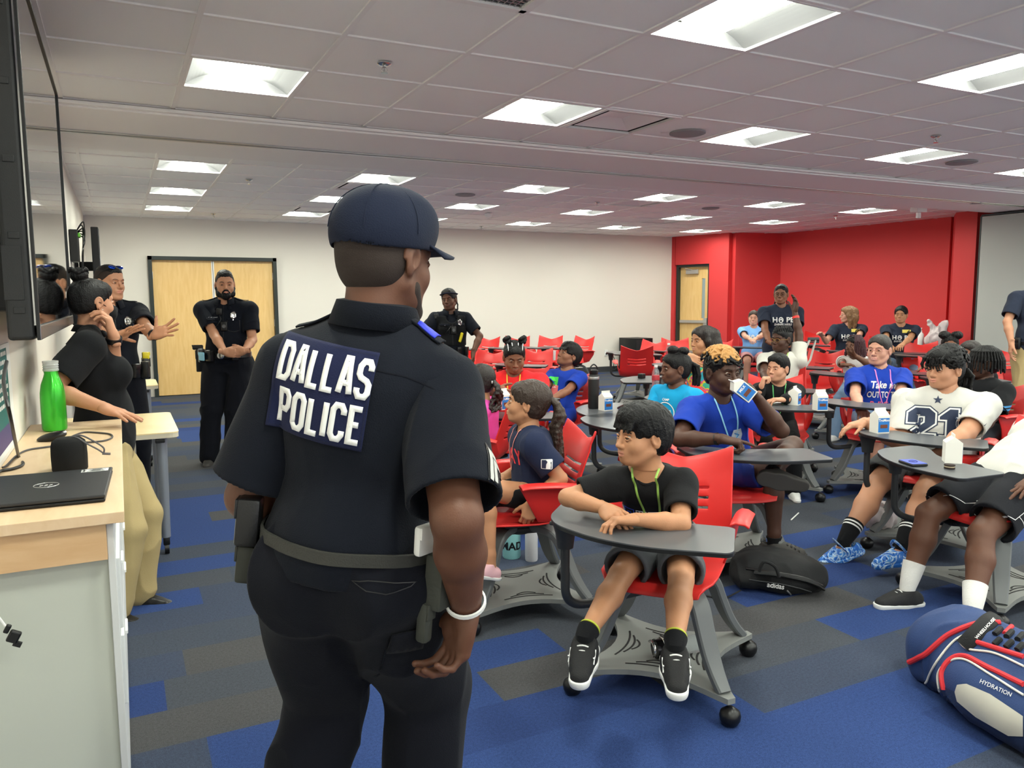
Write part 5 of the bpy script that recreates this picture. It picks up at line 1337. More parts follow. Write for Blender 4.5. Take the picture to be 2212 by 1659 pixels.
def fringe_hair(P, m, **k):      # straight hair falling onto the forehead
    def pr(F):
        F.ell((0, .01, .078), (.074, .088, .052), k=.02)
        for i in range(9): x = -.052+.013*i; F.cap((x*.8, .070, .082), (x*1.02-.004, .094-.25*abs(x)**1.4*4*.2, .035-.010*(i % 2)), .012, .006, k=.006)
    return hair(P, pr, m, **k)
def curls(P, m, n, lo_, hi_, r=.012, seed=1, cond=None, res=.0032, name='curls'):
    rr = random.Random(seed); F = Field((-.14, -.17, -.16), (.14, .15, .19), res); c = 0
    while c < n:
        u = Vector((rr.gauss(0, 1), rr.gauss(0, 1), rr.gauss(0, 1))).normalized(); p = Vector((u.x*.086, -.018+u.y*.106, .034+u.z*.096))
        if not (lo_ < p.z < hi_) or (cond and not cond(p)): continue
        a = rr.random()*6; t = u.orthogonal(); t2 = u.cross(t); R_ = .012+rr.random()*.006
        pts = [p+u*(.002+.016*j/6)+(t*math.cos(a+j*1.15)+t2*math.sin(a+j*1.15))*R_ for j in range(7)]; F.path(pts, r*.42, k=.003); c += 1
    V, Q = F.mesh(); V = V*P.hs @ np.array(P.HB).T+np.array(P.head); return mesh_obj(name, V, Q, m, P.o)
def strands(P, m, lines, r=.006, res=.0034, name='locks', k=.004, rend=.5, world=False):
    """lines: polylines in head space (or room space)"""
    pts = [tuple(p) for l in lines for p in l]; lo = np.min(pts, 0)-.03; hi = np.max(pts, 0)+.03; F = Field(lo, hi, res)
    for l in lines:
        n = len(l); F.path(l, [r*lerp(1, rend, i/(n-1)) for i in range(n)], k=k)
    V, Q = F.mesh()
    if not world: V = V*P.hs @ np.array(P.HB).T+np.array(P.head)
    V = folds(V, Q, .0012, 80, aniso=(1, 1, .3))
    return mesh_obj(name, V, Q, m, P.o)
def belt(P, m, z=.13, r=.02, h=.021, name='belt', bv=None, up=None, n=44):
    bv = bv or P.pbvh; U = P.CB.col[2]; c = lerp(P.pelvis, P.neck, z); rows = []; bm = bmesh.new(); R, Fw = P.CB.col[0], P.CB.col[1]
    pts = []
    for k in range(n):
        d = R*math.sin(2*PI*k/n)+Fw*math.cos(2*PI*k/n); hits = [b.ray_cast(c+d*.5, -d)[0] for b in bv] if isinstance(bv, (list, tuple)) else [bv.ray_cast(c+d*.5, -d)[0]]
        rr = max([(x-c).dot(d) for x in hits if x is not None] or [.13]); pts.append(rr)
    pts = [(pts[i-1]+pts[i]*2+pts[(i+1) % n])/4 for i in range(n)]
    for k in range(n):
        d = R*math.sin(2*PI*k/n)+Fw*math.cos(2*PI*k/n); e = c+d*(pts[k]+.003); e2 = e+d*.006
        rows.append([bm.verts.new(v) for v in (e+U*h, e2+U*h*.9, e2-U*h*.9, e-U*h)])
    for k in range(n):
        A, B = rows[k], rows[(k+1) % n]
        for j in range(3): bm.faces.new((A[j], A[j+1], B[j+1], B[j]))
    bmesh.ops.recalc_face_normals(bm, faces=bm.faces)
    P.beltr = lambda ang, extra=0: c+(R*math.sin(ang)+Fw*math.cos(ang))*(pts[int(round(ang/(2*PI)*n)) % n]+.01+extra)
    return bm_obj(name, bm, m, P.o, smooth=True)
def pouch(P, ang, size, name='pouch', dz=0, m=None, extra=0, bev=.008, rot=0):
    d = P.CB.col[0]*math.sin(ang)+P.CB.col[1]*math.cos(ang); t = UP.cross(d).normalized(); c = P.beltr(ang % (2*PI), size[1]/2+extra)+P.CB.col[2]*dz
    bm = bmesh.new(); box(bm, c, size, R=frame(t, d, t.cross(d)) @ roty(rot), bev=bev); box(bm, c+d*size[1]*.5+P.CB.col[2]*size[2]*.28, (size[0]*.96, .006, size[2]*.4), R=frame(t, d, t.cross(d)) @ roty(rot), bev=.002)
    return bm_obj(name, bm, m or m_lea, P.o, smooth=True)
def collar(P, m, hgt=.045, r=.066, open_=0.35, name='collar', th=.006, fall=True):
    U, R, Fw = P.CB.col[2], P.CB.col[0], P.CB.col[1]; c = P.neck+U*.012*P.S; n = 40; bm = bmesh.new(); rows = []
    for k in range(n+1):
        a = open_/2+(2*PI-open_)*k/n; d = R*math.sin(a)+Fw*math.cos(a); fr = math.cos(a); rr = r*P.hs*(1+.10*fr)
        z_ = c+d*(rr+.045)-U*.070; b = c+d*rr-U*.02*max(0, fr); t = c+d*(rr*.93)+U*hgt*(1-.25*max(0, fr))-U*.02*max(0, fr); o_ = c+d*(rr*1.0+.012)+U*hgt*(.92-.2*max(0, fr))-U*.02*max(0, fr); f_ = c+d*(rr+.026+.016*max(0, fr))+U*(-.006-.03*max(0, fr)**2)
        rows.append([bm.verts.new(v) for v in ((z_, b, t, o_, f_) if fall else (z_, b, t))])
    for i in range(n):
        for j in range(len(rows[0])-1): bm.faces.new((rows[i][j], rows[i+1][j], rows[i+1][j+1], rows[i][j+1]))
    o = bm_obj(name, bm, m, P.o, smooth=True); md = o.modifiers.new('t', 'SOLIDIFY'); md.thickness = .003; md.offset = 0; return o
def hit_front(P, r, u, d=None):
    """a spot on the shirt front: r to the person's right, u up from the pelvis as a fraction"""
    q = lerp(P.pelvis, P.neck, u)+P.CB.col[0]*r; dd_ = d or P.CB.col[1]; h = P.bvh.ray_cast(q+dd_*.5, -dd_); return (h[0] or q+dd_*.12), dd_
def uniform_front(P, name_txt=True, badge=True, camera_=True, mic=True):
    R, Fw, U = P.CB.col[0], P.CB.col[1], P.CB.col[2]; RF = frame(R, Fw, U)
    if badge:
        p, d = hit_front(P, -.085, .80); bm = poly_tris([[(.026*math.cos(a)*(1 if k % 2 else .9), .034*math.sin(a)) for k, a in enumerate([2*PI*i/16 for i in range(16)])]], .02)
        decal(bm, p, -R, U, P.bvh, .006, m_chrome, 'badge', P.shirt, thick=.003)
        bm = stroke_tris([[(.012*math.cos(a), .012*math.sin(a)) for a in [2*PI*i/12 for i in range(13)]]], .003, .01); decal(bm, p, -R, U, P.bvh, .011, m_lea, 'badge_seal', P.shirt)
    for s in (-1, 1):
        p, d = hit_front(P, s*.085, .66); bm = box_tri(.105, .022); decal(bm, p+U*.042, -R, U, P.bvh, .004, P.shirt.data.materials[0], 'pocket_flap', P.shirt, thick=.004)
        bm = stroke_tris([[(-.05, .04), (-.05, -.06), (0, -.072), (.05, -.06), (.05, .04)]], .003, .02); decal(bm, p, -R, U, P.bvh, .003, m_lea, 'pocket_seam', P.shirt)
        bm = poly_tris([[(.005*math.cos(2*PI*i/10), .005*math.sin(2*PI*i/10)) for i in range(10)]], .02); decal(bm, p+U*.036, -R, U, P.bvh, .010, m_chrome, 'pocket_button', P.shirt)
    bm = stroke_tris([[(0, -.26), (0, .20)]], .004, .02); p, d = hit_front(P, .0, .6); decal(bm, p, -R, U, P.bvh, .003, m_lea, 'placket', P.shirt)
    if camera_:
        p, d = hit_front(P, -.01, .62); bm = bmesh.new(); box(bm, p+d*.014, (.058, .026, .085), R=RF, bev=.009, seg=3); o = bm_obj('body_camera', bm, m_black, P.shirt, smooth=True)
        bm = bmesh.new(); lathe(bm, [(.017, 0), (.017, .004), (.011, .005), (.009, .002), (.001, .002)], p+d*.026, 20, R=frame(R, -U, Fw)); bm_obj('camera_lens', bm, mat('grey_ring', (90, 92, 94), .3), o, smooth=True)
    if mic:
        p, d = hit_front(P, .03, .86); bm = bmesh.new(); box(bm, p+d*.016, (.05, .028, .06), R=RF, bev=.009); o = bm_obj('radio_microphone', bm, m_black, P.shirt, smooth=True)
        a, _ = hit_front(P, .06, .6); bm = bmesh.new(); tube(bm, smoothpath([p+d*.02-U*.03, lerp(p, a, .5)+d*.03-R*.03, a+d*.012, lerp(P.pelvis, P.neck, .3)+R*.17]), .004, 8); bm_obj('radio_cord', bm, m_black, P.shirt, smooth=True)
    if name_txt:
        p, d = hit_front(P, .085, .765); bm = text_tris('C. ALVAREZ' if name_txt is True else name_txt, .014, bold=.01); decal(bm, p, -R, U, P.bvh, .004, mat('silver_thread', (170, 172, 176), .5), 'name_embroidery', P.shirt)
def epaulettes(P, m, m2=None):
    for i, s in ((0, -1), (1, 1)):
        a = lerp(P.neck, P.sh[i], .32); b = lerp(P.neck, P.sh[i], 1.0); bm = box_tri(1, 1, .12); U = P.CB.col[2]; c = (a+b)/2; ln = (b-a).length; ax = (b-a).normalized()
        for v in bm.verts: v.co = Vector((v.co.x*ln, v.co.y*.046*P.S, 0))
        decal(bm, c+U*.05, ax, P.CB.col[1] if ax.cross(P.CB.col[1]).z > 0 else -P.CB.col[1], P.bvh, .004, m, 'epaulette', P.shirt, thick=.004, n=UP)

# ---------------------------------------------------------------- 1 foreground officer
d = 1.70; bd = head_vec(-170); pv = at(752, 1215, d+.03)
P = person('officer', 'officer seen from behind in navy uniform and baseball cap, nearest the camera', at(833, 560, d), 1.09, head_vec(-146), bd, pelvis=pv, lean=.03, roll=.12, S=1.05, W=.94, belly=1.05, kind='man', hroll=.02, pitch=-.12, shd=.105,
    skin_m=SK['dark'][0], lip_m=SK['dark'][1], sit=False, res=.006, neck=.145, arml=1.02, armthick=1.2, thick=1.1, legthick=1.15, bighand=True,
    arms=[dict(t=at(660, 1160, d+.27), pole=-FH*.8-RH*.5, d=RH), dict(t=at(1008, 1318, d-.04), pole=-FH+RH*.12, pose='grip', d=-UP-RH*.25, n=-FH*.55-RH*.8)],
    legs=[dict(t=Vector((pv.x, pv.y, .09))-RH*.19+FH*.02), dict(t=Vector((pv.x, pv.y, .09))+RH*.13+FH*.05)])
PEOPLE.append(P)
shirt(P, m_navy, g=.024, sleeve=.88, flare=.046, hem=.10, amp=.006, freq=7, collar=False, res=.006, sl_r=-.006, neck_r=.046)
pants(P, m_navyp, g=.030, amp=.011, freq=6, res=.006, waist=.19)
shoes(P, m_boot, m_bsole)
collar(P, m_navy, hgt=.05, r=.069, open_=.5)
R_, F_w, U_ = P.CB.col[0], P.CB.col[1], P.CB.col[2]
hair(P, lambda F: None, m_stub, name='shaved_hair', g=.0035, amp=0, low=-.055)
# stubble beard
F = Field((-.09, -.05, -.14), (.09, .12, .0), .003); F.cap((.050, .022, -.056), (.030, .056, -.098), .0215, .0215, k=.02); F.cap((-.050, .022, -.056), (-.030, .056, -.098), .0215, .0215, k=.02); F.cap((-.014, .070, -.101), (.014, .070, -.101), .0205, k=.02)
V, Q = F.mesh(); V = V*P.hs @ np.array(P.HB).T+np.array(P.head); mesh_obj('stubble', V, Q, m_stub, P.o)
def ball_cap(P, m):
    F = Field((-.14, -.16, -.04), (.14, .26, .17), .003)
    F.ell((0, -.015, .045), (.093, .114, .098), k=.01); F.ell((0, .03, .075), (.080, .085, .072), k=.02); F.plane((0, 0, .018), (0, .12, -1), k=.004)
    F.ell((0, -.018, .02), (.082, .103, .08), k=.004, cut=True)
    V, Q = F.mesh(); V = relax(V, Q, 1, .4); V = V*P.hs @ np.array(P.HB).T+np.array(P.head); c_ = mesh_obj('baseball_cap', V, Q, m, P.o)
    bm = bmesh.new(); rows = []
    for i in range(13):
        a = -1.15+2.3*i/12; row = []
        for j in range(7):
            t = j/6; r1 = Vector((.090*math.sin(a), -.015+.112*math.cos(a), .030)); ext = .075*math.cos(a*.95)**.7; q = r1+Vector((math.sin(a)*.25, 1, 0))*ext*t; q.z += -.006*t-.022*abs(q.x/.09)**2*(.4+.6*t)+.010; row.append(bm.verts.new(hp(P, *q)))
        rows.append(row)
    for i in range(12):
        for j in range(6): bm.faces.new((rows[i][j], rows[i+1][j], rows[i+1][j+1], rows[i][j+1]))
    b_ = bm_obj('brim', bm, m, c_, smooth=True); md = b_.modifiers.new('t', 'SOLIDIFY'); md.thickness = .004; md.offset = 0
    bm = bmesh.new(); lathe(bm, [(.010, -.002), (.008, .004), (.001, .006)], hp(P, 0, -.012, .143), 14, R=P.HB); bm_obj('button', bm, m, c_, smooth=True)
    bm = bmesh.new()
    for k in range(6):
        a = PI/6+k*PI/3; tube(bm, [hp(P, .0945*math.cos(e)*math.sin(a), -.015+.1155*math.cos(e)*math.cos(a), .045+.0993*math.sin(e)) for e in [i*PI/2/10 for i in range(11)]], .0012, 5)
    bm_obj('cap_seams', bm, m, c_, smooth=True)
ball_cap(P, cloth('navy_cap_cloth', (22, 28, 46)))
# back patch with block lettering
BK = dict(D=[[(0, 0), (0, 1), (.42, 1), (.6, .84), (.6, .16), (.42, 0), (0, 0)]], A=[[(0, 0), (.22, 1), (.38, 1), (.6, 0)], [(.10, .30), (.50, .30)]], L=[[(0, 1), (0, 0), (.52, 0)]], S=[[(.58, .76), (.58, .88), (.45, 1), (.15, 1), (0, .86), (0, .64), (.12, .54), (.46, .46), (.6, .36), (.6, .13), (.46, 0), (.13, 0), (0, .13), (0, .24)]],
          P=[[(0, 0), (0, 1), (.45, 1), (.6, .86), (.6, .58), (.45, .44), (0, .44)]], O=[[(0, .14), (0, .86), (.15, 1), (.45, 1), (.6, .86), (.6, .14), (.45, 0), (.15, 0), (0, .14)]], I=[[(0, 0), (0, 1)]], C=[[(.6, .74), (.6, .86), (.45, 1), (.15, 1), (0, .86), (0, .14), (.15, 0), (.45, 0), (.6, .14), (.6, .26)]], E=[[(.55, 1), (0, 1), (0, 0), (.55, 0)], [(0, .52), (.45, .52)]])
def block_word(wd, w, h, gap, x0, y0):
    out = []; x = x0
    for ch in wd:
        for ln in BK[ch]: out.append([(x+a*w/.6, y0+b*h) for a, b in ln])
        x += (0 if ch == 'I' else w*.84 if ch == 'L' else w)+gap
    return out
bu, bv_ = R_, U_
pc = at(665, 857, 1.5); bmp = box_tri(.222, .196, .012)
m_patch = cloth('dark_blue_patch', (26, 31, 62))
ush = (at(812, 768, 1.5)-at(592, 728, 1.5)); ush -= FH*ush.dot(FH); ush = ush.normalized(); vsh = (at(592, 728, 1.5)-at(577, 915, 1.5)); vsh -= FH*vsh.dot(FH); vsh = (vsh-ush*vsh.dot(ush)).normalized()
pn = -FH
o_ = decal(bmp, pc, ush, vsh, P.bvh, .004, m_patch, 'back_patch', P.shirt, thick=.0035, n=pn)
bm = stroke_tris([[(-.107, -.094), (-.107, .094), (.107, .094), (.107, -.094), (-.107, -.094)]], .003, .012); decal(bm, pc, ush, vsh, P.bvh, .009, cloth('patch_edging', (28, 32, 56)), 'patch_edging', P.shirt, n=pn)
bm = stroke_tris(block_word('DALLAS', .0225, .068, .0145, -.0960, .011), .0118, .008); decal(bm, pc, ush, vsh, P.bvh, .0085, m_ink, 'back_lettering', P.shirt, thick=.0015, n=pn)
bm = stroke_tris(block_word('POLICE', .0225, .068, .0155, -.083, -.082), .0118, .008); decal(bm, pc, ush, vsh, P.bvh, .0085, m_ink, 'back_lettering', P.shirt, thick=.0015, n=pn)
# yoke seam, epaulettes, chevrons
bm = stroke_tris([[(-.155, .02), (-.09, .035), (0, .04), (.09, .035), (.155, .02)]], .0022, .012); decal(bm, P.neck-U_*.105, ush, vsh, P.bvh, .0015, m_navyp, 'yoke_seam', P.shirt, n=pn)
epaulettes(P, m_navy)
bm = box_tri(.050, .050); decal(bm, lerp(P.neck, P.sh[1], .80)+U_*.05, (P.sh[1]-P.neck).normalized(), -P.CB.col[1] if False else P.CB.col[1], P.bvh, .010, mat('blue_rank_slide', (38, 52, 190), .6), 'rank_slide', P.shirt, thick=.003, n=UP)
for i, (dx, m_) in enumerate(((0, m_lea), (0, 0))):
    if i: break
ch_c = lerp(P.sh[1], P.arm[1]['el'], .56)+R_*.05
chn = (R_*.75-FH*.62).normalized(); chu = UP.cross(chn).normalized()
bm = poly_tris([[(-.045, -.025), (0, .030), (.045, -.025), (.045, -.062), (0, -.062+.03), (-.045, -.062)]], .01); bmesh.ops.translate(bm, verts=bm.verts, vec=(0, .02, 0)); decal(bm, ch_c, chu, UP, P.bvh, .003, m_lea, 'sleeve_patch', P.shirt, n=chn)
for q in (0, -.020): bm = stroke_tris([[(-.036, -.024+q), (0, .016+q), (.036, -.024+q)]], .0105, .008); bmesh.ops.translate(bm, verts=bm.verts, vec=(0, .018, 0)); decal(bm, ch_c, chu, UP, P.bvh, .005, mat('silver_chevron', (176, 176, 172), .6), 'chevron', P.shirt, n=chn)
belt(P, mat('woven_duty_belt', (48, 48, 44), .6, bump=.4, bscale=300), z=.125, h=.014, bv=[P.pbvh, P.bvh])
pouch(P, math.radians(-108), (.060, .05, .105), 'belt_pouch', dz=.015); pouch(P, math.radians(-104), (.05, .045, .085), 'holster', dz=-.085, m=mat('dark_green_holster', (44, 46, 40), .6))
pouch(P, math.radians(118), (.05, .02, .065), 'radio', dz=.05, m=m_white); pouch(P, math.radians(108), (.055, .045, .12), 'holster', dz=-.04, m=mat('worn_holster', (58, 60, 54), .7, bump=.8, bscale=60)); pouch(P, math.radians(112), (.028, .028, .09), 'pistol_grip', dz=-.13, m=mat('worn_holster', (58, 60, 54)))
# rear pocket welt and cargo pocket flap on the trousers
bm = stroke_tris([[(-.062, -.002), (-.03, -.016), (.01, -.018), (.055, .0), (.062, .008), (.02, .006), (-.03, .004), (-.062, -.002)]], .0022, .008); decal(bm, at(815, 1290, 1.5), ush, vsh, P.pbvh, .003, m_lea, 'rear_pocket', P.pants, n=pn)
bm = box_tri(.085, .055); decal(bm, at(940, 1455, 1.5), RH, UP, P.pbvh, .006, m_navyp, 'cargo_flap', P.pants, thick=.006, n=(-FH+RH*.5).normalized())
bm = stroke_tris([[(-.043, .02), (-.043, -.17), (.04, -.18)]], .003, .02); decal(bm, at(940, 1455, 1.5), RH, UP, P.pbvh, .003, m_lea, 'cargo_pocket_seam', P.pants, n=(-FH+RH*.5).normalized())
bm = box_tri(.012, .045); decal(bm, at(668, 1188, 1.5), RH, UP, P.pbvh, .008, m_navyp, 'belt_loop', P.pants, thick=.004, n=pn)
wrist_band(P, 1, m_white, r=1.25, t=.10, w=.0045)
# ---------------------------------------------------------------- helpers for the seated children
def Hd(px, py, d): return at(px, py, d)
def tee(P, m, **k): k.setdefault('sleeve', .66); k.setdefault('flare', .026); k.setdefault('g', .016); return shirt(P, m, **k)
def done(P): PEOPLE.append(P); return P

# ---------------------------------------------------------------- 2 woman in black polo by the cabinet
wrist_l = at(192, 722, 3.55)
pv = at(205, 985, 3.80); pv = Vector((.02, 4.12, .93)) if False else at(225, 950, 3.72)
P = done(person('woman', 'woman with hair bun in black polo and khaki trousers, leaning on the cabinet', at(200, 654, 3.72), .94, head_vec(-146), head_vec(-118), pelvis=at(230, 960, 3.78), lean=.10, roll=0, S=.94, W=1.08, belly=1.12, bust=1.15, kind='woman',
    skin_m=SK['tan'][0], lip_m=SK['tan'][1], sit=False, shd=.06,
    arms=[dict(t=at(246, 728, 3.66), pole=-UP-FH*.2+RH*.4, d=UP-RH*.22, n=-RH-FH*.4, pose='grip'), dict(t=at(222, 880, 3.42), pole=-RH*.9-FH*.5-UP*.2, d=RH*.95-FH*.15-UP*.28, n=-UP, pose='flat')],
    legs=[dict(t=at(303, 1280, 3.82), toe=RH*1-FH*.05, pole=RH), dict(t=at(248, 1322, 3.62), toe=RH-FH*.2, pole=RH-FH*.3)]))
for l, z_ in zip(P.leg, (.09, .09)): pass
tee(P, m_blackc, collar=False, sleeve=.78, flare=.03, amp=.004, freq=8, hem=-.02); collar(P, m_blackc, hgt=.028, r=.060, open_=.8)
pants(P, m_khaki, g=.018, amp=.008, freq=7, waist=.02); shoes(P, m_lea, m_bsole, sc=1.02)
hair(P, lambda F: (F.ell((0, -.060, .138), (.044, .042, .036), k=.012)) and None, m_hblack, g=.006, low=-.038, amp=.0018, freq=40)
strands(P, m_hblack, [[(.036*math.cos(a), -.062+.036*math.sin(a), .158+.010*math.sin(3*a)) for a in [2*PI*i/14 for i in range(15)]]], r=.011, name='hair_bun', rend=.9)
def face_mask(P, m, chin=False):
    F = Field((-.09, -.02, -.15), (.09, .15, .03), .003); F.ell((0, .060, -.055), (.060, .058, .052), k=.01); F.cap((0, .085, -.03), (0, .112, -.035), .022, .015, k=.02); F.ell((0, .052, -.055), (.054, .050, .046), k=.003, cut=True); F.plane((0, 0, -.010), (0, -.3, 1)); F.plane((0, .03, 0), (0, -1, -.3))
    V, Q = F.mesh(); V = relax(V, Q, 1, .4)*P.hs @ np.array(P.HB).T+np.array(P.head); o = mesh_obj('face_mask', V, Q, m, P.o); bm = bmesh.new()
    for s in (-1, 1):
        for z0, z1 in ((-.028, .012), (-.088, -.035)): tube(bm, smoothpath([hp(P, s*.056, .050, z0), hp(P, s*.072, .02, (z0+z1)/2-.004), hp(P, s*.082, -.010, z1-.01), hp(P, s*.084, -.022, -.012)]), .0016, 6)
    bm_obj('ear_loops', bm, m, o, smooth=True); return o
face_mask(P, m_blackc); 
for s in (-1, 1): bm = bmesh.new(); bmesh.ops.create_uvsphere(bm, u_segments=10, v_segments=8, radius=.0035, matrix=Matrix.Translation(hp(P, s*.083, .004, -.036))); bm_obj('earring', bm, m_chrome, P.o, smooth=True)
wrist_band(P, 0, m_lea, r=1.0, name='wristwatch', t=.06, w=.012, fat=.006)

# ---------------------------------------------------------------- 3 officer speaking with both hands raised
P = done(person('officer', 'officer with blue sunglasses on his head, gesturing with both hands', at(237, 612, 5.5), 1.02, head_vec(-68), head_vec(-42), S=1.0, W=1.1, belly=1.1, kind='man', lean=.02, skin_m=SK['tan'][0], lip_m=SK['tan'][1], sit=False,
    arms=[dict(t=at(345, 738, 5.15), pole=-UP+FH*.3, d=RH*.9+UP*.32-FH*.2, n=-FH*.8+UP*.3, pose='spread'), dict(t=at(285, 752, 4.95), pole=-UP-RH*.5, d=RH*.85+UP*.35, n=-FH*.2-UP*.6+RH*.2, pose='spread')]))
shirt(P, m_navy, g=.02, sleeve=.74, flare=.022, collar=False, hem=.1, amp=.004); pants(P, m_navyp, g=.022, waist=.18); shoes(P, m_boot, m_bsole); collar(P, m_navy, open_=.75); uniform_front(P, name_txt=False); epaulettes(P, m_navy)
fade_hair(P, m_hblack); brows(P, m_hblack)
bm = bmesh.new()
for s in (-1, 1): bmesh.ops.create_uvsphere(bm, u_segments=16, v_segments=10, radius=1, matrix=Matrix.Translation(hp(P, s*.030, .066, .108)) @ P.HB.to_4x4() @ Matrix.Rotation(.9, 4, 'X') @ Matrix.Diagonal((.030, .008, .019, 1)))
g_ = bm_obj('sunglasses', bm, mat('blue_mirror_lens', (20, 70, 190), .08, metal=.8), P.o, smooth=True); bm = bmesh.new()
for s in (-1, 1): tube(bm, [hp(P, s*.055, .058, .105), hp(P, s*.080, .01, .07), hp(P, s*.082, -.03, .035)], .002, 6)
tube(bm, [hp(P, -.03, .08, .113), hp(P, .03, .08, .113)], .003, 6); bm_obj('sunglasses_frame', bm, m_black, g_, smooth=True)
belt(P, m_lea, z=.14, h=.026, bv=[P.pbvh, P.bvh])
for a, sz, nm in ((-35, (.05, .04, .10), 'pouch'), (-62, (.06, .05, .12), 'pouch'), (-88, (.05, .05, .16), 'stun_gun_holster'), (20, (.08, .03, .05), 'pouch'), (80, (.06, .06, .2), 'holster')): pouch(P, math.radians(a), sz, nm)
pouch(P, math.radians(-86), (.03, .05, .06), 'stun_gun_grip', dz=.09, m=mat('yellow_plastic', (225, 205, 30), .4))
pouch(P, math.radians(0), (.06, .01, .045), 'belt_buckle', m=m_chrome); wrist_band(P, 0, m_lea, r=1.0, name='wristwatch', t=.06, w=.013, fat=.006)
P_o2 = P

# ---------------------------------------------------------------- 4 bearded officer
P = done(person('officer', 'bearded officer with hands clasped at the belt, standing before the wooden double door', at(486, 616, 7.02), 1.05, head_vec(-24), head_vec(-8), S=1.0, W=1.2, belly=1.12, kind='man', skin_m=SK['tan'][0], lip_m=SK['tan'][1], sit=False, lean=-.02,
    arms=[dict(t=at(528, 758, 6.80), pole=-UP+FH*.5+RH*.25, pose='fold', d=-RH-UP*.1, n=FH), dict(t=at(487, 764, 6.78), pole=-UP+FH*.5-RH*.25, pose='fold', d=RH-UP*.15, n=FH)],
    legs=[dict(t=at(505, 985, 7.1), toe=-FH+RH*.5), dict(t=at(452, 988, 7.05), toe=-FH+RH*.15)]))
for l in P.leg: pass
shirt(P, m_navy, g=.02, sleeve=.74, flare=.022, collar=False, hem=.1, amp=.004); pants(P, m_navyp, g=.03, waist=.18, amp=.007); shoes(P, mat('grey_work_shoe', (70, 68, 66), .7), m_bsole); collar(P, m_navy, open_=.8); uniform_front(P); epaulettes(P, m_navy)
fade_hair(P, m_hblack, top=.012); brows(P, m_hblack, th=.003)
def beard(P, m, full=True, t=.004):
    F = Field((-.10, -.04, -.15), (.10, .14, .02), .003)
    for s in (-1, 1): F.cap((s*.066, .006, -.030), (s*.050, .04, -.075), .016+t*.3, .022+t*.6, k=.02); F.cap((s*.050, .04, -.075), (s*.0, .075, -.100), .022+t*.6, .020+t, k=.02)
    F.ell((0, .088, -.087), (.034, .018+t*.6, .022+t*.4), k=.01)
    for s in (-1, 1): F.path([(0, .100, -.046), (s*.014, .097, -.048), (s*.027, .086, -.062), (s*.030, .080, -.080)], [.0055, .006, .0055, .007], k=.006)
    F.ell((0, .110, -.061), (.020, .022, .0085), k=.003, cut=True)
    V, Q = F.mesh(); V = folds(V, Q, .0015, 70); V = V*P.hs @ np.array(P.HB).T+np.array(P.head); return mesh_obj('beard', V, Q, m, P.o)
beard(P, m_hblack)
belt(P, m_lea, z=.14, h=.026, bv=[P.pbvh, P.bvh])
for a, sz, nm in ((-30, (.05, .04, .09), 'pouch'), (35, (.07, .05, .10), 'pouch'), (62, (.06, .05, .12), 'pouch')): pouch(P, math.radians(a), sz, nm)
pouch(P, math.radians(86), (.065, .06, .20), 'holster', dz=-.05); pouch(P, math.radians(88), (.035, .09, .04), 'pistol_grip', dz=.07, rot=.4, m=m_black)
pouch(P, math.radians(50), (.10, .012, .075), 'folded_face_mask', dz=-.005, m=mat('pale_blue_mask', (150, 208, 232), .8), extra=.05)
bm = bmesh.new(); c_ = P.beltr(math.radians(8), .006); lathe(bm, [(.03, 0), (.03, .005), (.02, .008), (.001, .008)], c_, 24, R=frame(P.CB.col[0], -P.CB.col[2], P.CB.col[1])); bm_obj('belt_medallion', bm, m_chrome, P.o, smooth=True)

# ---------------------------------------------------------------- 5 female officer by the back wall
P = done(person('officer', 'female officer with navy headband and yellow stun gun, by the back wall', at(970, 648, 8.6), .98, head_vec(14), head_vec(-14), S=.93, W=1.08, belly=1.1, bust=.7, kind='woman', hroll=.12, skin_m=SK['dark'][0], lip_m=SK['dark'][1], sit=False,
    arms=[dict(t=at(1022, 762, 8.5), pole=RH+FH*.3, pose='relaxed', d=-UP), dict(t=at(938, 745, 8.35), pole=-RH-UP*.3, pose='fold')]))
shirt(P, m_navy, g=.02, sleeve=.74, flare=.022, collar=False, hem=.1); pants(P, m_navyp, g=.02, waist=.18); shoes(P, m_boot, m_bsole); collar(P, m_navy, open_=.8)
# vest
F = Field(P.lo, P.hi, .0075); torso(P, F, .036); F.plane(P.neck-UP*.02, UP); F.plane(lerp(P.pelvis, P.neck, .25), -UP)
for a in P.arm: F.cap(a['sh']+UP*.05, a['el'], .075, k=.01, cut=True)
F.cap(P.neck+P.CB.col[1]*.10+UP*.06, P.neck+P.CB.col[1]*.10-UP*.04, .06, k=.01, cut=True); V, Q = F.mesh(); V = relax(V, Q, 1); vest = mesh_obj('duty_vest', V, Q, m_blackc, P.o); P.bvh = BVHTree.FromPolygons([tuple(v) for v in V], [tuple(q) for q in Q])
uniform_front(P, name_txt='T. BROWN'); short_hair(P, m_hblack, top=.012, fringe=True); brows(P, m_hblack)
bm = bmesh.new(); tube(bm, [hp(P, .0885*math.sin(a), -.016+.112*math.cos(a), .062+.014*math.cos(a)) for a in [2*PI*i/30 for i in range(31)]], .012, 8, flat=(1.2, .35, tuple(P.HB.col[2]))); bm_obj('headband', bm, cloth('navy_headband', (30, 34, 62)), P.o, smooth=True)
strands(P, m_hblack, [[(s*.06, -.07+.02*s_, -.02), (s*.075, -.06, -.06), (s*.070, -.05+.01*s_, -.11), (s*.06, -.05, -.15)] for s in (-1, 1) for s_ in (-1, 0, 1)], r=.008, name='braids')
p, dv = hit_front(P, -.09, .45); bm = bmesh.new(); box(bm, p+dv*.02, (.03, .04, .11), R=frame(P.CB.col[0], P.CB.col[1], UP) @ roty(-.3), bev=.01); bm_obj('stun_gun', bm, mat('yellow_plastic', (225, 205, 30), .4), vest)
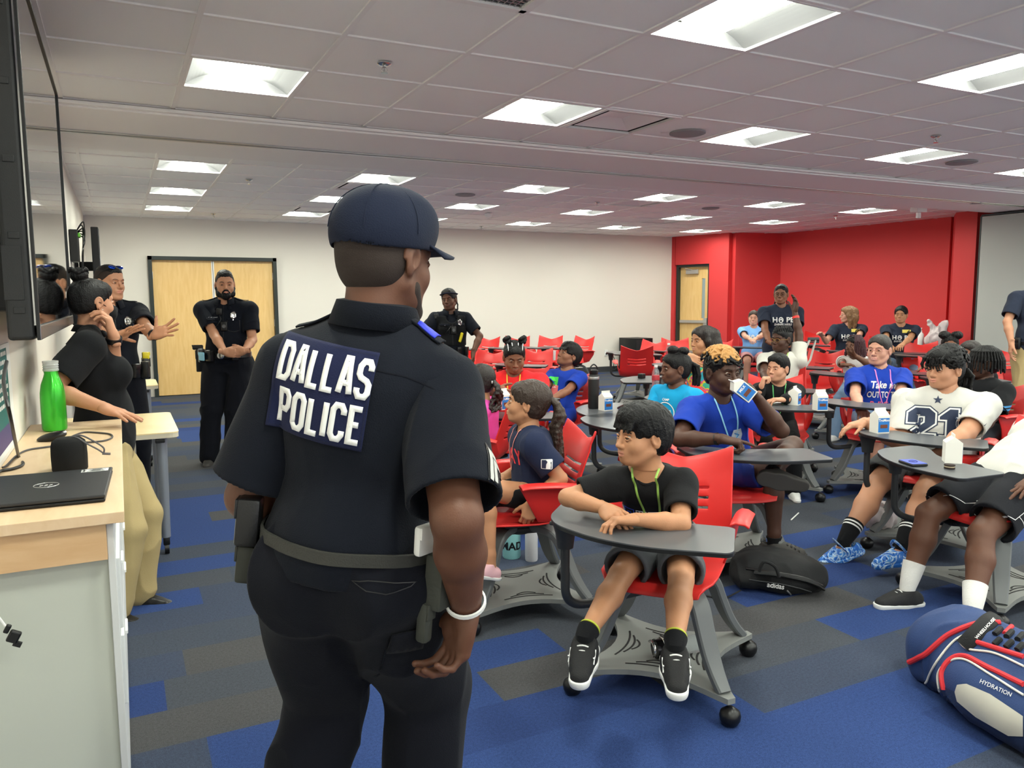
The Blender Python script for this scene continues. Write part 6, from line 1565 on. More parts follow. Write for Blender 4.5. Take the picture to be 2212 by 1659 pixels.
bm = bmesh.new(); box(bm, P.sh[1]+P.CB.col[1]*.07+UP*.03, (.05, .03, .06), bev=.008); bm_obj('shoulder_microphone', bm, m_black, vest)
belt(P, m_lea, z=.12, h=.026, bv=[P.pbvh, P.bvh]); [pouch(P, math.radians(a), (.05, .04, .10), 'pouch') for a in (-60, -25, 30, 60)]

# ---------------------------------------------------------------- 6 girl in pink with long wavy ponytail
P = done(person('girl', 'girl in bright pink with long wavy dark ponytail, just right of the nearest officer', at(1036, 824, 4.9), .88, head_vec(118), head_vec(105), S=.78, kind='child', skin_m=SK['olive'][0], lip_m=SK['olive'][1], lean=.05))
tee(P, cloth('hot_pink_cotton', (226, 84, 178))); pants(P, m_blackc, long=False); shoes(P, m_wsole, m_wsole); hair(P, lambda F: None, m_hbrown, low=-.06)
rr = random.Random(4)
strands(P, m_hbrown, [[(.012*rr.uniform(-1, 1), -.105, .01)]+[(.018*math.sin(i*.9+a)+.01*rr.uniform(-1, 1)*i, -.125-.020*math.sin(i*.7)-.012*i*.3+.012*math.cos(a), -.025*i) for i in range(1, 9)] for a in [j*.45 for j in range(14)]], r=.013, name='ponytail', rend=.45, k=.006)
bm = bmesh.new(); tube(bm, [hp(P, .022*math.cos(a), -.112+.008*math.sin(a), .008+.02*math.sin(a)) for a in [2*PI*i/12 for i in range(13)]], .007, 8); bm_obj('hair_tie', bm, m_ink, P.o, smooth=True)
seat_for(P, 'red tablet chair under the girl in pink')

# ---------------------------------------------------------------- 7 girl in red with two hair puffs
hd7 = onz(1078, 862, .76)
P = done(person('girl', 'girl in red t-shirt with two hair puffs and yellow lanyard, looking down', at(1111, 772, 5.55), .96, head_vec(-6), head_vec(4), pitch=-.32, S=.86, W=1.3, belly=1.25, armthick=1.2, kind='child', skin_m=SK['brown'][0], lip_m=SK['brown'][1], lean=.10,
    arms=[dict(t=at(1150, 880, 5.2)), dict(t=at(1076, 845, 5.1), pole=-UP-RH*.8, pose='grip', d=-FH*.3+RH*.3-UP*.1, n=RH-UP*.3)]))
tee(P, cloth('bright_red_cotton', (224, 42, 46)), sleeve=.78); pants(P, m_blackc, long=False, upto=.8); shoes(P, m_wsole, m_wsole); lanyard(P, mat('yellow_strap', (228, 206, 62), .6), low=.62)
def puffs(F):
    for s in (-1, 1):
        for i in range(9): a = i*.7; F.ell((s*.058+.018*math.cos(a), -.0+.018*math.sin(a*1.7), .142+.018*math.sin(a)), (.015,)*3, k=.008)
hair(P, puffs, m_hblack, low=-.05, g=.006); brows(P, m_hblack)
bm = bmesh.new()
for x in (-.05, -.02, .02, .05): tube(bm, [hp(P, x+.3*x*(1-math.cos(a)), .078*math.cos(a)-.01, .040+.092*math.sin(a)) for a in [i*.13 for i in range(2, 10)]], .0028, 6)
bm_obj('braid_parting_beads', bm, m_ink, P.o, smooth=True); seat_for(P, 'red tablet chair under the girl in red')

# ---------------------------------------------------------------- 8 boy leaning back in royal blue
P = done(person('boy', 'boy in royal blue graphic t-shirt leaning back and gazing up at the ceiling', at(1229, 769, 6.5), .92, head_vec(62), head_vec(38), pitch=.42, S=.80, kind='child', skin_m=SK['brown'][0], lip_m=SK['brown'][1], lean=-.22, hip_off=-RH*.02,
    arms=[dict(t=at(1192, 862, 6.1), pole=RH-UP), dict(t=at(1150, 868, 6.1))], seatz=.46))
tee(P, m_royal); pants(P, m_royal, long=False, upto=.85); shoes(P, m_wsole, m_wsole); fringe_hair(P, m_hblack, low=-.055, g=.014); brows(P, m_hblack)
R, Fw, U = front_dirs = P.CB.col[0], P.CB.col[1], P.CB.col[2]
p, dv = hit_front(P, .04, .72); decal(box_tri(.07, .075), p, -R, U, P.bvh, .003, mat('green_print', (70, 200, 80), .7), 'shirt_print', P.shirt); p, dv = hit_front(P, .03, .60); decal(box_tri(.035, .03), p, -R, U, P.bvh, .003, m_ink, 'shirt_print', P.shirt)
p, dv = hit_front(P, .03, .50); decal(poly_tris([[(-.05, -.04), (.05, -.04), (.04, .04), (-.02, .05)]], .02), p, -R, U, P.bvh, .003, mat('coral_print', (225, 110, 110), .7), 'shirt_print', P.shirt)
seat_for(P, 'red tablet chair under the boy leaning back in royal blue')

# ---------------------------------------------------------------- 9 girl in navy shirt with ponytail, in profile
pv8 = at(1165, 1030, 3.72); pv8.z = .545
P = done(person('girl', 'girl in navy t-shirt with wavy brown ponytail, in profile, gripping the edge of her seat', at(1138, 872, 3.66), .89, head_vec(98), head_vec(78), pelvis=pv8, pitch=.14, lean=-.02, S=.80, W=.95, arml=.84, kind='child', skin_m=SK['olive'][0], lip_m=SK['olive'][1], bighand=True,
    arms=[dict(t=at(1150, 1085, 3.50), pole=RH*.9+FH*.1, d=-UP*.95-RH*.25, n=FH*.6+UP*.1, pose='grip'), dict(t=at(1085, 1032, 3.80))],
    legs=[dict(t=at(1058, 1215, 3.45), toe=-RH-FH*.4+UP*.3), dict(t=at(1040, 1200, 3.85), toe=-RH)]))
tee(P, cloth('navy_cotton', (32, 40, 66)), sleeve=.72, flare=.034, g=.022, amp=.005, hem=-.04, res=.0062); pants(P, m_blackc, long=False, upto=.62, g=.006, flare=.004); shoes(P, mat('pink_sneaker', (226, 178, 186), .7), m_wsole)
hair(P, lambda F: F.ell((0, -.03, .045), (.080, .100, .085), k=.02) and None, m_hmid, low=-.055, g=.008, amp=.002, res=.0028); brows(P, m_hbrown)
rr = random.Random(9)
strands(P, m_hmid, [[(.0, -.110, .050)]+[(.030*math.cos(a)*min(1, i/3)+.008*math.sin(i*1.1+a*3), -.128-.034*math.sin(min(i, 5)*.6)+.026*math.sin(a)*min(1, i/3)-.007*i, .052-.030*i+.002*i*rr.random()) for i in range(1, 12)] for a in [j*.42 for j in range(15)]], r=.0125, name='ponytail', rend=.3, k=.006)
bm = bmesh.new(); tube(bm, [hp(P, .020*math.cos(a), -.120, .048+.02*math.sin(a)) for a in [2*PI*i/12 for i in range(13)]], .006, 8); bm_obj('hair_tie', bm, m_lea, P.o, smooth=True)
m_pinkst = mat('salmon_strap', (238, 150, 142), .6); lanyard(P, m_pinkst, low=.62)
# sleeve logo patch, chest print
a = P.arm[0]; sn = (-FH*.95-RH*.1).normalized(); su = UP.cross(sn).normalized(); sc_ = lerp(a['sh'], a['el'], .46)-FH*.06
decal(poly_tris([roundpoly([(-.026, -.022), (.026, -.022), (.026, .022), (-.026, .022)], .005)], .01), sc_, su, UP, P.bvh, .003, m_ink, 'sleeve_logo', P.shirt, n=sn)
decal(poly_tris([[(-.0225, -.019), (-.004, -.019), (-.002, .0), (.004, .010), (-.004, .019), (-.0225, .019)]], .01), sc_, su, UP, P.bvh, .0045, mat('navy_print', (30, 38, 66), .7), 'sleeve_logo_field', P.shirt, n=sn)
decal(poly_tris([[(.022, -.019), (.018, -.019), (.020, -.002), (.017, .008), (.022, .012)]], .01), sc_, su, UP, P.bvh, .0045, mat('navy_print', (30, 38, 66), .7), 'sleeve_logo_field', P.shirt, n=sn)
p, dv = hit_front(P, 0, .62); decal(text_tris('PLAY', .10, bold=.02), p, -P.CB.col[0], P.CB.col[2], P.bvh, .003, mat('red_print', (226, 60, 70), .7), 'chest_lettering', P.shirt)
seat_for(P, 'red tablet chair under the girl in navy, its slotted back turned towards the camera', h=head_vec(76), off=.10)
tl_ = []
# ---------------------------------------------------------------- 10 boy at the front
pv9 = Vector((1.865, 2.385, .545))
P = done(person('boy', 'boy in black t-shirt and grey shorts, the nearest seated child, hands on his tablet', at(1388, 942, 2.72), .93, head_vec(66), head_vec(16), pelvis=pv9, lean=.18, roll=.04, S=.79, W=.88, arml=.80, kind='child', skin_m=SK['olive'][0], lip_m=SK['olive'][1], res=.006, bighand=True, pitch=.02, legthick=1.0,
    arms=[dict(t=onz(1374, 1122, .742), pole=RH*.9+FH*.2-UP*.1, d=-RH*.95-FH*.10, n=-UP*.8-FH*.2, pose='fold'), dict(t=onz(1306, 1098, .75), pole=-RH*.55+FH*.3+UP*.0, d=-FH*.75+RH*.25-UP*.1, n=-UP*.7+RH*.4, pose='fold')],
    legs=[dict(t=at(1455, 1448, 2.33), pole=UP*.5-FH, toe=-FH-RH*.12-UP*.08), dict(t=at(1252, 1392, 2.50), pole=UP*.5-FH-RH*.35, toe=-FH-RH*.25-UP*.12)]))
tee(P, cloth('washed_black_cotton', (24, 24, 26)), sleeve=.72, flare=.018, g=.014, amp=.0045, res=.0055, hem=-.02); pants(P, cloth('grey_shorts_jersey', (84, 86, 90)), long=False, upto=.84, flare=.030, res=.006, amp=.005, g=.012)
m_sneak = mat('black_knit_sneaker', (22, 22, 24), .8, bump=.6, bscale=400)
shoes(P, m_sneak, m_wsole, sock=m_blackc, sockh=.10, sc=1.25)
for i in (0, 1):
    l = P.leg[i]; e = lerp(l['an'], l['kn'], .115); dd2 = (l['kn']-l['an']).normalized(); bm = bmesh.new(); tube(bm, [e, e+dd2*.006], .036, 24); bm_obj('sock_edge', bm, mat('lime_trim', (178, 190, 60), .7), P.o, smooth=True)
    y = l['toe']; z = (UP-y*UP.dot(y)).normalized(); x = y.cross(z)*(1 if i == 0 else 1)
    bm = bmesh.new(); s_ = P.S*1.25
    for sgn in (-1, 1):
        bm = bmesh.new(); tube(bm, smoothpath([l['an']+x*sgn*.041*s_+y*(.035+.012*k)*s_+z*(-.035+q)*s_ for k, q in ((0, .012), (1, .002), (2, -.001), (3, .0), (4, .012))]), .0022, 6); tube(bm, smoothpath([l['an']+x*sgn*.041*s_+y*(.035+.012*k)*s_+z*(-.035+q)*s_ for k, q in ((0, -.012), (1, -.004), (2, -.001), (3, -.004), (4, -.012))]), .0022, 6); bm_obj('shoe_emblem', bm, m_ink, P.o, smooth=True)
fringe_hair(P, m_hblack, low=-.058, g=.013, res=.0026, amp=.002); brows(P, m_hblack)
lanyard(P, mat('lime_strap', (150, 190, 90), .6), low=.78, badge=m_ink, sx=.05, wd=.010)
R, Fw, U = P.CB.col[0], P.CB.col[1], P.CB.col[2]
for i, c_ in enumerate(((40, 70, 200), (230, 232, 230), (220, 222, 220), (226, 200, 190), (214, 110, 60))):
    p, dv = hit_front(P, .088-.046*i, .50); mm = mat('outline_print_%d' % i if False else ['blue_outline_print', 'white_outline_print', 'pale_outline_print', 'cream_outline_print', 'orange_outline_print'][i], c_, .7)
    L_ = [[(-.018, -.028), (-.018, .028), (.018, .028), (.018, -.028), (-.018, -.028)], [(-.006, .028), (-.006, -.012), (.006, -.012), (.006, .028)] if i % 2 else [(-.006, -.016), (-.006, .014), (.006, .014), (.006, -.016), (-.006, -.016)]]
    decal(stroke_tris(L_, .0035, .008), p, -R, U, P.bvh, .003, mm, 'shirt_print', P.shirt)
p = lerp(P.leg[0]['hip'], P.leg[0]['kn'], .62); decal(stroke_tris([[(-.05, -.02), (-.02, .02), (-.03, -.03), (.01, .01), (0, -.035), (.03, .02), (.045, -.02)], [(-.04, .03), (.04, .03)]], .005, .01), p+UP*.08, -P.BB.col[0], P.BB.col[1]*-1, P.pbvh, .003, mat('red_scribble_print', (170, 60, 64), .7), 'shorts_print', P.pants, n=UP)
chair((1.84, 2.34), Vector((-.76, -.65, 0)), 'red tablet chair of the front boy in black, nearest the camera')

# ---------------------------------------------------------------- 11 girl in turquoise
P = done(person('girl', 'girl in turquoise mountain-print t-shirt with dark ponytail puffs, facing left', at(1459, 797, 5.05), .90, head_vec(80), head_vec(55), S=.80, W=1.15, belly=1.15, kind='child', skin_m=SK['dark'][0], lip_m=SK['dark'][1], lean=-.02, armthick=1.1,
    arms=[dict(t=at(1420, 905, 4.75), pole=RH-UP), dict(t=at(1395, 900, 4.9))], legs=[dict(t=at(1300, 1100, 4.35), pole=UP-RH), dict(t=at(1275, 1090, 4.6), pole=UP-RH)]))
tee(P, cloth('turquoise_cotton', (22, 146, 196)), sleeve=.75); pants(P, cloth('violet_pattern_shorts', (108, 96, 168), var=.3, vscale=60), long=False, upto=.72); shoes(P, m_wsole, m_wsole)
hair(P, lambda F: (F.ell((0, .02, .135), (.045, .04, .035), k=.01), F.ell((-.02, -.05, .13), (.04, .04, .03), k=.01)) and None, m_hblack, low=-.06, g=.008); brows(P, m_hblack)
strands(P, m_hblack, [[(.02*math.cos(a), -.10, .05), (.035*math.cos(a), -.15+.02*math.sin(a), .02), (.04*math.cos(a), -.165+.02*math.sin(a), -.05), (.04*math.cos(a), -.160+.02*math.sin(a), -.12)] for a in [i*.7 for i in range(9)]], r=.012, name='twisted_ponytail')
R, Fw, U = P.CB.col[0], P.CB.col[1], P.CB.col[2]; p, dv = hit_front(P, 0, .56)
decal(stroke_tris([[(.072*math.cos(a), .066*math.sin(a)) for a in [PI*i/16 for i in range(17)]]+[(-.072, -.05), (.072, -.05), (.072, 0)]], .006, .01), p, -R, U, P.bvh, .003, m_ink, 'shirt_print', P.shirt)
decal(poly_tris([[(-.062, -.012), (-.03, .035), (-.012, .012), (.005, .040), (.03, .005), (.045, .022), (.062, -.012)]], .012), p, -R, U, P.bvh, .004, m_ink, 'mountain_print', P.shirt)
decal(text_tris('DISCOVER', .026, bold=.02), p-U*.032, -R, U, P.bvh, .0045, m_ink, 'chest_lettering', P.shirt); decal(text_tris('CAMP', .022, bold=.02), p+U*.083, -R, U, P.bvh, .0045, m_ink, 'chest_lettering', P.shirt)
seat_for(P, 'red tablet chair under the girl in turquoise')

# ---------------------------------------------------------------- 12 girl with arm across in front
P = done(person('girl', 'girl with straight dark hair in a tie-dye top, one forearm raised before her', at(1519, 737, 6.2), .98, head_vec(66), head_vec(30), S=.88, kind='child', skin_m=SK['olive'][0], lip_m=SK['olive'][1], lean=.05,
    arms=[dict(t=at(1545, 870, 6.0)), dict(t=at(1484, 760, 5.62), pole=-RH+UP*.05, d=RH*.9-UP*.4-FH*.2, n=-FH+UP*.3, pose='relaxed')]))
td = cloth('tie_dye_cotton', (110, 200, 160)); nt, b_ = nodes_of(td); tcn = nt.nodes.new('ShaderNodeTexCoord'); nn = nt.nodes.new('ShaderNodeTexNoise'); nn.inputs['Scale'].default_value = 16; rp = nt.nodes.new('ShaderNodeValToRGB'); rp.color_ramp.interpolation = 'CONSTANT'
for i, (q, c_) in enumerate(((0, (70, 180, 150)), (.42, (228, 206, 60)), (.50, (224, 90, 140)), (.58, (60, 170, 190)))):
    e = rp.color_ramp.elements[i] if i < 2 else rp.color_ramp.elements.new(q); e.position = q; e.color = (*s2l(c_), 1)
nt.links.new(tcn.outputs['Object'], nn.inputs['Vector']); nt.links.new(nn.outputs['Fac'], rp.inputs[0]); nt.links.new(rp.outputs[0], b_.inputs['Base Color'])
tee(P, td); pants(P, m_denim, long=True); shoes(P, m_wsole, m_wsole); brows(P, m_hblack)
def longhair(P, m, L=-.16, back=.0, part=0, name='hair', wide=0, **k):
    def pr(F):
        for s in (-1, 1):
            F.path([(s*.062, .020, .07), (s*(.082+wide), .015, .0), (s*(.084+wide), -.005, -.07), (s*(.078+wide), -.01, L)], [.03, .024, .024, .018], k=.02); F.path([(s*.05, -.07, .05), (s*(.07+wide), -.075, -.03), (s*(.062+wide), -.07, L)], [.05, .045, .03], k=.03)
        F.path([(0, -.09, .04), (0, -.10, -.05), (0, -.09, L)], [.05, .045, .035], k=.03)
    k.setdefault('g', .010); k.setdefault('low', -.3); return hair(P, pr, m, ears=False, name=name, **k)
longhair(P, m_hbrown, L=-.15); wrist_band(P, 1, mat('red_paper_band', (222, 50, 44), .5), t=.12, w=.010)
seat_for(P, 'red tablet chair under the girl in tie-dye')
# ---------------------------------------------------------------- 13 boy drinking milk
m_shortb = cloth('shiny_navy_shorts', (28, 48, 120), rough=.4, sheen=0)
pv12 = at(1565, 1005, 4.35); pv12.z = .545
P = done(person('boy', 'boy with gold-tipped curls drinking from a milk carton, one leg crossed', at(1560, 806, 4.10), 1.0, head_vec(-24), head_vec(-12), pelvis=pv12, lean=.10, S=.90, W=1.0, kind='child', skin_m=SK['deep'][0], lip_m=SK['deep'][1], pitch=.02, bighand=True, armthick=1.1,
    arms=[dict(t=at(1638, 862, 3.92), pole=-UP+RH*.9, d=-RH*.55+UP*.75-FH*.1, n=-RH*.8-UP*.5, pose='grip'), dict(t=at(1560, 948, 3.80), pole=-RH*.9-UP*.35, d=RH*.95-FH*.15-UP*.15, n=-UP, pose='point')],
    legs=[dict(t=at(1668, 1022, 3.80), pole=RH*.95+UP*.6-FH*.2, toe=RH*.95-UP*.2-FH*.1, up=(FH*.95+UP*.3)), dict(t=at(1672, 1165, 4.10), pole=UP+RH*.3-FH*.3, toe=RH*.9-FH*.4)]))
tee(P, m_royal, sleeve=.72, flare=.032, g=.020, amp=.005, res=.0062); pants(P, m_shortb, long=False, upto=.80, g=.018, amp=.006)
m_clog = mat('dark_grey_foam_clog', (66, 64, 62), .65, bump=.1, bscale=300); m_clogs = mat('dark_clog_sole', (56, 54, 52), .7)
shoes(P, m_clog, m_clogs, kind='clog', sc=1.05, sock=m_blackc, sockh=.04)
hair(P, lambda F: None, m_hblack, g=.005, low=-.045); curls(P, m_hgold, 90, .075, .20, r=.0125, seed=3, cond=lambda p: p.z > .085-.15*p.y, name='gold_curls'); curls(P, m_hblack, 30, .055, .09, r=.012, seed=5, cond=lambda p: p.y > -.02 or p.z > .06, name='dark_curls'); brows(P, m_hblack)
lanyard(P, mat('pale_blue_strap', (140, 200, 232), .6), low=.72); R, Fw, U = P.CB.col[0], P.CB.col[1], P.CB.col[2]
p, dv = hit_front(P, -.015, .42)
decal(poly_tris([[(-.06, -.07), (-.02, -.085), (.02, -.06), (.07, -.08), (.065, -.02), (.03, 0), (.035, .05), (.02, .085), (-.03, .08), (-.035, .03), (-.015, 0), (-.07, -.03)]], .012), p, -R, U, P.bvh, .003, mat('silver_print', (186, 196, 208), .5, var=.4, vscale=70), 'shirt_print', P.shirt)
decal(stroke_tris([[(-.02, .06), (.01, .05), (-.01, .02)], [(0, -.03), (.02, -.05), (.03, -.02)], [(-.05, -.05), (-.03, -.04)]], .006, .01), p, -R, U, P.bvh, .0045, mat('mid_blue_print', (60, 130, 200), .6), 'shirt_print', P.shirt)
wrist_band(P, 1, m_lea, t=.12, w=.007); P12 = P
seat_for(P, 'red tablet chair under the boy drinking milk', h=head_vec(-2))

# ---------------------------------------------------------------- 14 boy in black long sleeves
P = done(person('boy', 'boy in black long-sleeved shirt with green lanyard, chin propped on his hand', at(1681, 797, 5.85), .88, head_vec(52), head_vec(14), S=.80, kind='child', skin_m=SK['light'][0], lip_m=SK['light'][1], lean=.22, pitch=.04, seatz=.44,
    arms=[dict(t=at(1690, 866, 5.45), pole=RH-UP*.3, d=-RH, n=-UP), dict(t=at(1643, 838, 5.55), pole=-RH-UP, d=UP+RH*.3, n=-FH*.3+RH, pose='fist')]))
shirt(P, m_blackc, g=.016, sleeve=1.5); pants(P, m_blackc); shoes(P, m_wsole, m_wsole); short_hair(P, m_hblack, top=.018, low=-.04, g=.006); brows(P, m_hblack); lanyard(P, mat('green_strap', (92, 176, 104), .6), low=.75)
p, dv = hit_front(P, 0, .50); decal(text_tris('ALABAMA LOST', .030, bold=.02, font_w=.8), p, -P.CB.col[0], P.CB.col[2], P.bvh, .003, mat('pale_yellow_print', (216, 214, 150), .7), 'chest_lettering', P.shirt); P13 = P
seat_for(P, 'red tablet chair under the boy in black long sleeves')
# ---------------------------------------------------------------- 15 boy with raised hand
P = done(person('boy', 'boy with glasses and white t-shirt holding one arm straight up', at(1688, 734, 6.9), .93, head_vec(58), head_vec(20), S=.86, kind='child', skin_m=SK['deep'][0], lip_m=SK['deep'][1],
    arms=[dict(t=at(1716, 662, 7.0), pole=RH+FH*.2, d=UP*.95+RH*.1, n=-RH*.9-FH*.3, pose='relaxed'), dict(t=at(1655, 838, 6.4))]))
tee(P, cloth('white_cotton', (200, 198, 190))); pants(P, m_charc); shoes(P, m_wsole, m_wsole); hair(P, lambda F: None, m_hblack, g=.004, low=-.045); brows(P, m_hblack); glasses(P, mat('gold_frame', (196, 160, 90), .3, metal=.8))
strands(P, m_hblack, [[(.02*math.cos(a)*(1+i*.1), -.02+.055*math.sin(a), .128), (.055*math.cos(a), -.02+.085*math.sin(a), .115), (.070*math.cos(a), -.02+.108*math.sin(a), .080)] for i, a in enumerate([j*.24 for j in range(27)])], r=.009, name='short_twists', rend=.7); lanyard(P, mat('lime_strap', (150, 190, 90), .6), low=.5); wrist_band(P, 0, mat('red_paper_band', (222, 50, 44), .5), t=.25, w=.010)
seat_for(P, 'red tablet chair under the boy raising his arm')
# ---------------------------------------------------------------- volunteers in navy shirts
def hope(P, m=None, sc=1.0):
    R, U = P.CB.col[0], P.CB.col[2]; m = m or m_ink; p, dv = hit_front(P, 0, .68); S = P.S*sc
    bm = text_tris('H', .085*S, bold=.03); bmesh.ops.translate(bm, verts=bm.verts, vec=(-.098*S, 0, 0)); decal(bm, p, -R, U, P.bvh, .003, m, 'chest_lettering', P.shirt)
    bm = text_tris('PE', .085*S, bold=.03); bmesh.ops.translate(bm, verts=bm.verts, vec=(.080*S, 0, 0)); decal(bm, p, -R, U, P.bvh, .003, m, 'chest_lettering', P.shirt)
    bm = stroke_tris([[(-.024*S+.026*S*math.cos(a), .030*S*math.sin(a)) for a in [2*PI*i/20 for i in range(21)]], [(-.045*S, -.005*S), (-.02*S, .012*S), (-.003*S, -.015*S)]], .011*S, .01); decal(bm, p, -R, U, P.bvh, .003, m, 'chest_emblem', P.shirt)
    decal(text_tris('SHINES HERE', .036*S, bold=.03), p-U*.056*S, -R, U, P.bvh, .003, m, 'chest_lettering', P.shirt)
P = done(person('woman', 'woman standing in the middle with glasses and braids in navy shirt, arms lowered', at(1687, 636, 9.4), 1.02, head_vec(26), head_vec(6), S=.98, W=1.2, belly=1.15, bust=1.0, kind='woman', skin_m=SK['brown'][0], lip_m=SK['brown'][1], sit=False,
    arms=[dict(t=at(1718, 742, 9.1), pole=RH-UP, d=-RH-UP*.5), dict(t=at(1662, 742, 9.1), pole=-RH-UP, d=RH-UP*.5)]))
tee(P, m_hope, sleeve=.7, hem=-.06); pants(P, cloth('navy_trousers', (38, 42, 58))); shoes(P, m_boot, m_bsole); hair(P, lambda F: None, m_hblack, g=.005); brows(P, m_hblack); glasses(P, m_black); hope(P)
strands(P, m_hblack, [[(s*.03, -.09, .02), (s*.07, -.06, -.08), (s*.085, -.01+.01*q, -.16), (s*.09, .06, -.24), (s*.08, .09, -.33)] for s in (1,) for q in range(-2, 3)]+[[(-.03, -.09, .02), (-.06, -.07, -.08), (-.07, -.06, -.16)]], r=.008, name='long_braids')
P = done(person('woman', 'woman in pale blue t-shirt seated against the red corner, hands on her lap', at(1628, 687, 12.4), 1.0, head_vec(22), head_vec(10), S=.92, W=1.15, belly=1.15, bust=.9, kind='woman', skin_m=SK['fair'][0], lip_m=SK['fair'][1],
    arms=[dict(t=at(1632, 732, 12.0), pole=RH-UP), dict(t=at(1620, 732, 12.0), pole=-RH-UP)]))
tee(P, cloth('pale_blue_cotton', (120, 168, 224))); pants(P, cloth('pink_shorts', (206, 150, 150)), long=False, upto=.6); shoes(P, m_wsole, m_wsole); hair(P, lambda F: F.ell((.0, -.10, .05), (.03, .03, .03)) and None, m_hmid, g=.007); brows(P, m_hmid); hope(P); seat_for(P, 'red tablet chair of the woman in pale blue')
pvb = None
P = done(person('woman', 'woman with wavy light-brown hair in navy shirt, seated and reaching to a desk', at(1832, 680, 11.4), 1.0, head_vec(98), head_vec(12), S=.94, W=1.2, belly=1.15, bust=.9, kind='woman', skin_m=SK['fair'][0], lip_m=SK['fair'][1], hroll=-.1,
    arms=[dict(t=at(1838, 742, 10.9), pole=RH-UP), dict(t=at(1775, 724, 11.2), pole=-UP-RH*.3)], legs=[dict(t=at(1812, 822, 10.9)), dict(t=at(1796, 815, 10.9))]))
tee(P, m_hope); pants(P, m_khaki, long=False, upto=.6); shoes(P, m_wsole, m_wsole); longhair(P, m_hlt, L=-.19, amp=.005, wide=.006); hope(P); seat_for(P, 'red tablet chair of the woman with light-brown hair')
p, dv = hit_front(P, -.07, .86); decal(box_tri(.10, .045), p, -P.CB.col[0], P.CB.col[2], P.bvh, .004, mat('yellow_name_sticker', (238, 220, 110), .6), 'name_sticker', P.shirt)
P = done(person('woman', 'woman with dark tied-back hair in navy shirt and jeans, seated by the red wall', at(1946, 680, 11.0), 1.02, head_vec(36), head_vec(18), S=.94, W=1.2, belly=1.15, bust=1.0, kind='woman', skin_m=SK['olive'][0], lip_m=SK['olive'][1],
    arms=[dict(t=at(1938, 758, 10.5), pole=RH*.8-UP), dict(t=at(1925, 760, 10.5), pole=-RH-UP)]))
tee(P, m_hope); pants(P, m_denim); shoes(P, m_boot, m_bsole); hair(P, lambda F: F.ell((-.0, -.125, .0), (.04, .035, .04)) and None, m_hblack, g=.010, low=-.06); brows(P, m_hblack); hope(P); seat_for(P, 'red tablet chair of the woman in jeans by the red wall')
p, dv = hit_front(P, -.06, .86); decal(box_tri(.10, .045), p, -P.CB.col[0], P.CB.col[2], P.bvh, .004, mat('yellow_name_sticker', (238, 220, 110), .6), 'name_sticker', P.shirt)
# ---------------------------------------------------------------- man at the right edge
P = done(person('man', 'man in navy shirt and khaki trousers standing at the right edge, head out of view', at(2246, 598, 8.0), 1.03, head_vec(30), head_vec(20), S=1.0, W=1.15, belly=1.2, kind='man', skin_m=SK['tan'][0], lip_m=SK['tan'][1], sit=False,
    arms=[dict(), dict(t=at(2185, 742, 7.95), pole=-RH*.8+FH*.4, d=-UP-RH*.1, pose='relaxed')]))
tee(P, m_hope, hem=.04, sleeve=.74); pants(P, m_khaki, g=.024, amp=.007, waist=.16); shoes(P, m_boot, m_bsole); fade_hair(P, m_hmid); brows(P, m_hmid); hope(P); belt(P, m_lea, z=.13, h=.016, bv=[P.pbvh, P.bvh]); pouch(P, math.radians(62), (.07, .03, .12), 'phone_pouch')
# ---------------------------------------------------------------- 21 girl with braids, chin on hand
P = done(person('girl', 'small girl with reddish-dark braids resting her chin on her hand', at(1846, 748, 8.0), .88, head_vec(72), head_vec(40), S=.80, kind='child', skin_m=SK['dark'][0], lip_m=SK['dark'][1], lean=.30,
    arms=[dict(t=at(1846, 768, 7.75), pole=RH-UP*.6, d=-RH*.5+UP*.4, n=UP*.5-RH*.2, pose='fold'), dict(t=at(1822, 792, 7.5), pole=-RH-UP*.4, d=RH)]))
tee(P, cloth('white_print_cotton', (214, 206, 204), var=.15, vscale=40), sleeve=.22); pants(P, m_denim); shoes(P, m_wsole, m_wsole); hair(P, lambda F: None, m_hblack, g=.006); brows(P, m_hblack)
rr = random.Random(2); m_redbr = mat('wine_tinted_braids', (58, 26, 34), .6, bump=.8, bscale=200)
strands(P, m_redbr, [[(.05*math.cos(a), -.01+.06*math.sin(a), .125), (.082*math.cos(a), -.015+.10*math.sin(a), .06), (.098*math.cos(a), -.02+.115*math.sin(a), -.03), (.102*math.cos(a), -.02+.12*math.sin(a), -.10-.03*rr.random())] for a in [2.4+j*.20 for j in range(24)] if not (.75 < (a % (2*PI)) < 2.4)], r=.0085, name='braids', rend=.8)
wrist_band(P, 1, mat('red_paper_band', (222, 50, 44), .5), t=.12, w=.010); seat_for(P, 'red tablet chair under the small girl with braids')
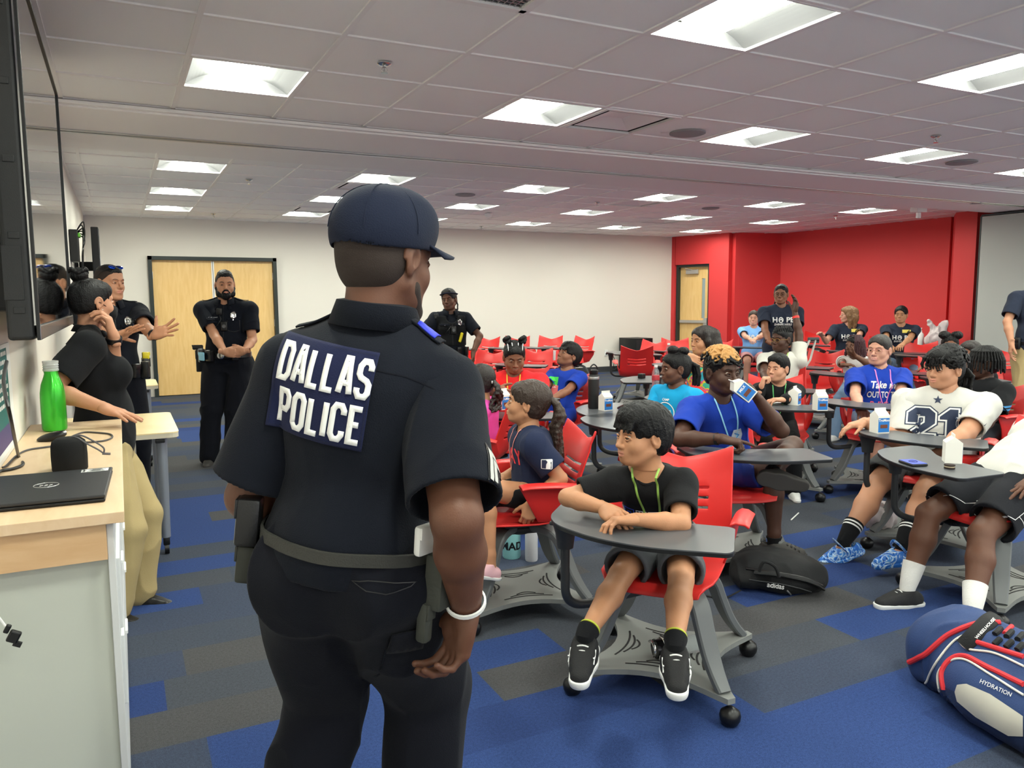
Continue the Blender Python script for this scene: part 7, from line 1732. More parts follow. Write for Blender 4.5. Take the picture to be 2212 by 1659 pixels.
# ---------------------------------------------------------------- 22 girl with glasses, blue ball-game shirt
P = done(person('girl', 'girl with round glasses and pink lanyard in royal blue baseball slogan t-shirt', at(1899, 757, 6.0), 1.0, head_vec(46), head_vec(6), S=.92, W=1.1, belly=1.1, bust=.8, kind='woman', skin_m=SK['fair'][0], lip_m=SK['fair'][1], pitch=.03,
    arms=[dict(t=at(1935, 905, 5.5), pole=RH-UP*.8), dict(t=at(1862, 905, 5.5), pole=-RH-UP*.8)]))
tee(P, m_royal, sleeve=.74, flare=.034, g=.022, amp=.005); pants(P, m_denim, long=False, upto=.5); shoes(P, m_wsole, m_wsole); hair(P, lambda F: None, m_hbrown, g=.007, low=-.05, amp=.0008); brows(P, m_hbrown); glasses(P, mat('rose_frame', (196, 140, 136), .3, metal=.5), r=.025)
strands(P, m_hbrown, [[(.0, -.105, -.015), (.02*math.cos(a), -.14, -.03), (.035*math.cos(a), -.135+.02*math.sin(a), -.09), (.035*math.cos(a)-.01, -.115+.02*math.sin(a), -.17), (.02*math.cos(a)-.02, -.10, -.23)] for a in [i*.7 for i in range(9)]], r=.014, name='low_ponytail'); bm = bmesh.new(); bmesh.ops.create_uvsphere(bm, u_segments=12, v_segments=8, radius=.022, matrix=Matrix.Translation(hp(P, 0, -.125, -.02))); bm_obj('hair_tie', bm, m_lea, P.o, smooth=True)
lanyard(P, mat('pink_strap', (214, 120, 190), .6), low=.80, sx=.06); R, U = P.CB.col[0], P.CB.col[2]
p, dv = hit_front(P, 0, .50); decal(text_tris('Take me', .074, font_w=.80, bold=.025, shear=.25), p+U*.075, -R, U, P.bvh, .003, m_ink, 'chest_lettering', P.shirt); decal(text_tris('OUT TO THE', .066, bold=.02, font_w=.60), p, -R, U, P.bvh, .003, m_ink, 'chest_lettering', P.shirt)
m_corp = mat('coral_script_print', (226, 96, 116), .7); decal(text_tris('Ball Game', .066, font_w=.80, bold=.02, shear=.35), p-U*.075, -R, U, P.bvh, .003, m_corp, 'chest_lettering', P.shirt); decal(stroke_tris([[(-.11, -.145), (-.04, -.128), (.05, -.125), (.10, -.118)]], .014, .012), p, -R, U, P.bvh, .003, m_corp, 'print_swash', P.shirt); P19 = P
seat_for(P, 'red tablet chair under the girl with the baseball slogan shirt', off=.18, h=head_vec(28))
# ---------------------------------------------------------------- 23 child behind with afro puffs, 24 child further back
P = done(person('child', 'child with two round hair puffs mostly hidden behind the curly-haired boy', at(2052, 748, 7.6), .95, head_vec(25), head_vec(10), S=.82, kind='child', skin_m=SK['brown'][0], lip_m=SK['brown'][1], lean=.1, arms=[dict(), dict(t=at(2010, 795, 7.0), pole=-RH-UP, d=-RH)]))
tee(P, m_charc); pants(P, m_blackc); hair(P, lambda F: (F.ell((.055, .03, .115), (.055, .05, .042), k=.01), F.ell((-.055, .03, .115), (.055, .05, .042), k=.01)) and None, m_hblack, g=.006, amp=.003); brows(P, m_hblack); shoes(P, m_wsole, m_wsole); seat_for(P, 'red tablet chair under the child with two hair puffs')
P = done(person('child', 'dark-haired child almost hidden between the curly-haired boy and the boy with locs', at(2096, 768, 6.6), .93, head_vec(60), head_vec(30), S=.82, kind='child', skin_m=SK['brown'][0], lip_m=SK['brown'][1], lean=.1))
tee(P, m_blackc); pants(P, m_blackc); short_hair(P, m_hbrown, top=.02); shoes(P, m_wsole, m_wsole); seat_for(P, 'red tablet chair under the almost hidden dark-haired child')
# ---------------------------------------------------------------- 25 boy with curly mullet, number shirt
m_tie = bpy.data.materials.new('blue_white_marbled_foam'); m_tie.use_nodes = True; nt, b_ = nodes_of(m_tie); tcn = nt.nodes.new('ShaderNodeTexCoord'); nn = nt.nodes.new('ShaderNodeTexNoise'); nn.inputs['Scale'].default_value = 14; nn.inputs['Distortion'].default_value = 2.5; rp = nt.nodes.new('ShaderNodeValToRGB')
for i, (q, c_) in enumerate(((.40, (30, 96, 190)), (.46, (60, 140, 220)), (.54, (206, 226, 240)), (.60, (40, 110, 200)))):
    e = rp.color_ramp.elements[i] if i < 2 else rp.color_ramp.elements.new(q); e.position = q; e.color = (*s2l(c_), 1)
nt.links.new(tcn.outputs['Object'], nn.inputs['Vector']); nt.links.new(nn.outputs['Fac'], rp.inputs[0]); nt.links.new(rp.outputs[0], b_.inputs['Base Color']); b_.inputs['Roughness'].default_value = .5
pv22 = at(2016, 1008, 4.66); pv22.z = .56
P = done(person('boy', 'boy with curly dark mullet in white number 21 shirt, blue marbled clogs', at(2042, 798, 4.48), 1.0, head_vec(68), head_vec(30), pelvis=pv22, lean=-.12, legl=1.08, S=.94, W=1.3, belly=1.5, thick=1.15, kind='child', skin_m=SK['tan'][0], lip_m=SK['tan'][1], bighand=True, armthick=1.3, legthick=1.2,
    arms=[dict(t=at(2030, 978, 4.15), pole=RH*.9-UP*.3+FH*.1, d=-RH*.9-UP*.25, n=-UP*.6-FH*.4, pose='relaxed'), dict(t=at(1868, 912, 4.50), pole=-UP*.6-FH*.3, d=-RH*.9-UP*.2, n=-UP, pose='relaxed')],
    legs=[dict(t=at(1925, 1222, 4.05), pole=UP-RH*.6, toe=-RH*.95-FH*.25-UP*.12), dict(t=at(1822, 1172, 4.35), pole=UP-RH*.4, toe=-RH*.95-UP*.38)]))
tee(P, cloth('white_jersey_tee', (200, 198, 192)), sleeve=.80, flare=.028, g=.020, amp=.006, res=.0062, hem=-.06, cm=None); pants(P, cloth('dark_grey_shorts', (70, 72, 74)), long=False, upto=.84, flare=.030, g=.024, amp=.006)
shoes(P, m_tie, m_tie, kind='clog', sc=1.12, sock=m_blackc, sockh=.34)
for l in P.leg:
    for q in (.24, .285): e = lerp(l['an'], l['kn'], q); dd2 = (l['kn']-l['an']).normalized(); bm = bmesh.new(); tube(bm, [e, e+dd2*.009], .0545 if q > .25 else .0525, 24); bm_obj('sock_stripe', bm, m_ink, P.o, smooth=True)
    y = l['toe']; z = (l['up']-y*l['up'].dot(y)).normalized(); x = y.cross(z); s_ = P.S*1.1; bm = bmesh.new(); tube(bm, smoothpath([l['an']+x*.044*s_+y*.01-z*.035*s_, l['an']+x*.046*s_-z*.0+y*.03, l['an']+z*.035*s_+y*.045, l['an']-x*.046*s_+y*.03, l['an']-x*.044*s_+y*.01-z*.035*s_]), .006, 8, flat=(1.6, .6, tuple(y))); bm_obj('clog_strap', bm, m_tie, P.o, smooth=True)
hair(P, lambda F: F.ell((0, .02, .08), (.078, .085, .055), k=.02) and None, m_hblack, g=.008, low=-.05); curls(P, m_hblack, 150, .03, .20, r=.0125, seed=8, cond=lambda p: p.y > -.06-(p.z-.05) or p.z > .08); brows(P, m_hblack)
rr = random.Random(5)
strands(P, m_hblack, [[(x, -.105, .0), (x*1.3, -.13-.01*rr.random(), -.04), (x*1.4+.01*rr.uniform(-1, 1), -.14+.02*rr.random(), -.09), (x*1.5+.014*rr.uniform(-1, 1), -.145+.03*rr.random(), -.14), (x*1.4+.02*rr.uniform(-1, 1), -.155+.03*rr.random(), -.175)] for x in [-.055+.0068*i for i in range(17)]], r=.011, name='mullet_curls', rend=.4)
strands(P, m_hblack, [[(x, .06, .10), (x*1.1, .100, .065), (x*1.2+.006, .103, .030), (x*1.25-.004*(i % 3), .100, .006-.006*(i % 3))] for i, x in enumerate([-.05, -.034, -.02, -.004, .012, .03, .048, .058])], r=.008, name='forehead_curls', rend=.35)
R, U = P.CB.col[0], P.CB.col[2]; p, dv = hit_front(P, .01, .42); m_nprint = mat('dark_navy_print', (44, 54, 78), .7)
two = [(-.145, .02), (-.145, .075), (-.11, .105), (-.04, .105), (-.008, .078), (-.008, .02), (-.085, -.045), (-.008, -.045), (-.008, -.10), (-.15, -.10), (-.15, -.052), (-.060, .022), (-.060, .058), (-.095, .058), (-.095, .02)]
one = [(.015, .06), (.065, .105), (.105, .105), (.105, -.052), (.135, -.052), (.135, -.10), (.022, -.10), (.022, -.052), (.052, -.052), (.052, .045), (.015, .045)]
for pl in (two, one):
    c0 = Vector((sum(a for a, _ in pl)/len(pl), sum(b for _, b in pl)/len(pl)))
    decal(stroke_tris([pl+[pl[0]]], .030, .010), p, -R, U, P.bvh, .0025, m_nprint, 'number_outline', P.shirt); decal(stroke_tris([pl+[pl[0]]], .018, .010), p, -R, U, P.bvh, .0035, m_ink, 'number_inline', P.shirt); decal(poly_tris([pl], .012), p, -R, U, P.bvh, .005, m_nprint, 'number_print', P.shirt)
decal(poly_tris([[(.026*(1 if k % 2 == 0 else .40)*math.sin(PI*k/5), .026*(1 if k % 2 == 0 else .40)*math.cos(PI*k/5)) for k in range(10)]], .01), p+U*.155, -R, U, P.bvh, .003, m_nprint, 'star_print', P.shirt)
a = P.arm[0]; sn = (-FH).normalized(); decal(poly_tris([[(-.03, .004), (-.01, -.004), (.035, .016), (-.01, -.014), (-.03, -.008)]], .01), lerp(a['sh'], a['el'], .66), RH, UP, P.bvh, .003, m_nprint, 'sleeve_mark', P.shirt, n=sn)
P22 = P; cc = P.pelvis+P.bdir*.09
chair((cc.x, cc.y), head_vec(36), 'red tablet chair under the boy in the number 21 shirt')
# ---------------------------------------------------------------- 26 boy with locs
P = done(person('boy', 'boy with short locs in black shirt with two blue sleeve stripes', at(2124, 786, 5.6), .97, head_vec(105), head_vec(70), S=.88, W=1.05, kind='child', skin_m=SK['deep'][0], lip_m=SK['deep'][1], lean=-.02,
    arms=[dict(t=at(2100, 960, 5.2), pole=RH*.6-UP*.5), dict(t=at(2060, 960, 5.5))]))
tee(P, m_blackc, sleeve=.80, flare=.036, g=.022, cm=mat('blue_rib', (60, 130, 190), .8)); pants(P, m_charc, long=False); shoes(P, m_wsole, m_wsole); hair(P, lambda F: None, m_hblack, g=.006, low=-.05); brows(P, m_hblack)
strands(P, m_hblack, [[(.03*math.cos(a), -.01+.04*math.sin(a), .130), (.078*math.cos(a), -.015+.095*math.sin(a), .095), (.094*math.cos(a), -.02+.118*math.sin(a), .03), (.098*math.cos(a), -.02+.122*math.sin(a), -.03-.015*(i % 3))] for i, a in enumerate([j*.19 for j in range(33)])], r=.0075, name='locs', rend=.85)
a = P.arm[0]; m_bstripe = cloth('blue_sleeve_stripe', (62, 126, 176)); ud = (a['el']-a['sh']).normalized()
for q in (.52, .66): sn = (-FH+RH*.3).normalized(); decal(box_tri(.15, .014, .012), lerp(a['sh'], a['el'], q), (RH+FH*.3), ud*-1, P.bvh, .003, m_bstripe, 'sleeve_stripe', P.shirt, n=sn)
seat_for(P, 'red tablet chair under the boy with locs')
# ---------------------------------------------------------------- 27 boy lower right, only arm and legs in view
pv26 = at(2172, 1080, 3.76); pv26.z = .575
m_ath = cloth('black_athletic_shorts', (30, 31, 36)); m_ath2 = cloth('charcoal_short_panel', (58, 60, 68))
P = done(person('boy', 'boy at the lower right edge in black shorts, white socks and black sneakers', at(2300, 860, 3.86), .97, head_vec(70), head_vec(68), pelvis=pv26, lean=-.15, S=.90, W=1.05, kind='child', skin_m=SK['dark'][0], lip_m=SK['dark'][1], bighand=True, legthick=1.12, res=.0065,
    arms=[dict(t=at(2152, 1082, 3.40), pole=RH-UP*.3-FH*.3, d=-RH*.75-UP*.6, n=-UP*.7+RH*.4-FH*0, pose='spread'), dict(t=at(2150, 1030, 3.9))],
    legs=[dict(t=at(2100, 1322, 3.36), pole=-RH*.9+UP*.5, toe=-RH*.9-FH*.35), dict(t=at(1960, 1270, 3.72), pole=UP*.8-RH*.7, toe=-RH*.97-FH*.2)]))
tee(P, cloth('white_jersey_tee', (200, 198, 192)), sleeve=.74, flare=.03, g=.022, amp=.005); pants(P, m_ath, long=False, upto=.76, flare=.022, g=.02, amp=.005, res=.0065)
m_snb = mat('black_knit_upper', (34, 34, 36), .8, bump=.5, bscale=400); shoes(P, m_snb, m_wsole, sock=mat('white_sock_knit', (224, 222, 218), .9, bump=.5, bscale=200), sockh=.34, sc=1.12)
for l in P.leg:
    td_ = (l['kn']-l['hip']).normalized(); sn = (-FH*.9+UP*.35).normalized()
    decal(stroke_tris([[(-.06, .07), (-.03, .02), (.0, -.03), (.10, -.04), (.24, -.0)], [(.03, -.035), (.05, -.10)]], .0035, .01), lerp(l['hip'], l['kn'], .62), -td_, UP, P.pbvh, .003, m_ink, 'shorts_piping', P.pants, n=sn)
wrist_band(P, 0, mat('orange_print_band', (238, 150, 80), .6), t=.22, w=.008); P26 = P
cc = P.pelvis+P.bdir*.03; chair((cc.x, cc.y), head_vec(74), 'red tablet chair at the lower right edge, under the boy in black shorts')
# ================================================================== empty chairs
def chair_back(px, py, th, label, z=.85, grp='empty red chairs'):
    p = onz(px, py, z); h = head_vec(th); c = p+h*.30; return chair((c.x, c.y), h, label, grp)
def chair_tab(px, py, th, label, grp='empty red chairs'):
    p = onz(px, py, .706); h = head_vec(th); c = p-h*.44; return chair((c.x, c.y), h, label, grp)
chair_back(1056, 728, 28, 'empty red chair right beside the female officer, against the back wall')
chair_back(1064, 756, 24, 'empty red chair between the female officer and the girl in red')
chair_back(1118, 727, 12, 'empty red chair by the back wall, directly behind the two hair puffs')
chair_back(1190, 726, 20, 'empty red chair by the back wall, right of the two hair puffs')
chair_back(1160, 753, 16, 'empty red chair just behind and right of the girl in red')
chair_back(1263, 727, 46, 'lone empty red chair against the white wall above the boy in royal blue')
chair_back(1376, 752, 188, 'empty red chair with its back to the camera, before the floor loudspeaker', z=.83)
chair_back(1413, 735, 44, 'empty red chair left of the clear bottle, near the single door')
chair_back(1458, 731, 8, 'empty red chair right beside the single door')
chair_back(1562, 733, 62, 'empty red chair just behind the girl in tie-dye, against the red wall')
chair_back(1764, 716, 14, 'empty red chair against the red wall right of the standing woman')
chair_back(1800, 722, 26, 'empty red chair against the red wall, left of the light-brown-haired woman')
chair_back(1908, 727, 20, 'empty red chair against the red wall between the two seated navy shirts')
chair_back(1990, 738, 24, 'empty red chair holding the pump bottle and carrier bag on its desk')
chair_back(2172, 752, 70, 'empty red chair behind the boy with locs, near the standing man')
chair_tab(1380, 819, 98, 'empty red chair whose desk holds a small black cube')
chair_tab(1297, 886, 80, 'red chair behind the front boy, its desk holding a black flask and milk')
chair_tab(1448, 789, 62, 'empty chair with grey desk left of the girl in tie-dye')
chair_tab(1995, 806, 50, 'empty chair with grey desk between the slogan shirt and the curly-haired boy')
chair_tab(1735, 792, 40, 'empty chair with grey desk below the standing woman')
# ================================================================== small things
m_carton = mat('milk_carton_white', (232, 230, 222), .5); m_cblue = mat('carton_blue_print', (40, 118, 196), .5); m_cbrown = mat('carton_brown_print', (110, 60, 40), .5)
def make_carton():
    t = thing('milk_carton', 'x', 'milk carton'); w, h = .035, .095; bm = bmesh.new()
    v = [bm.verts.new(p) for p in ((-w, -w, 0), (w, -w, 0), (w, w, 0), (-w, w, 0), (-w, -w, h), (w, -w, h), (w, w, h), (-w, w, h))]
    r1, r2 = bm.verts.new((-w*.96, 0, h+.026)), bm.verts.new((w*.96, 0, h+.026)); a, b_ = bm.verts.new((-w*.96, 0, h+.038)), bm.verts.new((w*.96, 0, h+.038))
    for f in ((3, 2, 1, 0), (0, 1, 5, 4), (1, 2, 6, 5), (2, 3, 7, 6), (3, 0, 4, 7)): bm.faces.new([v[i] for i in f])
    bm.faces.new((v[4], v[5], r2, r1)); bm.faces.new((v[6], v[7], r1, r2)); bm.faces.new((v[5], v[6], r2)); bm.faces.new((v[7], v[4], r1))
    bm_obj('carton_body', bm, m_carton, t); bm = bmesh.new(); box(bm, (0, 0, h+.031), (w*1.94, .004, .016), bev=.001); bm_obj('top_seal', bm, m_carton, t)
    for k, nm in ((0, 'front_print'), (1, 'side_print')):
        bm = bmesh.new(); R_k = rotz(k*PI/2)
        box(bm, R_k @ Vector((0, -w-.0006, h*.47)), (w*1.86 if k == 0 else w*1.7, .001, h*.80), R=R_k); pr_ = bm_obj(nm, bm, m_cblue, t)
        bm = text_tris('TruMoo' if k == 0 else 'MILK', .019, bold=.03); bmesh.ops.transform(bm, matrix=(Matrix.Translation(R_k @ Vector((0, -w-.0015, h*.74))) @ R_k.to_4x4() @ Matrix.Rotation(PI/2, 4, 'X')), verts=bm.verts); bm_obj('lettering', bm, m_ink, pr_)
        bm = bmesh.new(); box(bm, R_k @ Vector((0, -w-.0012, h*.40)), (w*1.2, .001, h*.2), R=R_k); bm_obj('flavour_panel', bm, m_cbrown, pr_)
    return t
ct0 = make_carton(); ct_used = [False]
def carton(loc, rz, label, tilt=None, sc=1.0):
    o = ct0 if not ct_used[0] else copy_tree(ct0); ct_used[0] = True; o.location = loc; o.rotation_euler = (0, 0, rz) if tilt is None else tilt; o.scale = (sc,)*3; tag(o, label, 'milk carton', 'small milk cartons'); return o
ry = -YAW
carton(onz(1308, 886, .7065), ry+.5, 'milk carton beside the black flask on the desk behind the front boy'); carton(onz(1716, 874, .7065), ry+.9, 'milk carton on the desk of the boy in black long sleeves')
carton(onz(1771, 886, .7065), ry+.1, 'milk carton left of the baseball slogan shirt', sc=1.05); carton(onz(1899, 934, .7065), ry+.2, 'milk carton on the desk before the number 21 shirt', sc=1.05)
carton(onz(2056, 998, .7065), ry+1.25, 'milk carton standing behind the sandwich cookie at the right')
c = at(1604, 842, 3.86); ax_ = (-RH*.80+UP*.62).normalized(); bx = (-FH); by = ax_.cross(bx).normalized(); q_ = frame(by.cross(ax_)*-1 if False else ax_.cross(by)*-1, by, ax_).to_euler()
carton(c-ax_*.055, 0, 'milk carton tipped up to the mouth of the boy with gold-tipped curls', tilt=frame(by.cross(ax_), by, ax_).to_euler())
carton(at(1086, 884, 5.0), ry+.7, 'milk carton held by the girl in red')
m_flask = mat('black_flask_coat', (24, 24, 26), .6, bump=.3, bscale=500)
def flask(p, r, h, label, m, cap_m, name='flask', loop=True, cat='flask', prof=None):
    t = thing(name, label, cat, p); bm = bmesh.new(); lathe(bm, prof or [(r*.92, 0), (r, .008), (r, h*.70), (r*.97, h*.74), (r*.72, h*.80), (.001, h*.80)], p, 32); bm_obj('body', bm, m, t, smooth=True)
    bm = bmesh.new(); lathe(bm, [(r*.74, h*.79), (r*.80, h*.80), (r*.80, h*.885), (r*.6, h*.90), (.001, h*.90)], p, 28); bm_obj('cap', bm, cap_m, t, smooth=True)
    if loop: bm = bmesh.new(); tube(bm, smoothpath([p+Vector((-r*.7, 0, h*.84)), p+Vector((-r*.72, 0, h*.95)), p+Vector((0, 0, h*1.02)), p+Vector((r*.72, 0, h*.95)), p+Vector((r*.7, 0, h*.84))]), .005, 8); bm_obj('carry_loop', bm, cap_m, t, smooth=True)
    return t
fp = onz(1282, 882, .7065); f_ = flask(fp, .038, .30, 'tall black insulated flask with carry loop on the desk behind the front boy', m_flask, m_black)
bm = bmesh.new(); lathe(bm, [(.0385, .205), (.0388, .206), (.0388, .222), (.0385, .223)], fp, 32); bm_obj('band', bm, m_alu, f_, smooth=True)
m_pet = mat('clear_bottle_plastic', (225, 232, 236), .08, trans=.85, alpha=.6, ior=1.2); m_labelr = mat('red_bottle_label', (190, 60, 70), .5)
def pet(p, label, s=1.0):
    t = thing('water_bottle', label, 'water bottle', p, 'clear plastic water bottles'); bm = bmesh.new(); pr = [(.026, 0), (.031, .006)]
    for k in range(6): pr += [(.031, .018+.018*k), (.0285, .024+.018*k), (.031, .030+.018*k)]
    pr += [(.031, .15), (.026, .172), (.013, .195), (.012, .205), (.001, .205)]; lathe(bm, [(a*s, b*s) for a, b in pr], p, 24); bm_obj('body', bm, m_pet, t, smooth=True)
    bm = bmesh.new(); lathe(bm, [(.0145*s, .20*s), (.0145*s, .218*s), (.001, .218*s)], p, 20); bm_obj('cap', bm, m_white, t, smooth=True); bm = bmesh.new(); lathe(bm, [(.0316*s, .095*s), (.0318*s, .096*s), (.0318*s, .135*s), (.0316*s, .136*s)], p, 24); bm_obj('label_band', bm, m_labelr, t, smooth=True)
pet(onz(1416, 846, .7065), 'clear water bottle before the girl in turquoise'); pet(onz(1444, 786, .7065), 'clear water bottle on a far desk near the single door', 1.1)
wb = onz(1105, 1203, 0); t_ = flask(wb+Vector((0, 0, .0)), .052, .30, 'pale teal tumbler lettered in black on the floor under the profile girl\'s chair', mat('pale_teal_enamel', (150, 212, 214), .35), mat('pale_teal_enamel', (150, 212, 214), .35), name='tumbler', loop=False, cat='tumbler')
bm = text_tris('MADI', .062, bold=.03); fd = (-FH*.95+RH*.2).normalized(); ud_ = UP.cross(fd)
for v in bm.verts: a = v.co.x/.052; r_ = .0528; d_ = fd*math.cos(a)+UP.cross(fd)*math.sin(a); v.co = wb+UP*(.075+v.co.y)+d_*r_
bm_obj('lettering', bm, m_black, t_)
flask(onz(1148, 1210, 0), .036, .28, 'white bottle standing on the floor under the profile girl\'s chair', mat('white_enamel', (214, 216, 220), .4), m_white, name='bottle', loop=False, cat='bottle')
# bottle lying on the front chair's tray
pb = onz(1440, 1398, .135); dr_ = (RH*.95+FH*.25).normalized(); Rb = frame(dr_.cross(UP)*-1, UP, dr_) if False else frame(UP.cross(dr_), UP*-1*-1, dr_)
t_ = thing('drink_bottle', 'clear drink bottle with black lid lying on the tray of the nearest chair', 'drink bottle', pb); Rl = frame(dr_.orthogonal().normalized(), dr_.cross(dr_.orthogonal()).normalized(), dr_)
bm = bmesh.new(); lathe(bm, [(.032, .0), (.034, .01), (.034, .14), (.030, .15), (.001, .15)], pb+dr_*.0, 24, R=Rl); bm_obj('body', bm, m_pet, t_, smooth=True)
bm = bmesh.new(); lathe(bm, [(.036, -.05), (.038, -.03), (.037, .004), (.001, .004)], pb, 24, R=Rl); bm_obj('lid', bm, mat('glossy_black', (14, 14, 15), .12), t_, smooth=True)
bm = bmesh.new(); tube(bm, [pb-dr_*.05+Rl @ Vector((.030*math.cos(a), .030*math.sin(a), -.012)) for a in [PI*i/8 for i in range(9)]], .005, 8); tube(bm, [pb-dr_*.02+Rl @ Vector((.039*math.cos(a), .039*math.sin(a), 0)) for a in [2*PI*i/20 for i in range(21)]], .003, 6, cap=False); bm_obj('lid_ring', bm, m_chrome, t_, smooth=True)
# phone, cookie, cube, paper, pen
p = onz(1972, 1003, .7065); t_ = thing('phone', 'phone in blue case lying on the desk at the right', 'phone', p); Rp = rotz(-YAW+.12); bm = bmesh.new(); box(bm, p+UP*.006, (.078, .105, .011), R=Rp, bev=.004, seg=3); bm_obj('body', bm, m_black, t_, smooth=True)
bm = bmesh.new(); box(bm, p+UP*.0125, (.072, .099, .002), R=Rp, bev=.0008); bk = bm_obj('case_back', bm, mat('blue_phone_case', (66, 84, 190), .4), t_); bm = bmesh.new(); tube(bm, [p+UP*.014+Rp @ Vector((.018*math.cos(a), .018*math.sin(a), 0)) for a in [2*PI*i/16 for i in range(17)]], .0022, 6, cap=False); box(bm, p+UP*.014+Rp @ Vector((0, 0, 0)), (.014, .004, .001), R=Rp); bm_obj('case_emblem', bm, mat('dark_blue_print', (30, 40, 110), .4), bk, smooth=True)
p = onz(2051, 1012, .7065); t_ = thing('sandwich_cookie', 'dark sandwich cookie on the desk in front of the milk carton', 'cookie', p)
for z0, z1, r_, m_, n_ in ((0, .007, .0225, mat('dark_cookie', (40, 28, 24), .8, bump=.8, bscale=300), 'bottom_wafer'), (.007, .012, .021, mat('cream_filling', (206, 190, 160), .7), 'filling'), (.012, .019, .0225, mat('dark_cookie', (40, 28, 24), .8), 'top_wafer')): bm = bmesh.new(); lathe(bm, [(r_*.94, z0), (r_, z0+.001), (r_, z1-.001), (r_*.94, z1), (.001, z1)], p, 28); bm_obj(n_, bm, m_, t_, smooth=True)
p = onz(1386, 817, .7065); bm = bmesh.new(); box(bm, p+UP*.022, (.06, .05, .044), R=rotz(.3), bev=.005); tag(bm_obj('small_case', bm, m_black, origin=p), 'small black cube-shaped case on the empty grey desk', 'case')
p = onz(1667, 870, .7065); bm = bmesh.new(); box(bm, p+UP*.002, (.12, .08, .003), R=rotz(-.3)); tag(bm_obj('note_card', bm, mat('pink_white_card', (224, 214, 216), .7), origin=p), 'pinkish white card on the desk under the propped boy\'s hand', 'card')
p = onz(1195, 778, .7065); bm = bmesh.new(); lathe(bm, [(.028, 0), (.034, .12), (.031, .12), (.026, .006), (.001, .006)], p, 24); tag(bm_obj('cup', bm, m_white, smooth=True, origin=p), 'white cup on a desk just left of the boy gazing up', 'cup')
a_, b_ = onz(1709, 1123, .006), onz(1725, 1108, .006); bm = bmesh.new(); tube(bm, [a_, b_], .004, 8); tag(bm_obj('pen', bm, m_ink, smooth=True, origin=a_), 'white pen lying on the carpet behind the black backpack', 'pen')
p = onz(1535, 1372, .004); bm = bmesh.new(); box(bm, p+UP*.003, (.014, .01, .006), bev=.002); tag(bm_obj('crumb', bm, mat('yellow_plastic', (225, 205, 30), .4), origin=p), 'tiny yellow scrap on the carpet behind the nearest chair', 'scrap')
# pump bottle and carrier bag
p = onz(1988, 750, .7065); t_ = thing('pump_bottle', 'white sanitizer pump bottle on a far desk beside the carrier bag', 'pump bottle', p); bm = bmesh.new(); lathe(bm, [(.040, 0), (.042, .01), (.042, .19), (.03, .215), (.014, .222), (.001, .222)], p, 24); bm_obj('body', bm, m_white, t_, smooth=True)
bm = bmesh.new(); lathe(bm, [(.016, .22), (.016, .25), (.006, .252), (.006, .285), (.001, .285)], p, 16); tube(bm, [p+UP*.285+RH*.012, p+UP*.285-RH*.045, p+UP*.275-RH*.05], .007, 8); bm_obj('pump', bm, m_white, t_, smooth=True)
p = onz(2022, 752, .7065); F = Field(p-Vector((.25, .25, .02)), p+Vector((.25, .25, .5)), .009); F.ell(p+UP*.13, (.16, .13, .14), k=.05); F.cap(p+UP*.2, p+UP*.40-RH*.12, .075, .02, k=.05); F.cap(p+UP*.2, p+UP*.37+RH*.12, .085, .03, k=.05); F.plane(p+UP*.004, (0, 0, -1)); V, Q = F.mesh(); V = folds(V, Q, .022, 14)
tag(mesh_obj('carrier_bag', V, Q, mat('thin_white_plastic_bag', (226, 214, 214), .3, trans=.25), origin=p), 'crumpled white plastic carrier bag on a far desk near the red pilaster', 'carrier bag')
# clear bag under the number 21 boy's chair
p = onz(1895, 1135, .10); F = Field(p-Vector((.2, .2, .02)), p+Vector((.2, .2, .3)), .009); F.ell(p+UP*.07, (.12, .10, .075), k=.03); F.plane(p+UP*.002, (0, 0, -1)); V, Q = F.mesh(); V = folds(V, Q, .02, 16); tag(mesh_obj('snack_bag', V, Q, mat('thin_white_plastic_bag', (226, 214, 214), .3), origin=p), 'crumpled whitish plastic bag on the tray below the number 21 boy', 'plastic bag')
# crutch
a_, b_ = at(1756, 733, 8.3), onz(1720, 838, 0); b_ = at(1719, 835, 7.9); t_ = thing('crutch', 'grey metal crutch leaning on a desk between the two navy-shirted women', 'crutch', b_); sd = FH
bm = bmesh.new()
for s in (-1, 1): tube(bm, [a_+RH*.03*s, lerp(a_, b_, .45)+RH*.05*s, lerp(a_, b_, .80), b_+(b_-a_)*.02], .011, 8)
bm_obj('poles', bm, mat('satin_aluminium', (176, 176, 172), .4, metal=.6), t_, smooth=True); bm = bmesh.new(); tube(bm, [a_-RH*.05, a_+RH*.06], .022, 10); bm_obj('underarm_pad', bm, m_base, t_, smooth=True); bm = bmesh.new(); tube(bm, [b_-UP*.0, b_-UP*.035], .02, 10); bm_obj('rubber_tip', bm, m_base, t_, smooth=True)
p = onz(1782, 737, .7065)+UP*.03; bm = bmesh.new(); box(bm, p, (.34, .10, .06), R=rotz(-YAW), bev=.02); tag(bm_obj('pencil_case', bm, mat('navy_case', (40, 46, 96), .5), smooth=True, origin=p), 'dark blue zipped case on the desk by the crutch', 'case')
p = onz(1763, 764, .62); F = Field(p-Vector((.25, .25, .15)), p+Vector((.25, .25, .2)), .009); F.ell(p, (.16, .12, .085), k=.03); V, Q = F.mesh(); V = folds(V, Q, .01, 10); tag(mesh_obj('handbag', V, Q, m_lea, origin=p), 'small black bag lying under the desk by the crutch', 'bag')

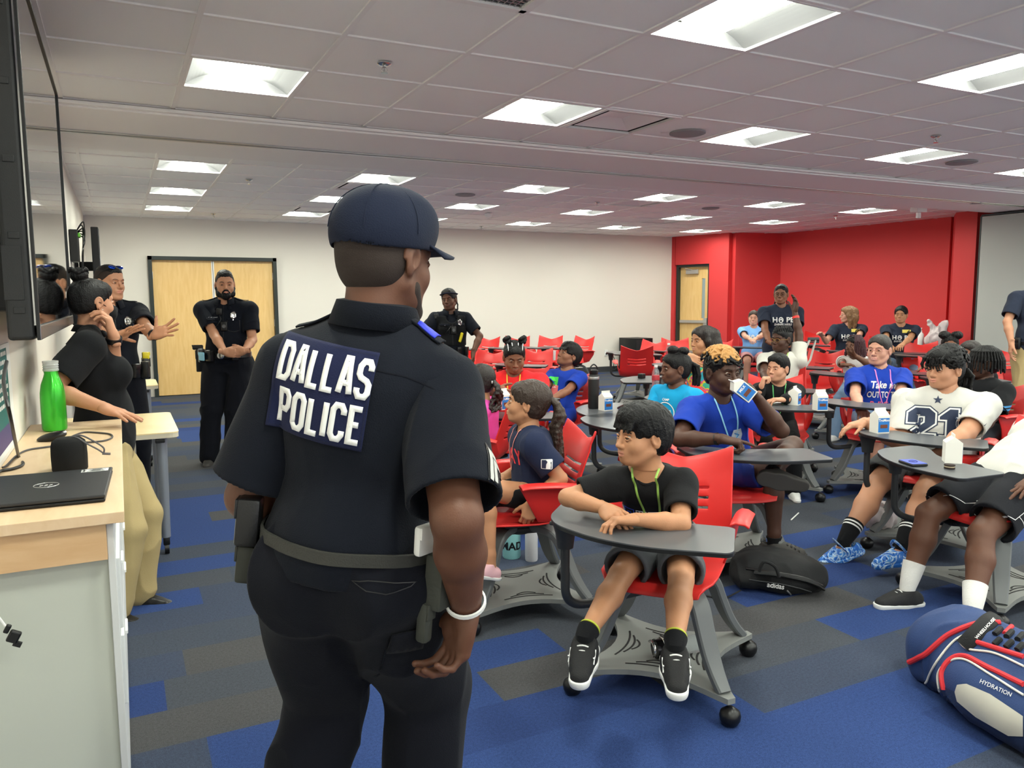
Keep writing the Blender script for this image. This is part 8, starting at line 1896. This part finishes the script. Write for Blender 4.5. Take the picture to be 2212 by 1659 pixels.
# ================================================================== bags on the floor
def pix_on(bvh, px, py, off=.003):
    o = Vector((0, 0, CAMH)); d_ = ray(px, py).normalized(); h = bvh.ray_cast(o, d_); return (h[0]+h[1]*off) if h[0] is not None else None
def pixline(bvh, pts, r, m, name, parent, off=.003, flat=None, n=8):
    P_ = [pix_on(bvh, p.x, p.y, off) for p in smoothpath([(a, b, 0) for a, b in pts], n)]; P_ = [p for p in P_ if p is not None]
    if len(P_) < 2: return None
    bm = bmesh.new(); tube(bm, P_, r, 8); return bm_obj(name, bm, m, parent, smooth=True)
def pixpoly(bvh, loop, m, name, parent, off=.003, maxe=8):
    bm = poly_tris([loop], maxe); bad = []
    for v in bm.verts:
        h = pix_on(bvh, v.co.x, v.co.y, off)
        if h is None: bad.append(v)
        else: v.co = h
    if bad: bmesh.ops.delete(bm, geom=bad, context='VERTS')
    return bm_obj(name, bm, m, parent, smooth=True)
def pixtext(bvh, txt, px, py, size, ang, m, name, parent, off=.004, **k):
    bm = text_tris(txt, size, **k); ca, sa = math.cos(ang), math.sin(ang); bad = []
    for v in bm.verts:
        x, y = v.co.x, -v.co.y; h = pix_on(bvh, px+x*ca-y*sa, py+x*sa+y*ca, off)
        if h is None: bad.append(v)
        else: v.co = h
    if bad: bmesh.ops.delete(bm, geom=bad, context='VERTS')
    return bm_obj(name, bm, m, parent, smooth=True)
m_bp = cloth('black_backpack_nylon', (26, 27, 29), rough=.65, bump=.4, bscale=250)
a_, b_ = onz(1590, 1285, 0), onz(1815, 1302, 0); e = (b_-a_).normalized(); w_ = UP.cross(e); w_ = w_ if w_.dot(FH) > 0 else -w_; L_ = (b_-a_).length; Rr = frame(e, w_, UP); o = a_+w_*.14
F = Field(o-Vector((.3, .3, .03)), o+Vector((.7, .5, .35)), .007) if False else Field(np.minimum(a_, b_)-.35, np.maximum(a_, b_)+.4, .007)
F.cap(o+e*.10+UP*.085, o+e*(L_-.10)+UP*.065, .088, .068, k=.03); F.cap(o+e*.12+w_*.12+UP*.08, o+e*(L_-.14)+w_*.09+UP*.06, .085, .062, k=.05); F.ell(o+e*L_*.42+w_*.05+UP*.10, (L_*.45, .17, .075), Rr, k=.05); F.ell(o+e*L_*.5-w_*.06+UP*.06, (L_*.36, .07, .06), Rr, k=.03); F.ell(o+e*.05+UP*.06, (.08, .12, .06), Rr, k=.03)
F.plane((0, 0, .004), (0, 0, -1)); V, Q = F.mesh(); V = relax(V, Q, 1); V = folds(V, Q, .006, 9); V[:, 2] = np.maximum(V[:, 2], .002)
bv_ = BVHTree.FromPolygons([tuple(v) for v in V], [tuple(q) for q in Q]); t_ = thing('backpack', 'black backpack lying on the carpet right of the nearest chair', 'backpack', (a_+b_)/2); mesh_obj('body', V, Q, m_bp, t_)
pixline(bv_, [(1612, 1228), (1680, 1238), (1745, 1252), (1800, 1280), (1815, 1300)], .007, m_lea, 'piping', t_); pixline(bv_, [(1618, 1252), (1690, 1262), (1760, 1280), (1808, 1302)], .003, m_base, 'zip', t_); pixline(bv_, [(1700, 1275), (1718, 1292), (1730, 1300)], .004, m_alu, 'zip_pull', t_); pixline(bv_, [(1640, 1300), (1700, 1312), (1770, 1312)], .003, m_base, 'seam', t_)
pixtext(bv_, 'adidas', 1676, 1265, 15, .16, m_ink, 'lettering', t_, bold=.02); pixpoly(bv_, [(1803, 1284), (1810, 1286), (1808, 1296), (1801, 1294)], m_ink, 'side_mark', t_)
bm = bmesh.new(); q0 = onz(1640, 1235, .17); tube(bm, smoothpath([q0, q0+UP*.05+e*.02, q0+e*.07+UP*.03, q0+e*.09-UP*.02]), .008, 8); bm_obj('carry_loop', bm, m_bp, t_, smooth=True)
sp_ = [q for q in (pix_on(bv_, p.x, p.y, .012) for p in smoothpath([(1630, 1236, 0), (1690, 1243, 0), (1750, 1258, 0), (1790, 1280, 0), (1805, 1298, 0)], 4)) if q is not None]
bm = bmesh.new(); tube(bm, sp_, .022, 10, flat=(1, .35, (0, 0, 1))); bm_obj('shoulder_strap', bm, m_bp, t_, smooth=True)
bm = bmesh.new(); tube(bm, smoothpath([onz(1600, 1275, .02), onz(1570, 1290, .006), onz(1545, 1290, .006), onz(1525, 1286, .006)]), .006, 8, flat=(1, .4, (0, 0, 1))); bm_obj('loose_strap', bm, m_bp, t_, smooth=True)
# blue and red sports bag
m_sb = cloth('blue_sports_bag_nylon', (44, 64, 108), rough=.6, bump=.4, bscale=220); m_sbd = cloth('dark_blue_bag_panel', (36, 50, 84), rough=.6); m_rz = mat('red_zip_tape', (206, 44, 52), .6); m_wp = mat('white_piping', (222, 218, 208), .6)
A_ = onz(1955, 1462, 0); B_ = onz(2212, 1655, 0); e = (B_-A_).normalized(); w_ = UP.cross(e); w_ = w_ if w_.dot(RH) > 0 else -w_; Rr = frame(e, w_, UP)
F = Field(A_+Vector((-.35, -1.0, -.02)), A_+Vector((.75, .35, .42)), .009); c0 = A_+w_*.17+e*.03
F.ell(c0+e*.02+UP*.13, (.15, .17, .15), Rr, k=.05); F.cap(c0+e*.10+UP*.15, c0+e*.75+UP*.14, .155, .145, k=.04); F.box(c0+e*.38+UP*.10, (.42, .165, .10), Rr, rnd=.06, k=.05); F.ell(c0+e*.34-w_*.13+UP*.11, (.26, .085, .10), Rr, k=.025); F.ell(c0+e*.42+w_*.02+UP*.25, (.26, .11, .055), Rr, k=.03)
F.plane((0, 0, .004), (0, 0, -1)); V, Q = F.mesh(); V = relax(V, Q, 1); V = folds(V, Q, .007, 7); V[:, 2] = np.maximum(V[:, 2], .002)
bv_ = BVHTree.FromPolygons([tuple(v) for v in V], [tuple(q) for q in Q]); t_ = thing('sports_bag', 'large blue sports bag with red zips and white pocket on the carpet, lower right', 'sports bag', (A_+B_)/2); mesh_obj('body', V, Q, m_sb, t_)
pixpoly(bv_, [(1945, 1470), (2010, 1470), (2120, 1520), (2212, 1575), (2212, 1660), (2100, 1590), (2010, 1525), (1950, 1485)], m_sbd, 'lower_panel', t_, off=.002)
pixline(bv_, [(1950, 1437), (2000, 1412), (2050, 1372), (2110, 1348), (2160, 1346)], .010, m_rz, 'zip_tape', t_); pixline(bv_, [(2000, 1475), (2025, 1430), (2062, 1385), (2100, 1366)], .004, m_wp, 'piping', t_)
pixline(bv_, [(2040, 1490), (2036, 1452), (2055, 1425), (2085, 1418), (2130, 1440), (2212, 1480)], .009, m_rz, 'zip_tape', t_); pixline(bv_, [(2030, 1492), (2028, 1455), (2050, 1430), (2085, 1426), (2140, 1458), (2212, 1502)], .004, m_wp, 'piping', t_)
pixline(bv_, [(2112, 1388), (2150, 1400), (2212, 1420)], .009, m_rz, 'zip_tape', t_); pixline(bv_, [(2070, 1380), (2090, 1402), (2150, 1412), (2212, 1440)], .004, m_wp, 'piping', t_); pixline(bv_, [(2170, 1370), (2190, 1350)], .008, m_rz, 'zip_tape', t_)
pixpoly(bv_, [(2065, 1495), (2070, 1480), (2090, 1478), (2140, 1500), (2212, 1548), (2212, 1590), (2180, 1588), (2110, 1548), (2070, 1515)], mat('white_coated_pocket', (192, 188, 176), .5), 'side_pocket', t_, off=.005)
pixtext(bv_, 'HYDRATION', 2153, 1488, 13, .42, m_ink, 'lettering', t_, off=.006)
pixpoly(bv_, [(1944, 1432), (1952, 1430), (1956, 1470), (1945, 1466)], m_rz, 'corner_patch', t_, off=.004)
st_ = [pix_on(bv_, *p, .012) for p in ((2085, 1400), (2110, 1375), (2135, 1348), (2150, 1338))]; st_ = [p for p in st_ if p is not None]
if len(st_) > 2:
    bm = bmesh.new(); tube(bm, smoothpath(st_), .028, 10, flat=(1, .3, tuple((UP-FH*.5).normalized()))); sg = bm_obj('handle_wrap', bm, m_bp, t_, smooth=True)
    bm2 = bmesh.new(); bm2.from_mesh(sg.data); bmesh.ops.translate(bm2, verts=bm2.verts, vec=t_.location); b2 = BVHTree.FromBMesh(bm2); bm2.free(); pixtext(b2, 'WHEELHOUSE', 2128, 1358, 9, -.82, m_ink, 'lettering', t_, off=.002, bold=.02)
for k in range(3):
    for j in range(2): q = (2150+24*k, 1395-16*k*0-22*j+6*k); pixline(bv_, [(q[0], q[1]), (q[0]+12, q[1]-12)], .010, m_bp, 'webbing', t_, off=.006)
